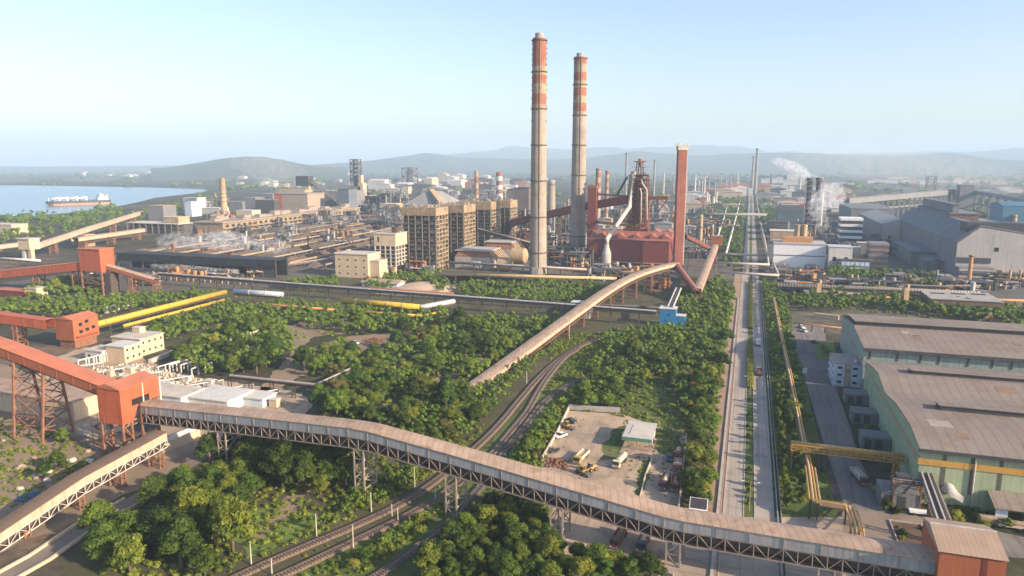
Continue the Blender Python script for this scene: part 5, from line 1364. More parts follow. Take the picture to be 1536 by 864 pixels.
tubes('short yellow thin pipe bending back beside the forest', g3(635, 474, 5), g3(668, 466, 5), .9, yellow)
# dark pipe rack in the middle of the green
pr_ = [g3(345, 563, 7), g3(474, 577, 7), g3(526, 553, 7)]
t = thing('pipe_rack', 'dark pipe rack on paired posts bending at the forest edge', 'pipe rack', (*pr_[1][:2], 0))
part(MB().tube(pr_, .55, 10), 'pipe', concrete_grey, t); part(MB().tube([(x + .3, y - 1.2, z - .2) for x, y, z in pr_], .4, 8), 'pipe', steel_dark, t); part(MB().tube([(x, y - .5, z - 1) for x, y, z in pr_], .3, 6), 'girder', steel_dark, t)
for a, b in zip(pr_, pr_[1:]):
    n = int((Vector(b) - Vector(a)).length / 9)
    for k in range(n):
        p = Vector(a).lerp(Vector(b), k / n)
        for o in (-.8, .8): part(MB().beam((p.x + o, p.y - .5, 0), (p.x + o, p.y - .5, 6), .35), 'post', steel_dark, t)
# cream two-storey offices
def lit_block(label, px, py, w_, d_, h, wm, rm, n):
    x, y = at(px, py)
    return block('works_office', label, 'building', x - w_, x, y, y + d_, h, wm, rm, wins=(n, 2, 1.1, 1.3, 'r'))
lit_block('cream flat-roofed two-storey office with a rooftop tank, behind the white frames', 212, 535, 19, 16, 9.0, cream, concrete_pale, 4)
x, y = at(212, 535)
block('stair_head', 'cream stair head box standing on the two-storey office roof', 'roof structure', x - 15, x - 10, y + 10, y + 14, 12.2, cream, concrete_pale, z0=9.55, over=.1)
lit_block('smaller cream office block with three windows in front of the other one', 188, 545, 12, 11, 8.2, cream, white, 3)
block('works_building', 'low white shed joined before the smaller cream office', 'building', *(lambda p: (p[0] - 24, p[0] - 12.5, p[1] - 2, p[1] + 8))(at(188, 545)), 5.4, white, concrete_pale, wins=(2, 1, 1.2, 1.2, 'f'))
# white concrete beds with frames
rb = random.Random(3)
rub = MB()
for i in range(760):
    u, v = rb.random(), rb.random()
    a, b = at(100 + 330 * u, 553 + 52 * u), at(215 + 215 * u, 545 + 62 * u)
    p = Vector((*a, 0)).lerp(Vector((*b, 0)), v); s = rb.uniform(.2, .75)
    rub.rbox((p.x, p.y), s * 1.6, s, 0, s * rb.uniform(.5, 1.3), rb.uniform(0, 3))
ground_piece(rub, 'rubble', M('pale_rubble', (.58, .50, .40), .95, .3, .4, stain=((.3, .25, .19), .3, .5)), 'stuff')
for i, (px, py) in enumerate(((118, 553), (134, 549), (150, 545), (238, 563), (255, 560), (272, 560), (288, 566))):
    x, y = at(px, py)
    t = thing('portal_frame', 'white concrete portal frame standing over the stony filter beds', 'frame', (x, y, 0), 'white portal frames')
    mb = MB()
    for k in range(3):
        xx, yy = x + k * .5, y + k * 4.0
        mb.beam((xx, yy, 0), (xx, yy, 4.2), .5); mb.beam((xx, yy, 4.2), (xx + .5, yy + 4, 4.2), .5)
    mb.beam((x + 1.5, y + 12, 0), (x + 1.5, y + 12, 4.2), .5)
    part(mb, 'beam', white, t)
def wall_line(label, pts, h, m, th=.5, name='wall'):
    P = [(*at(*p), 0) for p in pts]
    return solo(MB().sweep(P, [(-th / 2, -.1), (-th / 2, h), (th / 2, h), (th / 2, -.1)]), name, m, label, 'wall', P[0], None)
def low(label, pts, h, m, mtop=None):
    P = [at(*p) for p in pts]; t = thing('basin', label, 'basin', (*P[0], 0))
    part(MB().prism(P, 0, h), 'wall', m, t)
    return t
block('filter_shed', 'long grey filter shed with pale roof edge behind the red transfer tower', 'shed', *(lambda a, b: (a[0], b[0], a[1] - 4, a[1] + 9))(at(190, 600), at(302, 604)), 5.5, bluewhite, concrete_pale)
block('filter_shed', 'pale flat white-roofed shed with yellow canopy at the bed end', 'shed', *(lambda a, b: (a[0], b[0], a[1], a[1] + 16))(at(282, 612), at(358, 612)), 4.6, white, white)
block('filter_shed', 'small white shed further along the stony beds', 'shed', *(lambda a, b: (a[0], b[0], a[1], a[1] + 9))(at(352, 607), at(405, 607)), 3.6, bluewhite, white)
block('basin_house', 'cream low building with long roof behind the red inclined trestles', 'building', *(lambda p: (p[0] - 62, p[0], p[1], p[1] + 14))(at(112, 632)), 7.5, cream, beige_roof)
rb = random.Random(12)
for i in range(30):
    u, v = rb.random(), rb.random()
    a, b = at(60 + 350 * u, 560 + 50 * u), at(235 + 190 * u, 556 + 56 * u); x, y = a[0] + (b[0] - a[0]) * v, a[1] + (b[1] - a[1]) * v
    l, w_, h = rb.uniform(2, 6), rb.uniform(1.5, 4), rb.uniform(1.2, 3.4)
    t = thing('filter_block', 'small white block of the low filter plant among pale rubble', 'plant block', (x, y, 0), 'small white filter blocks')
    part(MB().box(x - l / 2, x + l / 2, y - w_ / 2, y + w_ / 2, 0, h), 'wall', white if i % 3 else cream, t); part(MB().box(x - l / 2 - .2, x + l / 2 + .2, y - w_ / 2 - .2, y + w_ / 2 + .2, h + .01, h + .25), 'roof', white if i % 2 else concrete_pale, t)
for i in range(7):
    a = at(95 + 45 * i, 560 + 7 * i)
    t = thing('white_pipe', 'white pipe on short posts crossing the stony filter beds', 'pipe', (*a, 0), 'white filter pipes'); n_ = [(a[0] + 2.6 * k, a[1] + 3.4 * k, 2.6) for k in range(5)]
    part(MB().tube(n_, .28, 8), 'pipe', white, t, smooth=True)
    for p in n_: part(MB().beam((p[0], p[1], 0), (p[0], p[1], 2.4), .2), 'post', white, t)
wall_line('white broken masonry wall beside the lane under the gallery', [(240, 668), (290, 648), (330, 632)], 2.2, white)
wall_line('cream compound wall at the foot of the red tower', [(243, 680), (275, 668), (300, 655)], 3.0, cream)
wall_line('ruined white wall among the trees below the cream office', [(315, 515), (352, 511), (388, 501)], 3.4, white, 1.2)
wall_line('second pale wall stub above the sandy track', [(300, 520), (318, 508), (330, 500)], 2.6, concrete_pale, 1.2)
wall_line('low white parapet by the yellow pipes', [(160, 470), (198, 458)], 4, white, 3)
wall_line('long pale concrete ledge leading down to the filter beds', [(225, 545), (262, 530), (285, 518)], 2.0, concrete_pale, 2)
solo(MB().rbox((*at(572, 553),), 14, 3, 0, 3, rad(30)), 'container', rubble_mat, 'rusty scrap wagon body lying by the sandy track', 'container', (*at(572, 553), 0))
sm = MB(); c_ = at(625, 437)
NM = 14
for k in range(NM + 1):
    for i in range(NM + 1):
        u, v = -1 + 2 * i / NM, -1 + 2 * k / NM
        sm.v.append((c_[0] + u * 26, c_[1] + v * 30 + 10, 5.0 * max(0, 1 - u * u) * max(0, 1 - v * v) + .02 + .5 * noise.noise(Vector((u * 3, v * 3, 1)))))
for k in range(NM):
    for i in range(NM): a = k * (NM + 1) + i; sm.f.append((a, a + 1, a + NM + 2, a + NM + 1))
solo(sm, 'sand_heap', sand, 'smooth pinkish sand heap between trees and the pipe conveyor', 'heap', (*c_, 0), smooth=True)
# black quench shed with steam
x0, x1, Yq = -572, -394, 548
t = thing('quench_shed', 'long black quench shed with open front, steaming, beside the far red tower', 'shed', (-480, Yq, 0))
hq = up(-392, Yq, 389)
part(MB().box(x0, x1, Yq + 1, Yq + 3, 0, hq), 'back_wall', black, t); part(MB().box(x0, x1, Yq - 16, Yq + 3.5, hq + .01, hq + 1), 'roof', black, t)
for k in range(13): part(MB().box(x0 + (x1 - x0) * k / 12 - .5, x0 + (x1 - x0) * k / 12 + .5, Yq - 15.6, Yq - 14.6, 0, hq), 'column', steel_dark, t)
part(MB().box(x0 - .2, x1 + .2, Yq - 16.4, Yq - 16.05, hq * .58, hq + .9), 'fascia', black, t)
part(MB().box(x0, x1 - 30, Yq - 24, Yq - 20, 0, 3.2), 'wharf', charcoal, t)
part(MB().box(x1 - 28, x1 - .6, Yq - 15.4, Yq - 15, 0, hq * .7), 'screen', charcoal, t)
x, y = at(262, 397); solo(MB().cyl((x, y, 0), (x, y, 21), 1.1, .8, 8).box(x - 1.6, x + 1.6, y - 1.6, y + 1.6, 17, 21), 'vent_stack', steel_rust, 'small dark vent post rising from the black quench shed', 'chimney', (x, y, 0))
# red crane
x, y = at(338, 412); hh = up(x + 2, y, 377)
t = thing('crane', 'dark red lattice crane jib leaning over the black quench shed', 'crane', (x, y, 0))
p0, p1 = Vector((x - 2, y, 1.5)), Vector((x + 7, y, hh)); jm = MB()
for o in ((-.8, -.8), (.8, -.8), (.8, .8), (-.8, .8)): jm.beam(p0 + Vector((o[0], o[1], 0)), p1 + Vector((o[0] * .4, o[1] * .4, 0)), .4)
for k in range(8): a = p0.lerp(p1, k / 8); b = p0.lerp(p1, (k + 1) / 8); jm.beam(a + Vector((-.8, -.8, 0)), b + Vector((.8, -.8, 0)), .3); jm.beam(a + Vector((.8, .8, 0)), b + Vector((-.8, .8, 0)), .3)
part(jm, 'jib', maroon, t); part(MB().box(x - 6, x + 3, y - 2, y + 2, 0, 3.4), 'body', maroon, t); part(MB().beam(p1, (x + 12, y, 6), .2), 'cable', charcoal, t)
t = thing('loading_rack', 'long tan loading rack with many posts before the quench shed', 'rack', (*at(330, 425), 0)); x, y = at(330, 425)
part(MB().box(x - 70, x + 32, y, y + 2, 5, 5.6), 'deck', pipe_tan, t)
for k in range(18): part(MB().box(x - 70 + 6 * k - .4, x - 70 + 6 * k + .4, y, y + .8, 0, 4.99), 'post', tower_tan, t)
# stockyard heaps
def heap(label, X, w_, Ya, Yb, h, mat, seed):
    mb = MB(); n = int((Yb - Ya) / 3.4); m = 14
    for k in range(n + 1):
        y = Ya + (Yb - Ya) * k / n; e_ = min(1, k / 5, (n - k) / 5)
        for i in range(m + 1):
            u = -1 + 2 * i / m
            nz = noise.fractal(Vector((X * .1 + u * 1.5 + seed, y / 16, seed)), 1, 2, 4)
            mb.v.append((X + u * w_ * (.9 + .1 * nz), y, max(-.1, h * e_ * (1 - abs(u)) * (1 + .4 * nz) + e_ * .9 * noise.fractal(Vector((X + u * 9, y / 2.2, seed)), .7, 2, 3))))
    for k in range(n):
        for i in range(m): a = k * (m + 1) + i; mb.f.append((a, a + 1, a + m + 2, a + m + 1))
    solo(mb, 'ore_heap', mat, label, 'heap', (X, (Ya + Yb) / 2, 0), 'stockyard heaps')
for k in range(9):
    X = -640 + 40 * k
    heap(('brown long ore heap in the stockyard', 'dark long coal heap in the stockyard', 'reddish long ore heap in the stockyard')[k % 3], X, 15, 585 + 8 * (k % 3), 1010 + 30 * (k % 2), 5.5 + (k * 5) % 3, (ore, coal, ore_red)[k % 3] if k % 3 != 1 else M('dark_ore', (.088, .074, .06), .95, .3, .2, bump=.3) if 'dark_ore' not in bpy.data.materials else bpy.data.materials['dark_ore'], k)
for i, (px, py, l) in enumerate(((420, 386, 'thin tan stacker mast in the stockyard'), (463, 380, 'dark stacker mast standing between ore heaps'))):
    x, y = at(px, py); h = up(x, y, py - 26)
    t = thing('stacker', l, 'stacker', (x, y, 0)); part(MB().beam((x, y, 0), (x, y, h), 1.2), 'mast', tower_tan if i == 0 else steel_dark, t)
    part(MB().beam((x, y, h * .55), (x + 34, y + 6, h * .9), .8), 'boom', tower_tan if i == 0 else steel_dark, t); part(MB().box(x - 4, x + 4, y - 3, y + 3, 0, 3), 'base', steel_dark, t)
# long tan pellet building and racks behind the stockyard
X0_, X1_ = -770, -722
hb = up(X1_, 860, 335)
t = thing('process_building', 'very long tan concrete building with rows of openings along the stockyard', 'industrial building', (X1_, 860, 0))
part(MB().box(X0_, X1_, 860, 1250, 0, hb), 'wall', grimy_tan, t)
part(MB().box(X0_ - 2, X1_ + 2, 858, 1252, hb + .01, hb + 1.6), 'roof', grimy_roof, t)
rb = random.Random(9)
for k in range(30):
    y = 866 + 12.8 * k; part(MB().box(X1_, X1_ + .2, y, y + 6.5, hb * .55, hb * .8), 'window', opening, t)
    part(MB().box(X1_, X1_ + .2, y + 2, y + 7.5, hb * .12, hb * .34), 'window', steel_dark, t)
part(MB().box(X1_ + .3, X1_ + 6, 858, 1252, hb * .42, hb * .47), 'gallery_ledge', grimy_roof, t)
for k in range(24): x, y = X0_ + 4 + rb.uniform(0, 30), 868 + 15.5 * k; part(MB().box(x, x + 10, y, y + 16, hb + 1.61, hb + rb.uniform(3, 9)), 'roof_plant', steel_grey, t)
t = thing('storage_rack', 'dark multi-level rack of pipes and beams beside the tan hopper house', 'rack', (-800, 900, 0)); hr = hb * .95
mb = MB()
for k in range(6): mb.box(-868, -774, 836 - 6 * (k % 2), 859, hr * k / 5.2, hr * k / 5.2 + 1.0)
for k in range(9): mb.box(-868 + 11.5 * k, -866.4 + 11.5 * k, 829, 830.4, 0, hr)
part(mb, 'frame', bunker_frame, t); part(MB().box(-866, -775, 842, 858, .1, hr - 1), 'core', charcoal, t); part(MB().box(-869, -773, 829, 859.5, hr + .01, hr + 1), 'roof', white, t)
fblock('hopper_house', 'stepped tan hopper house with grey flank where the diagonal conveyor lands', 'building', 224, 247, 346, 309, 26, grey_hall, tower_tan)
fblock('hopper_house', 'lower tan block with pale vertical legs joined to the stepped hopper house', 'building', 247, 269, 350, 326, 22, tower_tan, cream, wins=(5, 1, 2.2, 6, 'f'))
for l, a in (('white stepped works block behind the dark storage rack', (276, 296, 322, 297)), ('long white low block behind the storage rack', (290, 330, 322, 312)), ('pale blue-grey block near the ringed tan chimney', (278, 288, 325, 303)), ('low cream building next to the ringed chimney foot', (354, 378, 325, 316))):
    fblock('works_building', l, 'building', *a, 26, far_pale if 'white' in l else (cream if 'cream' in l else bluewhite), white)
for l, a, m in (('dark grey shed right behind the ringed tan chimney', (344, 364, 318, 303), grey_hall), ('taller dark grey shed beside the red-ended hall', (363, 384, 318, 297), grey_hall), ('brown dark process block before the red-ended hall', (384, 412, 322, 300), charcoal), ('black upper storey block by the red-ended hall', (386, 410, 314, 291), grey_hall)):
    fblock('works_building', l, 'building', *a, 40, m, steel_grey)
Yr = at(436, 322)[1]; xa, xb, xc = xat(412, Yr, 10), xat(424, Yr, 10), xat(462, Yr, 10); hr = up(xb, Yr, 291)
t = thing('process_hall', 'large hall with red corner panel and tan ribbed front behind the stockyard', 'industrial building', (xb, Yr, 0))
part(MB().box(xa, xb - .05, Yr, Yr + 60, 0, hr), 'red_panel', red, t); part(MB().box(xb, xc, Yr, Yr + 60, 0, hr), 'wall', M('tan_ribbed', (.36, .29, .22), .8, .15, .1, ribs=((1, 1, 0), 4, .35), streak=.4), t); part(MB().box(xa - 1, xc + 1, Yr - 1, Yr + 61, hr + .01, hr + 1.5), 'roof', steel_grey, t)
part(MB().box(xa - 40, xa + 30, Yr + 62, Yr + 90, 0, hr + 6), 'rear_block', tower_tan, t)
fblock('process_hall', 'long grey hall continuing beyond the red-ended hall', 'industrial building', 462, 521, 316, 287, 70, grey_hall, steel_grey)
fblock('works_building', 'dark blue-grey block under the headframe conveyor', 'building', 508, 524, 322, 284, 30, M('slate_sheet', (.12, .14, .17), .8, .15, .05), charcoal)
x, y = at(457, 318); h = up(x, y, 264)
t = thing('headframe', 'dark headframe box on a tan leg feeding the grey hall', 'tower', (x, y, 0))
part(MB().box(x - 18, x + 12, y, y + 20, h * .72, h), 'cabin', charcoal, t); part(MB().box(x + 4, x + 12, y + 1, y + 9, 0, h * .72 - .1), 'leg', tower_tan, t); part(MB().beam((x + 12, y + 8, h * .86), (*at(518, 316), 6), 7, 7), 'gallery', charcoal, t)
# lattice granulation tower
x, y = at(533, 312); h = up(x, y, 239); w_ = 9.0
t = thing('lattice_tower', 'tall dark lattice tower with stacked pipes beyond the stockyard', 'tower', (x, y, 0))
lg, br = tower_mesh((x, y + 8), 0, h, 0, 2 * w_, 16, 1.8, bays=12)
f_ = part(br, 'frame', far_dark, t)
for k in range(4): part(cut(lg, k), 'leg', far_dark, f_)
part(MB().cyl((x - 2, y + 8, 0), (x - 2, y + 8, h * .97), 4.5, n=10), 'column', grey_hall, t)
pl = MB()
for k in range(12): pl.box(x - w_, x + w_, y, y + 16, h * (k + 1) / 12 - .6, h * (k + 1) / 12)
part(pl, 'platform', far_dark, t)
part(MB().box(x - w_ - 8, x + w_ + 6, y - 2, y + 18, 0, h * .45), 'lower_block', M('lattice_block', (.2, .17, .15), .8, .3, .12), t)
part(MB().box(x + w_ + .5, x + w_ + 13, y - 2, y + 16, 0, h * .52).box(x + w_ + 3, x + w_ + 9, y, y + 10, h * .52, h * .68), 'lit_block', far_tan, t)
for l, a, m in (('dark box plant right of the lattice tower', (548, 568, 318, 294), charcoal), ('tan hopper block beside the dark box plant', (570, 585, 322, 306), far_tan), ('pale shed row below the lattice tower', (520, 556, 322, 310), far_pale), ('cream drum-like silo block at the stockyard end', (583, 595, 323, 306), tower_tan)):
    fblock('works_building', l, 'building', *a, 30, m, far_pale)
# tent-shaped stockpile shed
x0, x1, Yt = xat(604, 990, 15), xat(668, 990, 15), 990; zt = up((x0 + x1) / 2, Yt, 288); ze = up(x0, Yt, 308)
t = thing('stockpile_shed', 'grey tent-roofed stockpile shed with a lit conveyor spine behind the bunkers', 'shed', ((x0 + x1) / 2, Yt, 0))
part(MB().box(x0 + 3, x1 - 3, Yt + 3, Yt + 77, 0, ze), 'wall', grey_hall, t)
part(MB().hexa([(x0, Yt, ze), (x1, Yt, ze), (x1, Yt + 80, ze), (x0, Yt + 80, ze)], [((x0 + x1) / 2 - 7, Yt + 28, zt), ((x0 + x1) / 2 + 7, Yt + 28, zt), ((x0 + x1) / 2 + 7, Yt + 52, zt), ((x0 + x1) / 2 - 7, Yt + 52, zt)]), 'roof', far_grey, t)
part(MB().beam(((x0 + x1) / 2, Yt + 30, zt + 1.5), (x1 + 6, Yt - 14, ze - 3), 8, 5), 'spine', tower_tan, t)
fblock('works_building', 'brown tall block behind the last bunker tower', 'building', 771, 793, 342, 282, 30, M('brown_block', (.15, .12, .115), .8, .15, .05, streak=.3), charcoal)
fblock('works_building', 'grey stepped block next to the brown tall block', 'building', 760, 776, 338, 284, 30, grey_hall, charcoal)
# diagonal tan conveyors by the coast
gallery('conveyor_gallery', 'long tan diagonal gallery climbing to the stepped hopper house', [(*at(52, 367, 14), 14), (*at(132, 341, 22), 22), (*at(212, 317, 27), 27)], 7, 4.5, 0, tan_sheet, tan_sheet, steel_rust, [0.3, .8, 1.4, 1.8], wl=4, leg=.8)
gallery('conveyor_gallery', 'lower tan double gallery below the diagonal one', [(*at(112, 357, 14), 14), (*at(213, 343, 14), 14)], 9, 4, 2.5, beige_roof, tan_sheet, steel_rust, [0.1, .5, .9], wl=4, leg=.8, tstep=8)
gallery('conveyor_gallery', 'pale low gallery leading off the frame at the small cream transfer box', [(*at(-40, 372, 12), 12), (*at(30, 364, 13), 13)], 7, 4, 0, beige_roof, tan_sheet, steel_rust, [.5], wl=4, leg=.8)
x, y = at(38, 390); h = up(x, y, 359)
t = thing('transfer_house', 'small cream transfer box on pale legs at the foot of the diagonal gallery', 'transfer house', (x, y, 0))
part(MB().box(x - 8, x + 8, y, y + 12, h * .5, h), 'wall', cream, t); part(MB().box(x - 9, x + 9, y - 1, y + 13, h + .01, h + .8), 'roof', concrete_pale, t); part(MB().box(x - 5, x - 1, y + 1, y + 5, 0, h * .5 - .02), 'leg', white, t); part(MB().box(x + 4, x + 8, y + 1, y + 5, 0, h * .5 - .02), 'leg', cream, t)
fblock('works_building', 'tan stub building under the lower double gallery', 'building', 113, 128, 370, 353, 14, tower_tan, cream)
tubes('pair of white pipes crossing low ground before the first red gallery', g3(-20, 386, 6), g3(60, 391, 6), 1.2, white)
fblock('works_building', 'pale roofed shed among coastal trees at the frame edge', 'building', -20, 18, 352, 337, 25, cream, concrete_pale)
# bulk carrier in the bay
sx, sy_ = at(114, 307.5); e1 = Vector((*at(165, 305.5), 0)); e0 = Vector((*at(69, 308.8), 0)); L_ = (e1 - e0).length; d_ = (e1 - e0).normalized(); nn = Vector((-d_.y, d_.x, 0)); hs = L_ / 95
def S(u, v, z): q = e0 + d_ * (u * L_) + nn * v; return (q.x, q.y, z)
t = thing('bulk_carrier', 'white-topped bulk carrier with deck cranes and rusty lower hull in the bay', 'ship', ((e0 + e1) / 2).to_tuple())
def hullp(z0, z1, rake, m, nm):
    mb = MB(); st = [(0, .5), (.04, 6), (.1, 11), (.2, 14), (.85, 14), (.96, 12), (1, 9)]
    for z, k in ((z0, rake), (z1, 0)):
        for u, hw in st: mb.v.append(S(u + (k if u < .05 else 0), -hw, z))
        for u, hw in reversed(st): mb.v.append(S(u + (k if u < .05 else 0), hw, z))
    n = len(st) * 2; mb.f = [tuple(range(n - 1, -1, -1)), tuple(range(n, 2 * n))] + [(i, (i + 1) % n, n + (i + 1) % n, n + i) for i in range(n)]
    return part(mb, nm, m, t)
hullp(.2, 6.2 * hs / 2, .05, hull_rust, 'lower_hull'); hullp(6.25 * hs / 2, 7.3 * hs, .0, hull_dark, 'hull')
zd = 7.32 * hs
part(MB().hexa([S(.79, -11, zd), S(.97, -11, zd), S(.97, 11, zd), S(.79, 11, zd)], [S(.80, -11, zd + 5 * hs), S(.94, -11, zd + 5 * hs), S(.94, 11, zd + 5 * hs), S(.80, 11, zd + 5 * hs)]).hexa([S(.82, -13, zd + 5 * hs), S(.90, -13, zd + 5 * hs), S(.90, 13, zd + 5 * hs), S(.82, 13, zd + 5 * hs)], [S(.83, -12, zd + 9 * hs), S(.89, -12, zd + 9 * hs), S(.89, 12, zd + 9 * hs), S(.83, 12, zd + 9 * hs)]), 'superstructure', ship_white, t)
part(MB().hexa([S(.93, -4, zd + 5 * hs), S(.97, -4, zd + 5 * hs), S(.97, 4, zd + 5 * hs), S(.93, 4, zd + 5 * hs)], [S(.935, -3, zd + 9 * hs), S(.965, -3, zd + 9 * hs), S(.965, 3, zd + 9 * hs), S(.935, 3, zd + 9 * hs)]), 'funnel', far_tan, t)
part(MB().beam(S(.86, 0, zd + 9 * hs), S(.86, 0, zd + 12 * hs), 1.6), 'mast', ship_white, t)
for u in (.21, .33, .48, .62):
    part(MB().beam(S(u, 0, zd), S(u, 0, zd + 6.5 * hs), 4.2).beam(S(u, 0, zd + 4.5 * hs), S(u - .11, 0, zd + 4 * hs), 1.8).beam(S(u, 0, zd + 6.5 * hs), S(u - .11, 0, zd + 4 * hs), .6), 'deck_crane', ship_white, t)
    part(MB().hexa([S(u - .1, -8, zd + .01), S(u - .02, -8, zd + .01), S(u - .02, 8, zd + .01), S(u - .1, 8, zd + .01)], [S(u - .1, -8, zd + 2.2), S(u - .02, -8, zd + 2.2), S(u - .02, 8, zd + 2.2), S(u - .1, 8, zd + 2.2)]), 'hatch', far_grey, t)
part(MB().beam(S(.045, 0, zd), S(.045, 0, zd + 5 * hs), 1.4), 'foremast', ship_white, t)
# ------------------------------------------------------------------ grey halls and plant across the divided road
Yw = 744
x0, x1 = xat(1160, Yw, 10), xat(1238, Yw, 10); hw = up(x0, Yw, 365)
t = thing('works_hall', 'white two-tier hall with brown rooftop cabin beside the divided road', 'industrial building', (x0, Yw, 0))
part(MB().box(x0, x1, Yw, Yw + 34, 0, hw * .5), 'lower_wall', white_clean, t); part(MB().box(x0, x1 + .2, Yw - .3, Yw + 34, hw * .5 + .01, hw * .5 + .7), 'ledge', charcoal, t)
part(MB().box(x0, x1, Yw + .3, Yw + 34, hw * .5 + .71, hw), 'upper_wall', white_clean, t); part(MB().box(x0 - .5, x1 + .5, Yw - .5, Yw + 34.5, hw + .01, hw + .6), 'roof', pale_hall, t)
xm0, xm1 = xat(1173, Yw + 20, 25), xat(1218, Yw + 20, 25)
part(MB().box(xm0, xm1, Yw + 8, Yw + 22, hw + .61, hw + 5.5), 'rooftop_cabin', pipe_rust, t)
for px in (1196, 1206): x = xat(px, Yw + 46, 30); part(MB().cyl((x, Yw + 46, 0), (x, Yw + 46, up(x, Yw + 46, 337)), 3.0, n=12), 'vent_stack', tower_tan, t)
fblock('works_building', 'tall white plant house with metal roof next to the two-tier hall', 'building', 1242, 1277, 407, 371, 20, white, pipe_silver, wins=(2, 1, 3, 4, 'f'))
fblock('office_building', 'dark glazed low office with pale window grid before the white plant house', 'building', 1258, 1305, 410, 391, 14, M('office_frame', (.14, .17, .22), .6, .1, .1), charcoal, wins=None)
Yg = at(1281, 410)[1]
t = thing('window_screen', 'pale glazing grid standing on the dark low office front', 'glazing', (xat(1281, Yg, 5), Yg - 1, 0))
for k in range(2):
    for i in range(6):
        x = xat(1261, Yg, 5) + (xat(1303, Yg, 5) - xat(1261, Yg, 5)) * (i + .1) / 6
        part(MB().box(x, x + 3.4, Yg - .4, Yg - .2, 2 + 5 * k, 5.5 + 5 * k), 'pane', bluewhite, t)
def ribbed(label, pxl, pxr, pyb, pyt, d_, m1, m2, n):
    Y = at((pxl + pxr) / 2, pyb)[1]; x0, x1 = xat(pxl, Y, 12), xat(pxr, Y, 12); h = up(x0, Y, pyt)
    t = thing('plant_tower', label, 'building', (x0, Y, 0)); part(MB().box(x0 + .6, x1 - .6, Y + .6, Y + d_, 0, h), 'wall', m1, t)
    for k in range(n): z = h * (k + 1) / n; part(MB().box(x0, x1, Y, Y + d_ + .5, z - h / n * .42, z + .05), 'louvre_band', m2, t)
    return t
ribbed('dark brown stepped cooling block with grey bands near the white plant house', 1304, 1333, 406, 365, 22, brown_hall, grey_hall, 5)
ribbed('white louvred tower block behind the white plant house', 1259, 1293, 372, 327, 24, charcoal, white_clean, 5)
for l, a, m in (('small grey plant box between the louvred tower and brown block', (1285, 1303, 398, 365), grey_hall), ('grey pipe-laden box beside the white plant house', (1276, 1290, 400, 372), pale_hall)): fblock('works_building', l, 'building', *a, 12, m, pale_hall)
# grey rolling hall complex
Yh = 731; x0 = xat(1433, Yh, 12); h1 = up(x0, Yh, 364.5); xr = xat(1470, Yh, 40); hr = up(xr, Yh, 340); x2 = x0 + 118
t = thing('steel_shop', 'big pale-fronted steel shop with dark flank and wide grey roof', 'industrial building', (x0, Yh, 0))
Yb = 1010
part(MB().profile([(x0, Yh, 0), (x0, Yh, h1), (xr, Yh, hr - .6), (x2, Yh, h1 - 2), (x2, Yh, 0)], (0, Yh, 0), (0, Yb, 0)), 'wall', pale_hall, t)
part(MB().profile([(x0 - 1, Yh, h1), (xr, Yh, hr), (x2 + 1, Yh, h1 - 2), (x2 + 1, Yh, h1 - 1), (xr, Yh, hr + 1), (x0 - 1, Yh, h1 + 1)], (0, Yh - 1, 0), (0, Yb + 1, 0)), 'roof', grey_hall_roof, t)
part(MB().box(x0 - .3, x0, Yh + .4, Yb, 0, h1 - .1), 'shaded_side', grey_hall, t)  # darker sheet over the pale wall puts the flank's shade into its colour
xe = xat(1487, Yh, 20)
part(MB().box(x0 + 1, xe, Yh - .5, Yh - .02, h1 * .42, h1 * .58), 'louvre', charcoal, t)
part(MB().box(x0, xe, Yh - 14, Yh - .6, 0, h1 * .33), 'porch', grey_hall, t)
for k in range(3): part(MB().box(x0 - .1, xe + .2, Yh - 14.5, Yh - 14.02, h1 * (.04 + .1 * k), h1 * (.09 + .1 * k)), 'porch_band', charcoal if k % 2 else pale_hall, t)
part(MB().box(xe + 2, xe + 5, Yh - .2, Yh - .02, h1 * .78, h1 * .9), 'opening', opening, t)
part(MB().box(x0 + 8, x0 + 52, Yh + 8, Yh + 30, h1 + .9, hr + 3), 'roof_monitor', charcoal, t)
# upper dark block
Yu = Yh + 110; xa, xb = xat(1426, Yu, 50), xat(1469, Yu, 50); hu = up(xa, Yu, 321); hu2 = up(xa, Yu, 312)
t = thing('converter_house', 'tall dark converter house with brown front rising out of the steel shop', 'industrial building', (xa, Yu, 0))
part(MB().box(xa, xb, Yu, Yu + 150, h1 * .5, hu), 'wall', brown_hall, t); part(MB().box(xa - .4, xa, Yu + .2, Yu + 150, h1 * .5, hu - .1), 'shaded_side', grey_hall, t)  # grey sheet colours the flank that lies in shade
part(MB().box(xa - 1, xb + 1, Yu - 1, Yu + 151, hu + .01, hu + 1), 'roof', grey_hall_roof, t)
part(MB().box(xa + 4, xb - 16, Yu + 10, Yu + 150, hu + 1.01, hu + 9), 'roof_monitor', grey_hall, t); part(MB().box(xa + 3, xb - 15, Yu + 9, Yu + 151, hu + 9.01, hu + 9.8), 'monitor_roof', grey_hall_roof, t)
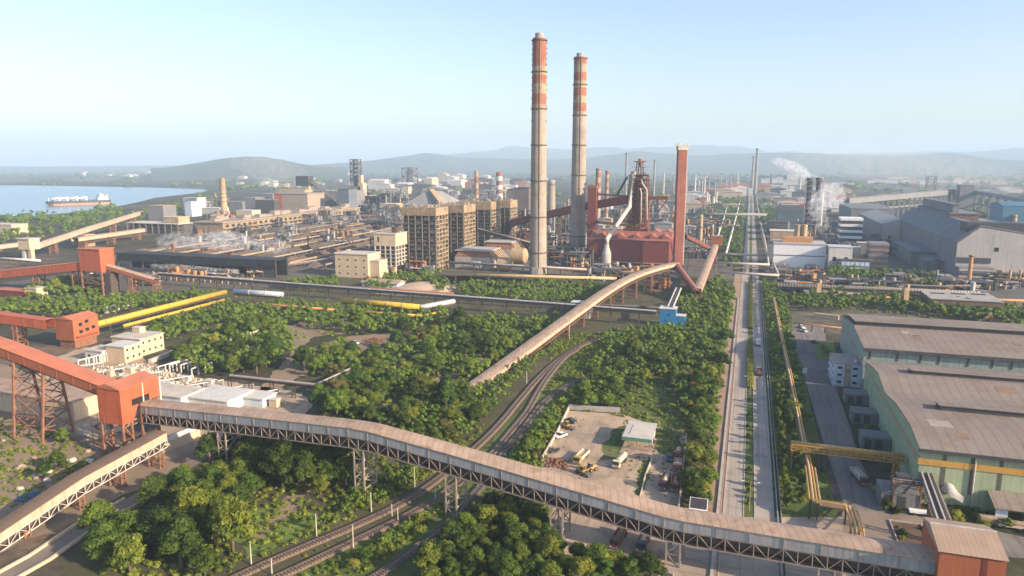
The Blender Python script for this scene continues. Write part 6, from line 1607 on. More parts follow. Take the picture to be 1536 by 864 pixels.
# side annexes of the steel shop
Yl = 800; xa = xat(1366, Yl, 4)
t = thing('annex', 'low grey flat annex with sloped front shed against the steel shop flank', 'annex', (xa, Yl, 0))
part(MB().box(xa, x0 - .5, Yl, Yl + 110, 0, 13), 'wall', grey_hall, t); part(MB().box(xa - 1, x0 - .4, Yl - 1, Yl + 111, 13.01, 13.8), 'roof', grey_hall_roof, t)
part(MB().profile([(xa + 6, Yl - 26, 0), (xa + 6, Yl - 26, 8), (xa + 6, Yl - .1, 11), (xa + 6, Yl - .1, 0)], (xa + 6, 0, 0), (xa + 44, 0, 0)), 'front_shed', grey_hall, t)
part(MB().beam((xa + 16, Yl - 27, 9), (xa + 46, Yl - 44, 2), 2, 1.5), 'chute', charcoal, t)
Yl = 985; xa, xb = xat(1322, Yl, 15), x0 - .5; hl = up(xa, Yl, 336)
t = thing('annex', 'tall grey rear bay of the steel shop with pale end wall', 'annex', (xa, Yl, 0))
part(MB().profile([(xa, Yl, 0), (xa, Yl, hl), (xb, Yl, hl + 7), (xb, Yl, 0)], (0, Yl, 0), (0, Yl + 200, 0)), 'wall', pale_hall, t)
part(MB().box(xa - .4, xa, Yl + .3, Yl + 200, 0, hl - .2), 'shaded_side', grey_hall, t)  # shaded flank given a darker colour than the pale end wall
part(MB().profile([(xa - 1, 0, hl + .02), (xb, 0, hl + 7.1), (xb, 0, hl + 8), (xa - 1, 0, hl + 1)], (0, Yl - 1, 0), (0, Yl + 201, 0)), 'roof', grey_hall_roof, t)
Y2 = 1200; xa = xat(1276, Y2, 20)
block('annex', 'dark far bay of the steel shop behind the tall grey rear bay', 'annex', xa, xa + 60, Y2, Y2 + 160, up(xa, Y2, 313), grey_hall, grey_hall_roof)
# slender stacks near
far_chimney('rusty slim stack standing in front of the steel shop', 1453, 425, 382, 5.5, [], [], pipe_rust, rings=(.95,))
far_chimney('cream slim stack beside the blue hall', 1519, 352, 322, 6.5, [0, .06], [concrete_grey], tower_tan, rings=(.9,))
x, y = at(1520, 352)
block('works_hall', 'rounded bright blue hall half hidden at the frame edge', 'industrial building', xat(1503, y, 20), xat(1600, y, 20), y, y + 60, up(x, y, 309), blue_hall, blue_hall, roof='gx', rise=5)
fblock('works_building', 'blue low shed in front of the rounded blue hall', 'building', 1496, 1580, 356, 335, 20, blue_hall, blue_hall)
# twin process towers with steam
x, y = at(1216, 352); h = up(x, y, 271)
t = thing('process_tower', 'dark twin-column process tower giving off white steam', 'tower', (x, y, 0)); w_ = 6
for o in (-w_, w_): part(MB().cyl((x + o, y, 0), (x + o, y, h), 3.4, n=12), 'column', far_dark, t); part(MB().cyl((x + o, y, h + .01), (x + o, y, h + 4), 4.6, n=10), 'head', far_dark, t)
pl = MB()
for k in range(10): pl.box(x - w_ - 5, x + w_ + 5, y - 5, y + 5, h * (k + 1) / 10 - .8, h * (k + 1) / 10)
for o in (-11, 11): pl.beam((x + o, y - 5, 0), (x + o, y - 5, h * .95), 1.2)
part(pl, 'platform', far_grey, t); part(MB().cyl((x + 12, y - 2, 0), (x + 12, y - 2, h * .8), 1.4, n=8), 'riser', far_pale, t)
fblock('works_building', 'slate blue hall at the foot of the twin process tower', 'building', 1165, 1208, 345, 318, 50, M('slate_hall', (.10, .135, .17), .8, .15, .03), charcoal, roof='gx', rise=9)
fblock('works_building', 'low slate shed row before the slate hall', 'building', 1150, 1206, 352, 334, 30, M('slate_shed', (.13, .15, .17), .8, .15, .03), charcoal)
fblock('works_building', 'tan open shed with white roof vents behind the two-tier hall', 'building', 1155, 1196, 362, 347, 26, tower_tan, white)
# long trestle conveyor on the skyline
def viaduct(label, P, n, wall):
    t = thing('conveyor_viaduct', label, 'conveyor gallery', (*P[0][:2], 0))
    P = [Vector(p) for p in P]
    part(MB().sweep(P, [(-5, -wall), (-5, 0), (0, 1.5), (5, 0), (5, -wall)]), 'gallery', grey_hall, t)
    for a, b in zip(P, P[1:]):
        for k in range(n):
            p = a.lerp(b, k / n); part(MB().box(p.x - 2.2, p.x + 2.2, p.y - 3, p.y + 3, 0, p.z - wall), 'pier', grey_hall, t)
        part(MB().beam(a - Vector((0, 0, a.z * .55)), b - Vector((0, 0, b.z * .55)), 3, 3), 'tie', grey_hall, t)
Yv = [at(1268, 331), at(1442, 318), at(1545, 334)]
zv = [up(*Yv[0], 298), up(*Yv[1], 283), up(*Yv[2], 300)]
viaduct('long grey conveyor viaduct on piers rising behind the steel shop', [(*Yv[0], zv[0]), (*Yv[1], zv[1])], 22, 9)
viaduct('grey conveyor viaduct falling away from the skyline tower past the blue hall', [(*Yv[1], zv[1]), (*Yv[2], zv[2])], 9, 6)
fblock('junction_tower', 'grey junction tower at the summit of the long viaduct', 'tower', 1437, 1458, 321, 278, 26, grey_hall, grey_hall_roof)
x, y = at(1393, 312); h = up(x, y, 265)
t = thing('lattice_tower', 'hazy lattice tower behind the long viaduct', 'tower', (x, y, 0)); lg, br = tower_mesh((x, y), 0, h, 0, 17, 17, 1.6, bays=6)
f_ = part(br, 'frame', far_grey, t)
for k in range(4): part(cut(lg, k), 'leg', far_grey, f_)
# pipe bridges over the divided road and along it
def bridge(label, pa, pb, z, r_, m, post=True):
    a, b = Vector(g3(*pa, z)), Vector(g3(*pb, z)); pipe('pipe_bridge', label, [a, b], r_, m, 'pipe bridge', posts=[tuple(a.lerp(b, q)[:2]) + (z - r_,) for q in (0.01, .99)] if post else (), post_m=steel_grey, pr=.5)
bridge('pale pipe bridge over the road, nearest of three to the paved stretch', (1080, 408), (1168, 413), 8, 1.0, pale_hall)
bridge('pale pipe bridge over the road, middle one of three', (1074, 394), (1154, 397), 9, 1.1, pale_hall)
bridge('pale pipe bridge over the road, farthest of three', (1075, 381), (1150, 383), 9, 1.2, pale_hall)
bridge('long hazy pipe rack crossing behind the furnace', (1030, 321), (1150, 322), 14, 2.2, far_grey)
def along(label, pts, z, r_, m, gap=40):
    P = [g3(px, py, z) for px, py in pts]; posts = []
    for a, b in zip(P, P[1:]):
        a, b = Vector(a), Vector(b); n = max(1, int((b - a).length / gap)); posts += [tuple(a.lerp(b, k / n)[:2]) + (z - r_,) for k in range(n)]
    pipe('pipeline', label, P, r_, m, posts=posts, post_m=steel_grey, pr=.5)
along('pale elevated pipeline running beside the divided road into the haze', [(1153, 397), (1147, 360), (1140, 330), (1136, 305), (1133, 288)], 9, 1.0, pale_hall)
along('second pale pipeline kinking to the nearest pipe bridge', [(1168, 413), (1159, 392)], 8, .9, pale_hall, 20)
along('white pipeline pair heading to the haze on the furnace side of the road', [(1089, 380), (1100, 340), (1106, 318), (1111, 298)], 8, 1.2, white)
along('thin white pipeline slanting behind the uphill gallery', [(1072, 368), (1085, 330), (1090, 312)], 9, 1.0, white)
# pipe racks and ruins across the road
P = [g3(1168, 428, 8), g3(1340, 434, 8), g3(1470, 440, 8)]
t = thing('pipe_rack', 'long dark pipe rack with ribbed upper pipe below the steel shop', 'pipe rack', (*P[1][:2], 0))
for o, z, r_, m in ((0, 0, 1.4, concrete_grey), (-3, -2.4, 1.0, charcoal), (2, -2.0, .9, pipe_rust)): part(MB().tube([(x, y + o, z_ + z) for x, y, z_ in P], r_, 10), 'pipe', m, t, smooth=True)
for a, b in zip(P, P[1:]):
    a, b = Vector(a), Vector(b); n = int((b - a).length / 10)
    for k in range(n): p = a.lerp(b, k / n); part(MB().box(p.x - .35, p.x + .35, p.y - 3, p.y + 2.5, 0, 5.0), 'bent', steel_dark, t)
    rg = MB(); n = int((b - a).length / 2)
    for k in range(n): p = a.lerp(b, k / n); rg.cyl((p.x - .3, p.y, p.z), (p.x + .3, p.y, p.z), 1.62, n=10)
    part(rg, 'rings', tower_tan, t, kind='stuff')
P = [g3(1190, 442, 5), g3(1400, 448, 5)]
pipe('pipeline', 'rusty brown pipe behind the concrete ruins', P, .9, pipe_rust, posts=[tuple(Vector(P[0]).lerp(Vector(P[1]), k / 10)[:2]) + (4.5,) for k in range(11)], pr=.5)
P = [g3(1395, 446, 6), g3(1560, 452, 6)]
pipe('pipeline', 'long rust-tan pipe passing the roofless concrete ruin at the frame edge', P, .9, pipe_rust, posts=[tuple(Vector(P[0]).lerp(Vector(P[1]), k / 9)[:2]) + (5.5,) for k in range(10)], pr=.5)
rb = random.Random(77)
def ruin(label, px, py, w_, d_, n, hmax, m, tall=None):
    x, y = at(px, py); t = thing('ruin', label, 'ruin', (x, y, 0)); b = MB()
    for i in range(n):
        u, v = rb.uniform(0, w_), rb.uniform(0, d_); s = rb.uniform(1, 3.2); b.rbox((x + u, y + v), s * 1.5, s, 0, hmax * rb.uniform(.25, .9) * (1 - .4 * abs(u / w_ - .4)), rb.uniform(0, 3))
    part(b, 'masonry', m, t)
    dk = MB().box(x - 1, x + w_ * .95, y + d_ * .25, y + d_, hmax * .62, hmax * .7); part(dk, 'slab', concrete_grey, t)
    if tall: part(MB().rbox((x + w_ * tall[0], y + d_ * .5), 3.2, 3.2, 0, tall[1], .2).rbox((x + w_ * tall[0] + 1, y + d_ * .5), 1.6, 1.8, tall[1], tall[1] + 2.5, .5), 'pier', tower_tan, t)
ruin('sunlit tan masonry ruin with a broken pier across the road', 1208, 452, 40, 14, 90, 9, rubble_mat, (.22, 13))
ruin('lone broken tan pier with a slab leaning on it', 1352, 462, 9, 8, 14, 5, rubble_mat, (.3, 14))
x, y = at(1395, 468)
t = thing('ruin', 'roofless brown concrete ruin with three slots in its slab', 'ruin', (x, y, 0))
part(MB().box(x, x + 42, y, y + 34, 0, 9), 'wall', brown_hall, t); part(MB().box(x - .5, x + 42.5, y - .5, y + 34.5, 9.01, 9.6), 'slab', concrete_grey, t)
for k in range(3): part(MB().box(x + 4 + 13 * k, x + 13 + 13 * k, y + 20 + 2 * k, y + 25 + 2 * k, 9.62, 9.66), 'slot', opening, t)
part(MB().box(x + 26, x + 34, y - .6, y - .1, 1, 6), 'doorway', opening, t)
wall_line('pale low wall behind the taller green shed', [(1222, 476), (1258, 480)], 3.0, cream, 2)
wall_line('tan shed roof edge showing between trees behind the green sheds', [(1462, 480), (1500, 482)], 5, tower_tan, 5)
# ------------------------------------------------------------------ lorries, cars and machines
def wheel(x, y, r_, w_, root):
    w0 = part(MB().cyl((x - w_ / 2, y, r_), (x + w_ / 2, y, r_), r_, n=14), 'wheel', rubber, root)
    part(MB().cyl((x - w_ / 2 - .02, y, r_), (x + w_ / 2 + .02, y, r_), r_ * .5, n=8), 'rim', steel_grey, w0)
def lorry(paint, bed_m, load_m, label, loc, rz, l=9.2, w_=2.7, load=.5, tank=False, group=None):
    """front towards -Y before turning"""
    t = thing('lorry', label, 'lorry', (0, 0, 0), group)
    part(MB().box(-w_ / 2 + .4, w_ / 2 - .4, -l / 2 + .2, l / 2, .75, 1.1), 'chassis', charcoal, t)
    yc = -l / 2
    cab = part(MB().profile([(-w_ / 2, yc, .7), (-w_ / 2, yc + .05, 1.7), (-w_ / 2, yc + .45, 2.9), (-w_ / 2, yc + 2.0, 2.95), (-w_ / 2, yc + 2.0, .7)], (-w_ / 2, 0, 0), (w_ / 2, 0, 0)), 'cab', paint, t)
    part(MB().hexa([(-w_ / 2 + .15, yc + .0, 1.75), (w_ / 2 - .15, yc + .0, 1.75), (w_ / 2 - .15, yc + .12, 1.75), (-w_ / 2 + .15, yc + .12, 1.75)], [(-w_ / 2 + .15, yc + .36, 2.75), (w_ / 2 - .15, yc + .36, 2.75), (w_ / 2 - .15, yc + .5, 2.75), (-w_ / 2 + .15, yc + .5, 2.75)]), 'windscreen', glass, cab)
    for s in (-1, 1): part(MB().box(s * (w_ / 2) - .02, s * (w_ / 2) + .02, yc + .7, yc + 1.7, 1.8, 2.6), 'side_window', glass, cab)
    part(MB().box(-w_ / 2 - .02, w_ / 2 + .02, yc - .12, yc + .1, .5, .85), 'bumper', steel_grey, t)
    for s in (-1, 1): part(MB().box(s * .95 - .18, s * .95 + .18, yc - .05, yc - .0, .95, 1.2), 'headlight', white_clean, t)
    y0, y1 = yc + 2.3, l / 2
    if tank:
        part(MB().cyl((0, y0, 2.15), (0, y1, 2.15), 1.15, n=16), 'tank', bed_m, t)
        part(MB().box(-.35, .35, y0 + .5, y1 - .5, 3.3, 3.4), 'walkway', steel_grey, t)
    else:
        b = MB(); h0, h1 = 1.15, 2.55
        b.box(-w_ / 2, w_ / 2, y0, y1, h0, h0 + .15)
        b.box(-w_ / 2, -w_ / 2 + .12, y0, y1, h0 + .15, h1).box(w_ / 2 - .12, w_ / 2, y0, y1, h0 + .15, h1).box(-w_ / 2 + .12, w_ / 2 - .12, y0, y0 + .12, h0 + .15, h1 + .35).box(-w_ / 2 + .12, w_ / 2 - .12, y1 - .12, y1, h0 + .15, h1)
        for k in range(5): y = y0 + .4 + (y1 - y0 - .8) * k / 4; b.box(-w_ / 2 - .07, -w_ / 2, y - .08, y + .08, h0, h1).box(w_ / 2, w_ / 2 + .07, y - .08, y + .08, h0, h1)
        part(b, 'bed', bed_m, t)
        if load:
            n = 7; mb = MB(); rb = random.Random(len(label))
            for i in range(n + 1):
                for j in range(5):
                    u, v = i / n, j / 4
                    mb.v.append((-w_ / 2 + .14 + (w_ - .28) * v, y0 + .14 + (y1 - y0 - .28) * u, h0 + .5 + load * (1.3 * math.sin(math.pi * v) * (.5 + .5 * math.sin(math.pi * u)) + rb.uniform(0, .35))))
            for i in range(n):
                for j in range(4): a = i * 5 + j; mb.f.append((a, a + 1, a + 6, a + 5))
            part(mb, 'load', load_m, t)
    for y in (yc + 1.1, y1 - 2.4, y1 - 1.1):
        for s in (-1, 1): wheel(s * (w_ / 2 - .2), y, .55, .38, t)
    t.location = V3(loc, .09); t.rotation_euler = (0, 0, rz); t.scale = (.9,) * 3
    return t
pale_load = M('pale_sacks', (.55, .43, .31), .95, .3, 1.2)
brown_load = M('brown_load', (.26, .17, .12), .95, .3, 1.2)
lorry(truck_red, truck_red, pale_load, 'red-brown tipper heaped with pale sacks, the outer one of the parked row front', at(997, 728), rad(-4), load=.9, l=10)
lorry(truck_red, truck_red, brown_load, 'red-brown tipper beside the wall with a ragged pale load, second of the row front', at(1013, 730), rad(2), load=.7, l=10)
lorry(truck_red, truck_cream, pale_load, 'cream-bed tipper parked by the wall right behind the row front', at(1016, 703), rad(1), load=.6, l=8)
lorry(truck_red, truck_red, pale_load, 'red tipper at the back of the parked row along the wall', at(1017, 684), rad(0), load=.8, l=8.4)
lorry(truck_yellow, truck_cream, pale_load, 'long yellow and cream lorry standing on its own in mid yard', at(872, 690), rad(-8), load=.3, l=11)
lorry(truck_cream, truck_cream, pale_load, 'cream tanker lorry parked below the small green-fronted shed', at(930, 697), rad(-10), l=10, tank=True)
lorry(truck_red, truck_red, brown_load, 'rust-red tipper with brown load parked under the gallery', at(928, 812), rad(-6), load=.45, l=11)
lorry(car_blue, truck_red, pale_load, 'blue-fronted tipper with pale load under the gallery beside the rust-red one', at(965, 818), rad(-2), load=.6, l=10)
lorry(truck_red, white, pale_load, 'red and white lorry driving on the service road by the sheds', at(1289, 720), rad(14), load=.5, l=11)
lorry(truck_yellow, steel_rust, brown_load, 'brown lorry on the far carriageway of the divided road', (8.9, 355), rad(180), load=.5, l=9)
lorry(white_clean, white_clean, pale_load, 'white lorry on the far carriageway beyond the brown one', (9.0, 415), rad(180), load=.3, l=10)
def car(paint, label, loc, rz):
    t = thing('car', label, 'car', (0, 0, 0))
    part(MB().profile([(-.9, -2.2, .35), (-.9, -2.25, .75), (-.9, -1.2, .95), (-.9, 1.6, 1.0), (-.9, 2.2, .9), (-.9, 2.2, .35)], (-.9, 0, 0), (.9, 0, 0)), 'body', paint, t)
    cb = part(MB().hexa([(-.85, -1.15, .96), (.85, -1.15, .96), (.85, 1.7, 1.0), (-.85, 1.7, 1.0)], [(-.68, -.4, 1.5), (.68, -.4, 1.5), (.68, 1.1, 1.5), (-.68, 1.1, 1.5)]), 'cabin', glass, t)
    part(MB().box(-.68, .68, -.4, 1.1, 1.5, 1.55), 'roof', paint, cb)
    for y in (-1.4, 1.4):
        for s in (-1, 1): wheel(s * .82, y, .33, .22, t)
    for s in (-1, 1): part(MB().box(s * .62 - .15, s * .62 + .15, -2.27, -2.2, .62, .76), 'headlight', white_clean, t)
    t.location = V3(loc, .09); t.rotation_euler = (0, 0, rz); t.scale = (1.15,) * 3
car(car_blue, 'dark blue car parked beside the back of the tipper row', at(1004, 690), rad(5))
car(white_clean, 'white van-like car by the yard wall, between two machines', at(841, 656), rad(-30))
car(charcoal, 'dark jeep parked in the far corner of the lorry yard', at(857, 634), rad(60))
car(white_clean, 'small white car at the top of the service road', at(1208, 498), rad(10))
car(charcoal, 'black car parked at the flower bed of the pale blue office', at(1222, 515), rad(70))
car(white_clean, 'second white car at the top of the service road, nearer the trees', at(1202, 492), rad(30))
car(white_clean, 'white car parked among the scrap by the sandy track', at(533, 516), rad(80))
def loader(paint, label, loc, rz, dark=False):
    t = thing('loader', label, 'loader', (0, 0, 0))
    part(MB().box(-1.2, 1.2, -.5, 3.0, .9, 2.0).box(-1.0, 1.0, 1.2, 2.9, 2.0, 2.5), 'body', paint, t)
    cb = part(MB().box(-.8, .8, -.4, 1.1, 2.01, 3.5), 'cab', glass, t); part(MB().box(-.9, .9, -.5, 1.2, 3.5, 3.62), 'roof', paint, cb)
    part(MB().beam((-.7, -.3, 1.6), (-.7, -3.2, 1.0), .25, .4).beam((.7, -.3, 1.6), (.7, -3.2, 1.0), .25, .4), 'boom', paint, t)
    part(MB().profile([(-1.4, -3.0, .3), (-1.4, -4.2, .25), (-1.4, -3.2, 1.5), (-1.4, -2.9, 1.4)], (-1.4, 0, 0), (1.4, 0, 0)), 'bucket', charcoal, t)
    for y in (-.1, 2.3):
        for s in (-1, 1): wheel(s * 1.25, y, .8, .6, t)
    t.location = V3(loc, .09); t.rotation_euler = (0, 0, rz); t.scale = (.8,) * 3
loader(truck_yellow, 'dull yellow wheel loader next to the long lorry in mid yard', at(884, 707), rad(-35))
loader(truck_yellow, 'second yellow loader behind the scrap near the long lorry', at(875, 712), rad(60))
loader(truck_yellow, 'yellow loader against the yard wall near its far corner', at(851, 643), rad(70))
def scrap(label, px, py, r_, n, m, hmax=1.2, cat='scrap pile'):
    x, y = at(px, py); mb = MB(); rb = random.Random(px * 7 + py)
    for i in range(n):
        a, q = rb.uniform(0, 6.28), r_ * math.sqrt(rb.random()); c = Vector((x + q * math.cos(a), y + q * math.sin(a), rb.uniform(.1, hmax) * (1 - .6 * q / r_)))
        d = rdir(rb) * rb.uniform(.4, 1.6); d.z *= .3; mb.beam(c - d, c + d, rb.uniform(.12, .5))
    solo(mb, 'scrap_pile', m, label, cat, (x, y, 0))
scrap('dark scrap heap of parts at the lower end of the yard wall', 836, 696, 4.2, 90, steel_rust)
scrap('low dark scrap on the yard floor above the scrap heap', 829, 676, 2.4, 30, charcoal)
scrap('rusty scrap spread by the sandy track behind the trees', 562, 512, 6, 90, steel_rust, 2.2)
scrap('blue machine parts dumped on bare ground beside the tan inclined gallery', 44, 746, 3.0, 40, M('blue_parts', (.08, .17, .26), .6, .3, .6), 1.4)
scrap('scrap timber lying at the frame end of the apron', 1488, 784, 2.6, 50, rubble_mat, 1.4)
rb = random.Random(21)
for i in range(26):
    px, py = rb.uniform(5, 140), rb.uniform(618, 745)
    if 35 < px < 100 and 660 < py < 720 and rb.random() < .5: continue
    x, y = at(px, py); s = rb.uniform(.5, 1.7); mb = MB(); mb.tone = None
    iv, if_ = ICO1
    for v in iv: k = rb.uniform(.75, 1.1); mb.v.append((x + v.x * s * k * 1.3, y + v.y * s * k, s * .25 + v.z * s * k * .7))
    mb.f = list(if_)
    solo(mb, 'boulder', concrete_pale if i % 3 else rubble_mat, 'pale boulder lying on bare ground under the red trestles' if i % 3 else 'brown boulder lying on bare ground under the red trestles', 'boulder', (x, y, 0), 'pale boulders under the trestles' if i % 3 else 'brown boulders under the trestles')
# yard walls, shed, panel
wall_line('long low wall closing the lorry yard on the railway side', [(853, 614), (836, 650), (811, 694)], 1.3, concrete_pale, .5)
wall_line('back wall of the lorry yard under the trees', [(853, 614), (892, 617), (930, 619)], 2.2, concrete_grey, .4)
wall_line('boundary wall behind the parked red tippers', [(1030, 650), (1024, 705), (1018, 765)], 1.6, concrete_pale, .4)
wall_line('kerb wall dividing the lorry yard in two', [(978, 690), (968, 715), (960, 748)], .8, concrete_pale, .4)
wall_line('low wall at the foot of the yard beside the gallery trestle', [(842, 815), (880, 826), (905, 830)], 1.2, concrete_grey, .5)
wall_line('low fence wall below the parked tippers', [(930, 838), (985, 858), (1010, 868)], 1.2, concrete_grey, .4)
x0, y0 = at(934, 676)
t = thing('yard_shed', 'small open yard shed with pale flat roof and green front fascia', 'shed', (x0, y0, 0))
part(MB().box(x0 - .6, x0 + 9.8, y0 + 1.2, y0 + 18, 4.6, 4.85), 'roof', M('pale_sheet_roof', (.47, .44, .40), .7, .12, .3, ribs=((0, 1, 0), 1.5, .15)), t)
part(MB().box(x0 - .6, x0 + 9.8, y0 + 1.0, y0 + 1.18, 3.6, 4.84), 'fascia', M('green_fascia', (.10, .24, .15), .6, .15, .5), t)
part(MB().box(x0 + 1.6, x0 + 8.6, y0 + 4, y0 + 14, 4.86, 5.0), 'roof_panel', M('roof_panel_beige', (.50, .45, .38), .7, .08, .3), t)
part(MB().box(x0, x0 + 9.2, y0 + 9, y0 + 17.5, .1, 4.58), 'back_room', concrete_pale, t)
for u in (.2, 4.6, 9.0): part(MB().beam((x0 + u, y0 + 1.6, 0), (x0 + u, y0 + 1.6, 4.6), .25), 'post', steel_grey, t)
part(MB().box(x0 - .8, x0 + 10, y0 - 2, y0 + 8.9, .09, .22), 'slab', rubble_mat, t)
x, y = at(1047, 778); h = up(x, y, 756)
t = thing('solar_panel', 'tilted dark solar panel in a white frame on a white post beside the road', 'solar panel', (x, y, 0))
def tilted(w_, l, dz, th):
    c = Vector((x, y, h + dz)); u = Vector((1, 0, 0)); v = Vector((0, .76, .65)); n_ = Vector((0, -.65, .76))
    q = [c + u * (s * w_ / 2) + v * (s2 * l / 2) for s, s2 in ((-1, -1), (1, -1), (1, 1), (-1, 1))]
    return MB().hexa([p for p in q], [p + n_ * th for p in q])
part(tilted(5.0, 3.6, 0, .12), 'frame', white_clean, t); part(tilted(4.6, 3.2, .02 + .1, .06), 'panel', M('solar_cells', (.055, .05, .055), .35, .1, .5, spec=.5), t)
part(MB().box(x - .7, x + .7, y - .2, y + .5, .06, h - .6).box(x - 1.3, x + 1.3, y - .3, y + .6, h - 1.9, h - 1.2), 'post', white_clean, t)
# line-side posts
for i, (px, pyb, pyt) in enumerate(((408, 862, 838), (377, 846, 812), (475, 805, 770), (530, 822, 787), (557, 768, 738), (622, 730, 700), (588, 775, 756), (597, 783, 762), (653, 752, 728), (408, 862, 830), (854, 512, 480), (790, 575, 556))):
    x, y = at(px, pyb); h = up(x, y, pyt)
    if i == 9: continue
    t = thing('post', 'slim pale concrete signal post standing beside the railway tracks', 'post', (x, y, 0), 'line-side posts')
    part(MB().cyl((x, y, -.1), (x, y, h), .17, .12, 8), 'pole', concrete_pale, t); part(MB().box(x - .55, x + .55, y - .06, y + .06, h - .5, h - .38), 'crossarm', steel_grey, t)
# street lamps on the median and verges
for y, lab in ((208, 'double-armed grey street lamp on the median close behind the gallery'), (318, 'double-armed grey street lamp on the median just before the clipped hedge')):
    t = thing('street_lamp', lab, 'street lamp', (4.75, y, 0))
    part(MB().cyl((4.75, y, 0), (4.75, y, 8.6), .11, .07, 8), 'pole', steel_grey, t)
    for s in (-1, 1):
        part(MB().tube([(4.75, y, 8.4), (4.75 + s * .8, y, 8.9), (4.75 + s * 1.9, y, 9.0)], .05, 6), 'arm', steel_grey, t)
        part(MB().box(4.75 + s * 2.2 - .4, 4.75 + s * 2.2 + .4, y - .14, y + .14, 8.9, 9.06), 'lamp_head', white_clean, t)
for px, pyb, lab in ((1207, 560, 'white service cabinet standing in the green strip beside the tan pipeline'), (1172, 538, 'white cabinet between the divided road and the tan pipeline')):
    x, y = at(px, pyb); t = thing('cabinet', lab, 'cabinet', (x, y, 0)); part(MB().box(x - 1, x + 1, y - .6, y + .6, .2, 2.4), 'casing', white_clean, t); part(MB().box(x - 1.15, x + 1.15, y - .75, y + .75, 2.41, 2.55), 'lid', steel_pale, t); part(MB().box(x - 1.1, x + 1.1, y - .7, y + .7, 0, .19), 'plinth', concrete_grey, t)
x, y = at(1377, 772)
t = thing('flat_trailer', 'small white flat trailer at the kerb near the peaked tent', 'trailer', (x, y, 0)); part(MB().box(x - 2.4, x + 2.4, y - 1, y + 1, .75, 1.35), 'deck', white_clean, t)
for u in (-1.4, 1.4):
    for s in (-1, 1): part(MB().cyl((x + u - .2, y + s * .95, .45), (x + u + .2, y + s * .95, .45), .4, n=10), 'wheel', rubber, t)
for lab, px, py, m in (('brown lorry body loaded with planks at the kerb of the green shed', 1489, 786, truck_yellow), ('greenish low wagon further along the green shed kerb', 1518, 793, truck_cream)):
    x, y = at(px, py); t = thing('flat_wagon', lab, 'wagon', (x, y, 0)); part(MB().box(x - 3.6, x + 3.6, y - 1.2, y + 1.2, .8, 1.3), 'deck', m, t); part(MB().box(x - 3.3, x + 3.2, y - 1, y + 1, 1.31, 2.1), 'load', rubble_mat, t)
    for u in (-2.4, 2.4):
        for s in (-1, 1): part(MB().cyl((x + u, y + s * 1.1 - .15, .5), (x + u, y + s * 1.1 + .15, .5), .5, n=12), 'wheel', rubber, t)
# planted bed before the brown house
x0, y0 = at(1345, 812)
ground_piece(MB().box(x0, x0 + .3, y0, y0 + 12, 0, .45).box(x0 + .3, x0 + 16, y0 + 11.7, y0 + 12, 0, .45).box(x0 + 8, x0 + 8.3, y0, y0 + 11.7, 0, .4), 'kerb', kerb_mat)
ground_piece(MB().sheet([(x0 + .3, y0), (x0 + 16, y0), (x0 + 16, y0 + 11.7), (x0 + .3, y0 + 11.7)], .12), 'planting_bed', M('bed_soil', (.12, .075, .05), .95, .3, .4))
for i in range(9): tree('bush', x0 + 1.4 + (i % 3) * .8 + (6 if i > 6 else 0), y0 + 1 + i * 1.15, R.uniform(.3, .6), 'low round shrub in the kerbed planting bed beside the brown house', 'planting bed shrubs')
for i in range(12):
    x = 60 + i * 6.5; tree('bush', x, 218 + R.uniform(-1.5, 1.5), R.uniform(.8, 1.3), 'dark clipped shrub in the row before the lean-to of the green shed', 'shrubs before the lean-to')
for i, (px, py) in enumerate(((1330, 765), (1318, 740), (1296, 690), (1300, 650), (1280, 620), (1235, 525), (1240, 530), (1345, 770), (1362, 762))):
    tree('bush', *at(px, py), R.uniform(.8, 1.3), 'leafy shrub grown around the grey annexes of the green shed', 'shrubs around the annexes')
ground_piece(MB().prism([at(1224, 540), at(1256, 540), at(1250, 512), at(1222, 512)], .02, .15), 'lawn', lawn_mat)
# ------------------------------------------------------------------ hazy far works
rb = random.Random(40)
FARM = [far_pale, far_grey, far_tan, far_grey, white, far_dark, tile_red, far_dark]
def far_block(px, py, w_, d_, h, m, lab, grp):
    x, y = at(px, py); mb = MB().box(x - w_ / 2, x + w_ / 2, y, y + d_, 0, h)
    mb.profile([(x - w_ / 2 - 1, y - 1, h + .02), (x, y - 1, h + h * .22), (x + w_ / 2 + 1, y - 1, h + .02)], (0, y - 1, 0), (0, y + d_ + 1, 0))
    if rb.random() < .4: mb.box(x + w_ * .6, x + w_ * .9, y + 2, y + d_ * .6, 0, h * rb.uniform(.5, 1.6))
    solo(mb, 'far_shed', m, lab, 'shed', (x, y, 0), grp)
for i in range(110):
    px = rb.uniform(1035, 1270); py = rb.uniform(268, 318)
    if abs(px - (1127 + (py - 245) * -.0)) < 12 + (py - 245) * .12: continue
    k = rb.randrange(len(FARM)); s = 1 + (318 - py) / 40
    far_block(px, py, rb.uniform(14, 46) * s, rb.uniform(14, 40) * s, rb.uniform(7, 20) * s * .8, FARM[k], f"{('pale', 'grey', 'tan', 'grey', 'white', 'dark', 'red-roofed', 'sooty')[k]} hazy works shed beyond the furnace along the far road", f"{('pale', 'grey', 'tan', 'grey', 'white', 'dark', 'red-roofed', 'sooty')[k]} hazy sheds on the far road")
for i in range(60):
    px = rb.uniform(560, 800); py = rb.uniform(270, 300); k = rb.randrange(len(FARM)); s = 1 + (300 - py) / 40
    far_block(px, py, rb.uniform(20, 70) * s, rb.uniform(20, 40) * s, rb.uniform(8, 22) * s, FARM[k], f"{('pale', 'grey', 'tan', 'grey', 'white', 'dark', 'red-roofed', 'sooty')[k]} hazy shed behind the bunker towers below the hills", f"{('pale', 'grey', 'tan', 'grey', 'white', 'dark', 'red-roofed', 'sooty')[k]} hazy sheds under the hills")
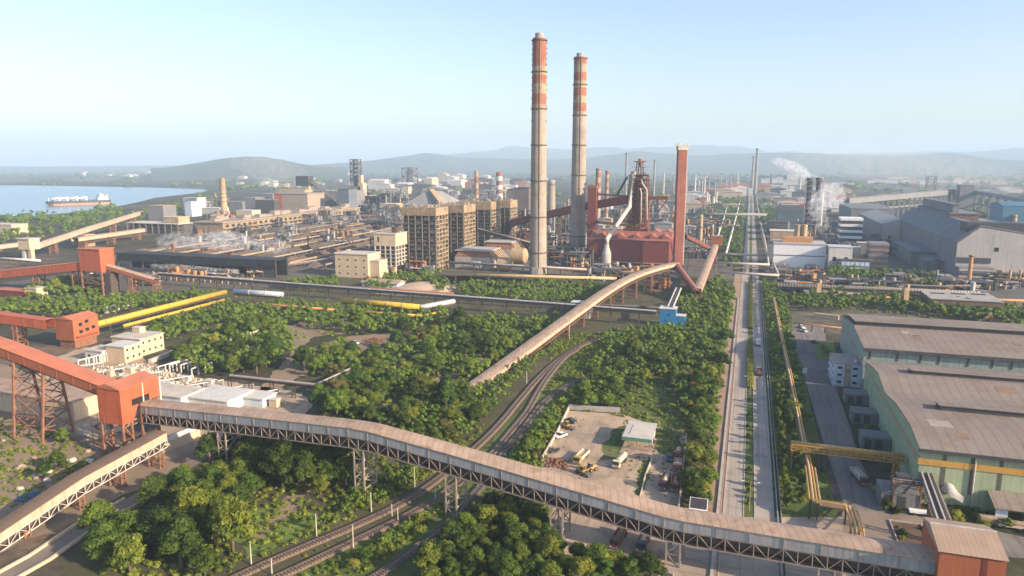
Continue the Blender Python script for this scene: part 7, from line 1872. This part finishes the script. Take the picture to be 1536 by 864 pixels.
for i in range(26):
    px = rb.uniform(1280, 1540); py = rb.uniform(262, 300); k = rb.randrange(4); s = 1 + (300 - py) / 30
    far_block(px, py, rb.uniform(20, 80) * s, rb.uniform(20, 40) * s, rb.uniform(5, 11) * s, FARM[k], f"{('pale', 'grey', 'tan', 'grey')[k]} distant shed on the plain beyond the viaduct", f"{('pale', 'grey', 'tan', 'grey')[k]} distant sheds beyond the viaduct")
for i in range(14):
    px = rb.uniform(120, 240); py = rb.uniform(259, 266)
    far_block(px, py, rb.uniform(20, 60), 30, rb.uniform(8, 18), far_pale, 'tiny pale house of the settlement across the bay', 'pale settlement across the bay')
for i in range(24):
    px = rb.uniform(345, 560); py = rb.uniform(262, 284); k = rb.randrange(4)
    far_block(px, py, rb.uniform(20, 60), 30, rb.uniform(8, 18), FARM[k], f"{('pale', 'grey', 'tan', 'grey')[k]} hazy hut at the foot of the nearer hill", f"{('pale', 'grey', 'tan', 'grey')[k]} hazy huts under the hill")
for i in range(22):
    px = rb.uniform(815, 1075); py = rb.uniform(300, 350); k = rb.randrange(5)
    far_block(px, py, rb.uniform(10, 30), rb.uniform(10, 26), rb.uniform(5, 13), FARM[k], f"{('pale', 'grey', 'tan', 'grey', 'white')[k]} works shed half hidden behind chimneys and furnace", f"{('pale', 'grey', 'tan', 'grey', 'white')[k]} sheds behind the furnace")
def far_stack(lab, px, pyb, pyt, wpx, m, grp=None, n=10):
    x, y = at(px, pyb); h = up(x, y, pyt); r_ = wpx / 2 * (y * cy - x * sy) / F
    mb = MB().lathe((x, y), [(r_ * 1.25, 0), (r_, h * .5), (r_ * .85, h)], n)
    for q in (.97, .8, .6): mb.lathe((x, y), [(r_, h * q), (r_ * 1.5, h * q), (r_ * 1.5, h * q + h * .012), (r_, h * q + h * .012)], n, False)
    solo(mb, 'chimney', m, lab, 'chimney', (x, y, 0), grp)
far_stack('tall thin hazy stack, taller of the twin stacks over the far road', 1132.5, 292, 222, 4.4, far_grey)
far_stack('tall thin hazy stack, shorter of the twin stacks over the far road', 1127.5, 290, 234, 3.2, far_grey)
far_stack('thin grey stack just beside the furnace top, on its chimney side', 938, 312, 229, 3.4, far_grey)
far_stack('slim grey stack between the furnace top and the square red stack', 980, 310, 239, 3.0, far_grey)
far_stack('slim hazy stack with dark tip on the plain, first of two', 1156, 280, 261, 3.0, far_dark)
far_stack('slim hazy stack with dark tip on the plain, second of two', 1177, 280, 263, 2.6, far_dark)
for i, (px, yb, yt, w_) in enumerate(((1042, 296, 262, 2.2), (1047, 292, 268, 1.8), (1052, 300, 270, 3), (1056, 298, 266, 2.6), (1063, 294, 262, 1.8), (1096, 286, 262, 1.6), (1106, 284, 260, 1.6), (1010, 290, 262, 2), (1030, 290, 266, 2.4), (995, 296, 258, 1.8), (1072, 290, 272, 2.4), (1088, 290, 270, 3), (1200, 284, 266, 2), (1236, 282, 262, 1.8))):
    far_stack('faint thin stack in the haze of the far works', px, yb, yt, w_, far_grey if i % 3 else far_pale, 'faint stacks in the far haze', 8)
for i, (px, yb, yt, w_) in enumerate(((1060, 312, 288, 3), (1063, 312, 292, 2), (1070, 312, 295, 4), (1074, 312, 288, 2.4))):
    far_stack('white sunlit column of the refinery-like plant left of the far road'.replace('left of', 'before'), px, yb, yt, w_, white, 'white columns of the far plant', 10)
x, y = at(615, 284); h = up(x, y, 251)
t = thing('blast_furnace', 'hazy distant furnace tower with sloping skip bridge under the hills', 'blast furnace', (x, y, 0))
part(MB().lathe((x, y), [(16, 0), (14, h * .4), (9, h * .7), (6, h)], 12), 'shaft', far_dark, t); lg, br = tower_mesh((x, y), 0, h * .98, 0, 44, 44, 3, bays=5)
q = part(br, 'frame', far_dark, t)
for k in range(4): part(cut(lg, k), 'leg', far_dark, q)
part(MB().beam((x + 12, y, h * .9), (x + 120, y + 10, h * .25), 7), 'skip_bridge', far_grey, t)
for lab, a, m in (('white hazy hall left of the distant furnace'.replace('left of', 'before'), (552, 577, 284, 271), far_pale), ('tan hazy tower block beside the distant furnace', (637, 648, 286, 268), far_tan), ('white pyramid-roofed store beyond the distant furnace', (676, 692, 282, 271), far_pale), ('grey hall at the foot of the distant furnace', (594, 612, 286, 276), far_grey)):
    fblock('works_building', lab, 'building', *a, 60, m, far_pale, roof='gx', rise=6)
# ------------------------------------------------------------------ steam
def steam(label, pts, dens, seed, col=(.95, .96, 1, 1), lo=.47, hi=.68):
    """one closed volume following the drift of the plume, thinning and breaking up along it"""
    m = bpy.data.materials.new('steam'); m.use_nodes = True; nt = m.node_tree; L = nt.links
    for n in list(nt.nodes): nt.nodes.remove(n)
    o = nt.nodes.new('ShaderNodeOutputMaterial'); v = nt.nodes.new('ShaderNodeVolumePrincipled'); v.inputs['Color'].default_value = col
    g = nt.nodes.new('ShaderNodeTexCoord'); n1 = nt.nodes.new('ShaderNodeTexNoise'); n1.inputs['Scale'].default_value = 1.0 / (pts[0][3] * 1.1); n1.inputs['Detail'].default_value = 7; n1.inputs['Roughness'].default_value = .62
    mp = nt.nodes.new('ShaderNodeMapping'); mp.inputs['Location'].default_value = (seed, seed * 2, 0)
    L.new(g.outputs['Object'], mp.inputs['Vector']); L.new(mp.outputs['Vector'], n1.inputs['Vector'])
    mr = nt.nodes.new('ShaderNodeMapRange'); mr.inputs[1].default_value = lo; mr.inputs[2].default_value = hi; mr.inputs[4].default_value = dens
    L.new(n1.outputs['Fac'], mr.inputs[0]); L.new(mr.outputs[0], v.inputs['Density']); L.new(v.outputs[0], o.inputs['Volume'])
    mb = MB().tube([p[:3] for p in pts], [p[3] for p in pts], 12)
    s = solo(mb, 'steam', m, label, 'steam', pts[0][:3], kind='stuff')
x, y = at(1216, 352); h = up(x, y, 270)
steam('white steam plume drifting off the twin process tower', [(x - 6, y, h + 2, 4), (x - 16, y + 5, h + 10, 9), (x - 32, y + 8, h + 18, 9), (x - 50, y + 10, h + 25, 7), (x - 58, y + 10, h + 28, 3)], .13, 3, lo=.42, hi=.66)
x, y = at(1240, 362); steam('white steam rising between the louvred tower and twin process tower', [(x, y, 2, 6), (x - 8, y, 22, 9), (x - 14, y + 20, 44, 12), (x + 10, y + 60, 60, 20), (x + 20, y + 60, 72, 6)], .07, 8)
xs, ys_ = at(330, 394)
steam('long white steam bank drifting off the roof of the black quench shed', [(xs - 82, ys_ + 4, 19, 5), (xs - 60, ys_ + 6, 21, 9), (xs - 30, ys_ + 6, 20, 8), (xs, ys_ + 8, 23, 12), (xs + 22, ys_ + 8, 21, 9), (xs + 48, ys_ + 6, 18, 6), (xs + 66, ys_ + 6, 19, 8), (xs + 80, ys_ + 6, 17, 3)], .085, 6, lo=.45, hi=.72)
x, y = at(285, 408); steam('low white steam lying along the quench wharf', [(x + 60, y - 8, 3, 2), (x + 30, y - 8, 4, 3), (x - 10, y - 6, 5, 3.5), (x - 40, y - 6, 5, 2)], .2, 31, lo=.45, hi=.6)
x, y = at(1440, 292); steam('pale smoke drifting across the plain beyond the viaduct', [(x + 260, y, 20, 20), (x + 100, y, 50, 45), (x - 80, y, 80, 60), (x - 300, y, 105, 62), (x - 520, y, 120, 30)], .0042, 41, (1, .93, .86, 1), lo=.4, hi=.75)
x, y = at(425, 290); steam('pale dusty smoke standing before the nearer hill', [(x + 160, y, 10, 20), (x + 60, y, 50, 42), (x - 60, y, 85, 55), (x - 200, y, 110, 25)], .0042, 51, (1, .93, .86, 1), lo=.4, hi=.75)
# ------------------------------------------------------------------ dense process plant between the named buildings
rb = random.Random(99)
PF = [far_dark, charcoal, bunker_frame, steel_rust, grey_hall, far_grey]
PN = ['black steel', 'charcoal steel', 'grimy concrete', 'rust-brown steel', 'slate grey', 'mid grey']
def plant(px, pyb, w_, d_, h, k, zone):
    x, y = at(px, pyb); m = PF[k]
    t = thing('process_plant', f"{PN[k]} open process frame with pipes {zone}", 'process plant', (x, y, 0), f"{PN[k]} process frames {zone}")
    mb = MB(); nx = max(2, int(w_ / 6)); nz = max(2, int(h / 5))
    for i in range(nx + 1):
        for v in (0, d_): mb.box(x - w_ / 2 + w_ * i / nx - .35, x - w_ / 2 + w_ * i / nx + .35, y + v - .35, y + v + .35, 0, h * rb.uniform(.85, 1.05))
    for j in range(1, nz + 1):
        if rb.random() < .85: mb.box(x - w_ / 2 * rb.uniform(.7, 1.05), x + w_ / 2 * rb.uniform(.7, 1.05), y - .5, y + d_, h * j / nz - .5, h * j / nz)
    for i in range(nx):
        for j in range(nz):
            if rb.random() < .5: mb.beam((x - w_ / 2 + w_ * i / nx, y, h * j / nz), (x - w_ / 2 + w_ * (i + 1) / nx, y, h * (j + 1) / nz), .4)
            if rb.random() < .55:
                u = x - w_ / 2 + w_ * (i + rb.uniform(.1, .5)) / nx; mb.box(u, u + rb.uniform(1.5, 5), y + 1, y + d_ * .8, h * j / nz, h * (j + rb.uniform(.4, .9)) / nz)
    part(mb, 'frame', m, t, kind='stuff')
    vb = MB()
    for i in range(rb.randrange(2, 6)):
        u, v = rb.uniform(-.6, .6) * w_, rb.uniform(-3, d_); hh = h * rb.uniform(.4, 1.35); vb.cyl((x + u, y + v, 0), (x + u, y + v, hh), rb.uniform(.6, 2.0), n=8)
    for i in range(3):
        a = Vector((x + rb.uniform(-1, 1) * w_, y - 1, h * rb.uniform(.2, .9))); vb.beam(a, a + Vector((rb.uniform(-20, 20), rb.uniform(-6, 6), rb.uniform(-2, 2))), .9)
    part(vb, 'pipework', rb.choice([pale_hall, pipe_rust, tower_tan, far_grey, charcoal]), t, kind='stuff')
for zone, n, bx, hr_ in (('standing in the stockyard among the ore heaps', 52, (290, 610, 330, 384), (6, 17)), ('across the road between pipe rack and ruins', 22, (1180, 1540, 424, 440), (4, 11)), ('behind the white plant beside the steel shop', 10, (1240, 1360, 360, 400), (8, 18)), ('on the far side of the stockyard', 16, (430, 600, 318, 336), (8, 20)), ('between the bunker towers and the giant chimneys', 18, (745, 880, 352, 378), (10, 28)), ('between the chimneys and the maroon casthouse', 10, (825, 880, 378, 402), (7, 15)),
        ('behind the furnace and giant chimneys', 26, (780, 1030, 318, 346), (10, 34)), ('behind the bunker towers', 22, (610, 790, 300, 330), (14, 36)),
        ('beside the square red stack', 9, (1026, 1066, 352, 392), (7, 18)), ('below the casthouse by the curved gallery', 9, (880, 1000, 410, 424), (4, 9)),
        ('left by the road verge beyond the pipe bridges'.replace('left by', 'on'), 12, (1040, 1095, 318, 350), (8, 18)), ('around the two-tier hall and twin tower', 16, (1160, 1260, 330, 362), (7, 20)),
        ('in front of the two-tier hall', 8, (1160, 1240, 408, 424), (4, 8)), ('beyond the stockyard under the lattice tower', 18, (470, 610, 302, 322), (14, 40)),
        ('between cream block and bunker towers', 8, (575, 640, 402, 412), (5, 12)), ('along the quench shed wharf', 8, (200, 420, 412, 422), (4, 9)), ('behind the long tan building', 14, (300, 480, 300, 318), (12, 30)), ('under the far red tower', 7, (10, 240, 418, 440), (4, 9)),
        ('across the road beside the ruins', 9, (1180, 1330, 432, 446), (3, 8)), ('beside the steel shop porch', 7, (1480, 1540, 415, 432), (4, 10))):
    for i in range(n):
        px, py = rb.uniform(bx[0], bx[1]), rb.uniform(bx[2], bx[3]); s = 1 if py > 340 else 1.7
        plant(px, py, rb.uniform(9, 22) * s, rb.uniform(6, 14) * s, rb.uniform(*hr_), rb.randrange(6), zone)
for k in range(8):
    X = -620 + 40 * k; A, B = Vector((X, 590, 5)), Vector((X, 1040, 5.5))
    pipe('belt_conveyor', 'low ground conveyor on posts running between two stockyard heaps', [A, B], .9, tower_tan if k % 2 else steel_grey, 'conveyor', 'stockyard ground conveyors', posts=[(X, 590 + 22 * j, 4.6) for j in range(21)], pr=.5, post_m=steel_rust)
# pipe racks on posts threading the works
for i, (a, b, z, m, lab) in enumerate((((660, 392), (880, 404), 7, pale_hall, 'pale pipe rack running behind the long tan duct'), ((740, 372), (885, 381), 9, pipe_rust, 'rusty pipe rack between bunker towers and casthouse'), ((430, 424), (680, 440), 6, steel_rust, 'brown pipe rack beyond the parallel yellow tube'), ((690, 446), (1000, 462), 5, charcoal, 'dark pipe rack through the trees before the chimneys'), ((1030, 336), (1110, 338), 10, far_grey, 'grey pipe rack crossing behind the square red stack'), ((1160, 420), (1430, 430), 5, charcoal, 'dark pipe run along the foot of the white plant'), ((420, 398), (505, 386), 5, far_grey, 'grey fence-like pipe run at the stockyard edge'))):
    A, B = Vector(g3(*a, z)), Vector(g3(*b, z)); n = int((B - A).length / 12)
    pipe('pipe_rack', lab, [A, B], .8, m, 'pipe rack', posts=[tuple(A.lerp(B, k / n)[:2]) + (z - .5,) for k in range(n + 1)], pr=.4, extra=[([A + Vector((0, 2, -1.4)), B + Vector((0, 2, -1.4))], .5, steel_rust)])
KEEP.append(([tuple(p)[:2] for p in cG], 4.5)); KEEP.append(([(-183, 182), (-183, 108)], 4.0)); KEEP.append(([p[:2] for p in pr_], 3))
for px_, py_, r_ in ((668, 574, 8), (722, 540, 6), (590, 612, 6), (610, 545, 6), (780, 500, 6), (960, 520, 5), (1035, 560, 5), (1060, 470, 5), (300, 545, 6), (560, 590, 6), (215, 790, 7), (330, 712, 7)):
    KEEP.append(([at(px_, py_), tuple(q + .1 for q in at(px_, py_))], r_))
MIX = [('dark', 5), ('mid', 5), ('light', 2), ('olive', 1)]
MIXL = [('mid', 4), ('light', 4), ('dark', 2), ('olive', 1)]
scatter('in the belt beside the divided road', [(1078, 424), (1012, 442), (1030, 492), (905, 505), (912, 530), (880, 565), (868, 592), (850, 612), (930, 618), (962, 585), (985, 560), (1012, 590), (1025, 636), (1066, 650), (1082, 560), (1100, 440)], 5.4, MIX, .5, 1.2, 11000)
scatter('in the strip between lorry yard and divided road', [(1040, 640), (1072, 640), (1062, 765), (1032, 765), (1032, 690)], 6, MIX, .55, .95)
scatter('between the railway and the lorry yard', [(800, 640), (845, 610), (806, 690), (785, 735), (748, 700)], 6, MIX, .45, .8)
scatter('in the forest behind the long grey-sided gallery', [(470, 600), (560, 535), (620, 515), (690, 480), (850, 485), (835, 520), (700, 575), (690, 600), (745, 640), (670, 690), (560, 640), (480, 625)], 5.4, MIX, .5, 1.25, 11000)
scatter('between the curved tan gallery and the railway', [(705, 600), (840, 520), (862, 520), (800, 560), (755, 620), (735, 650)], 6.4, MIXL, .45, .8)
scatter('around the sandy track and white sheds', [(260, 545), (330, 500), (425, 490), (438, 530), (405, 560), (300, 568)], 6.0, MIX, .8, 1.25)
scatter('around the sandy track and white sheds', [(450, 545), (520, 520), (548, 545), (500, 572), (460, 565)], 6.0, MIX, .8, 1.2)
scatter('below the yellow pipes', [(335, 478), (420, 460), (520, 470), (640, 470), (680, 480), (610, 505), (500, 500), (440, 490), (350, 495)], 6.2, MIX, .8, 1.25)
scatter('around the small red transfer house', [(-40, 462), (110, 452), (330, 445), (330, 452), (130, 478), (-20, 478)], 6.2, MIX, .8, 1.2)
scatter('beside the cream works office', [(215, 502), (340, 462), (372, 468), (280, 508), (222, 520)], 6, MIX, .8, 1.15)
scatter('around the tall cream block', [(432, 428), (505, 424), (500, 434), (430, 434)], 6, MIXL, .8, 1.2)
scatter('around the tall cream block', [(548, 432), (590, 418), (660, 414), (672, 432), (660, 442), (640, 425), (600, 432), (560, 442)], 6, MIXL, .8, 1.2)
scatter('in front of the chimneys', [(680, 432), (760, 425), (885, 432), (930, 440), (870, 462), (700, 452)], 6.2, MIXL, .7, 1.1)
scatter('below the long grey-sided gallery', [(140, 862), (150, 800), (235, 738), (300, 706), (350, 672), (425, 650), (520, 668), (535, 735), (490, 752), (430, 742), (370, 758), (330, 800), (370, 838), (350, 870)], 5.7, [('dark', 6), ('mid', 5), ('light', 2)], .9, 1.9, 9000)
scatter('on the bank above the railway', [(330, 870), (430, 815), (520, 770), (540, 740), (600, 715), (640, 700), (650, 712), (560, 765), (420, 830), (360, 870)], 4.8, MIXL, .32, .6)
scatter('between the lower tracks', [(520, 862), (600, 800), (665, 770), (680, 745), (690, 760), (650, 800), (590, 845), (560, 870)], 5.2, MIXL, .35, .7)
scatter('below the gallery towards the lorry yard', [(620, 868), (690, 800), (745, 750), (800, 745), (815, 800), (840, 838), (960, 862), (960, 900), (640, 900)], 5.8, MIX, .55, 1.1)
scatter('behind the road verge pipes', [(1146, 425), (1176, 440), (1186, 500), (1196, 560), (1210, 640), (1180, 642), (1164, 560), (1152, 500)], 5.4, MIX, .5, .85)
scatter('along the concrete ruins', [(1170, 452), (1200, 468), (1262, 472), (1300, 462), (1420, 478), (1545, 500), (1545, 470), (1420, 455), (1300, 440), (1210, 452)], 5.8, [('dark', 4), ('mid', 3), ('light', 1)], .8, 1.3, 6000)
scatter('under the grey rolling hall', [(1240, 408), (1400, 418), (1400, 432), (1240, 420)], 6.5, [('dark', 5), ('mid', 2)], .8, 1.2)
scatter('on the coast behind the stockyard', [(-80, 352), (60, 330), (160, 322), (230, 318), (310, 297), (345, 300), (330, 312), (215, 335), (100, 352), (0, 370), (-80, 380)], 10, [('dark', 3), ('mid', 3)], 1.1, 2.0, 2500)
scatter('along the far end of the divided road', [(1075, 330), (1112, 330), (1112, 405), (1085, 405)], 9, [('dark', 3), ('mid', 1)], .9, 1.4)
scatter('along the far end of the divided road', [(1060, 300), (1115, 300), (1112, 330), (1050, 330)], 12, [('dark', 3), ('mid', 1)], 1.2, 2.0)
scatter('along the far end of the divided road', [(1135, 290), (1180, 290), (1160, 345), (1140, 345)], 12, [('dark', 3), ('mid', 1)], 1.2, 2.0)
scatter('under the first red gallery', [(60, 432), (150, 425), (150, 445), (40, 450)], 7, MIXL, .9, 1.3)
for p, k, s in (((1040, 600), 'flame', 1.0), ((1034, 622), 'flame', .9), ((1040, 580), 'flame', .95)):
    w_ = at(*p); PLACED.append((99, k, w_[0], w_[1], s, 'on the belt edge nearest the lorry yard'))
PLACED.sort(key=lambda q: -q[0])
MARKS = [('the first trestle below the red tower', -162, 186), ('the tall second trestle', -107, 181), ('the third trestle over the rails', -76, 178), ('the fourth trestle by the yard', -44, 175),
    ('the low buried end of the curved tan gallery', *cG[0][:2]), ('the bend of the dark pipe rack', *pr_[1][:2]), ('the far end of the dark pipe rack', *pr_[2][:2]), ('the bright blue transfer house', *at(1004, 492)), ('the small blue box house', *at(868, 478)),
    ('the upper corner of the lorry yard wall', *at(852, 612)), ('the yard back wall end', *at(932, 618)), ('the tilted solar panel', *at(1047, 768)), ('the small open yard shed', *at(958, 640)), ('the yard side wall end', *at(808, 698)),
    ('the smooth pinkish sand heap', *at(660, 430)), ('the front of the tall cream block', *at(510, 424)), ('the blue-ended low shed', *at(560, 432)), ('the two-storey cream office', *at(232, 520)), ('the small brick-red transfer house', *at(125, 478)), ('the upper end of the thick yellow tube', *at(330, 452)),
    ('the bend of the parallel yellow tube', *at(640, 474)), ('the ruined white wall', *at(352, 516)), ('the rusty scrap by the sandy track', *at(555, 520)), ('the white car on the sandy track', *at(520, 525)), ('the lone broken pier', *at(1350, 466)), ('the roofless concrete ruin', *at(1390, 475)), ('the sunlit tan ruin', *at(1210, 458)),
    ('the top of the long tan pipeline', *at(1165, 450)), ('the yellow pipe bridge end', *at(1192, 650)), ('the merging point of the tracks', *at(868, 530)), ('the end of the dark ballasted track', *at(890, 565)), ('the cream masonry kerb of the lane', *at(215, 760)), ('the bend of the lane under the gallery', *at(310, 690)), ('the white wall beside the lane', *at(330, 650)),
    ('the lower rim of the small lawn', *at(380, 835)), ('the upper rim of the small lawn', *at(440, 748)), ('the dirt path in the wood', *at(480, 690)), ('the parked red tippers', *at(1032, 720)), ('the orange flowering trees', *at(1050, 600)), ('the foot of the long tan duct', *at(690, 425)), ('the twin white tubes behind the blue house', *at(1025, 445))]
BEST = {}
for nm, mx_, my_ in MARKS:
    c_ = sorted((math.hypot(q[2] - mx_, q[3] - my_), i) for i, q in enumerate(PLACED[:290]) if i not in BEST)
    if c_ and c_[0][0] < 26: BEST[c_[0][1]] = nm
WOODS = MB(); WOODS.tone = []
rw = random.Random(5)
low = {}
for i, (a, k, x, y, s, zone) in enumerate(PLACED):
    if i < 290:
        sz = 'tall' if s > 1.02 else ('small' if s < .68 else 'middle-sized')
        lab = f"{sz} {LOOK[k]} tree {zone}" if i not in BEST else f"{LOOK[k]} tree standing closest to {BEST[i]}"
        tree(k, x, y, s, lab, f"{LOOK[k]} trees {zone}")
    else:
        for j in range(9 if a > .012 else 6):
            t = rw.uniform(0, 6.28); q = math.sqrt(rw.random()) * 3.1 * s; cr = s * rw.uniform(1.3, 2.3)
            clump(WOODS, rw, Vector((x + math.cos(t) * q, y + math.sin(t) * q, s * (8.3 - .35 * q * q / s - rw.uniform(.5, 2.5)))), cr, cr * .85, rw.uniform(.1, .9) * (.6 if k == 'dark' else 1), 26 if a > .012 else 12, .5 * s, low=True)
print('TREES', len(PLACED))
# far-off clumps on the plain
for _ in range(620):
    px = rw.uniform(-30, 1570); py = 250 + 80 * rw.random() ** 1.6 + 3
    if py > 300 and 180 < px < 1270: continue
    x, y = at(px, py)
    if inside((x, y), [at(*p) for p in shore]): continue
    s = rw.uniform(1.0, 2.4) * (1 + dist(x, y) / 4000)
    for j in range(3):
        clump(WOODS, rw, Vector((x + rw.uniform(-9, 9) * s, y + rw.uniform(-9, 9) * s, 1.5 * s)), 5 * s, 3.4 * s, rw.uniform(0, .5), 4, 1.5 * s, low=True)
ground_piece(WOODS, 'woodland', leaf_mid, 'stuff')
# undergrowth: low scrub over the belt and along the tracks
UG = MB(); UG.tone = []
def scrub(px, n, smin=.4, smax=1.3, clear=0.0):
    poly = [at(*p) for p in px]
    x0, x1 = min(p[0] for p in poly), max(p[0] for p in poly); y0, y1 = min(p[1] for p in poly), max(p[1] for p in poly)
    k = 0
    for _ in range(n * 5):
        if k >= n: break
        p = (rw.uniform(x0, x1), rw.uniform(y0, y1))
        if not inside(p, poly): continue
        s = rw.uniform(smin, smax)
        if not free(p, s - 2.6 + clear): continue
        k += 1
        clump(UG, rw, Vector((p[0], p[1], s * .35)), s, s * .8, rw.random(), 40, .17 + .07 * s, low=True)
scrub([(330, 880), (520, 770), (640, 695), (735, 640), (860, 500), (930, 500), (870, 590), (800, 690), (700, 790), (560, 880)], 1700, .3, 1.1)
scrub([(140, 862), (150, 800), (350, 672), (425, 650), (660, 690), (540, 760), (350, 870)], 900)
scrub([(620, 880), (700, 790), (800, 690), (850, 612), (812, 700), (840, 838), (960, 880)], 700)
scrub([(470, 600), (620, 510), (860, 480), (840, 520), (690, 600), (745, 640), (670, 690), (480, 625)], 900)
scrub([(1078, 424), (1012, 442), (1030, 492), (900, 505), (850, 612), (1030, 645), (1040, 765), (1060, 765), (1100, 440)], 1300)
scrub([(1146, 425), (1176, 440), (1210, 640), (1255, 750), (1160, 750), (1150, 500)], 700, .3, .9)
scrub([(0, 625), (130, 665), (150, 700), (120, 760), (0, 800)], 330, .2, 1.1)
scrub([(905, 690), (910, 655), (938, 630), (975, 640), (1022, 650), (1016, 690), (960, 748), (940, 690)], 170, .15, .45)
scrub([(815, 700), (850, 620), (1030, 655), (1020, 760), (900, 740)], 60, .1, .35)
scrub([(0, 470), (330, 440), (690, 462), (560, 500), (330, 520), (190, 500)], 500, .6, 1.5)
scrub([(1170, 452), (1300, 440), (1545, 470), (1545, 500), (1300, 468)], 400, .6, 1.5)
scrub([(1390, 745), (1536, 775), (1536, 795), (1390, 765)], 120, .5, 1.2)
scrub([(940, 600), (1000, 570), (1030, 640), (1030, 690), (940, 640)], 160, .2, .6)
ground_piece(UG, 'undergrowth', leaf_light, 'stuff')
# named plants by the road
for k in range(12):
    y = 214 + k * 8.6
    for x, j in ((15.6, 0), (19.6, 1)):
        tree('column', x + R.uniform(-.3, .3), y + R.uniform(-1, 1) + j * 3, .95 + .1 * R.random(), ('slender upright tree in the row nearest the divided road', 'slender upright tree in the row under the yellow pipe')[j], ('clipped upright trees along the road kerb', 'clipped upright trees under the yellow pipe')[j], sz=.85)
for k in range(14):
    y = R.uniform(192, 330)
    tree('bush', 4.7 + R.uniform(-.6, .6), y, R.uniform(.3, .8), 'low round shrub on the grassy median of the divided road', 'median shrubs')
def hedge(y0, y1, label):
    hb = MB(); hb.tone = []; r = random.Random(int(y0))
    n = int((y1 - y0) / 1.0)
    for i in range(n):
        for x in (3.95, 4.75, 5.55):
            clump(hb, r, Vector((x, y0 + i * 1.0, 1.0)), .95, 1.05, r.uniform(.45, 1), 20, .26, low=True)
    solo(hb, 'hedge', leaf_light, label, 'hedge', (4.7, y0, 0))
hedge(330, 418, 'long bright green clipped hedge on the median, second from the gallery')
hedge(455, 640, 'bright green clipped hedge on the far part of the median')
for p, s, l in (((1060, 700), 1.0, 'big round bright tree behind the parked red lorries'), ((905, 850), 1.0, 'yellow-green tree standing under the gallery by the parked tippers'), ((985, 868), .9, 'dark tree at the apron edge below the tippers')):
    pass
tree('light', *at(1040, 705), .95, 'big round bright tree behind the parked red lorries', 'single trees by the lorry yard')
tree('light', *at(910, 862), 1.0, 'yellow-green tree standing under the gallery by the parked tippers', 'single trees by the lorry yard')
tree('dark', *at(975, 875), .8, 'dark tree at the apron edge below the tippers', 'single trees by the lorry yard')
tree('mid', *at(95, 665), .6, 'small weeping green tree at the foot of the red trestles', None)
tree('mid', *at(88, 706), .75, 'rounded green tree beside the tan inclined gallery', None)
tree('dark', *at(66, 718), .6, 'dark bush-like tree on bare ground by the tan inclined gallery', None)
tree('light', *at(84, 440), 1.5, 'single yellow-green tree standing between the red gallery trestles', None)
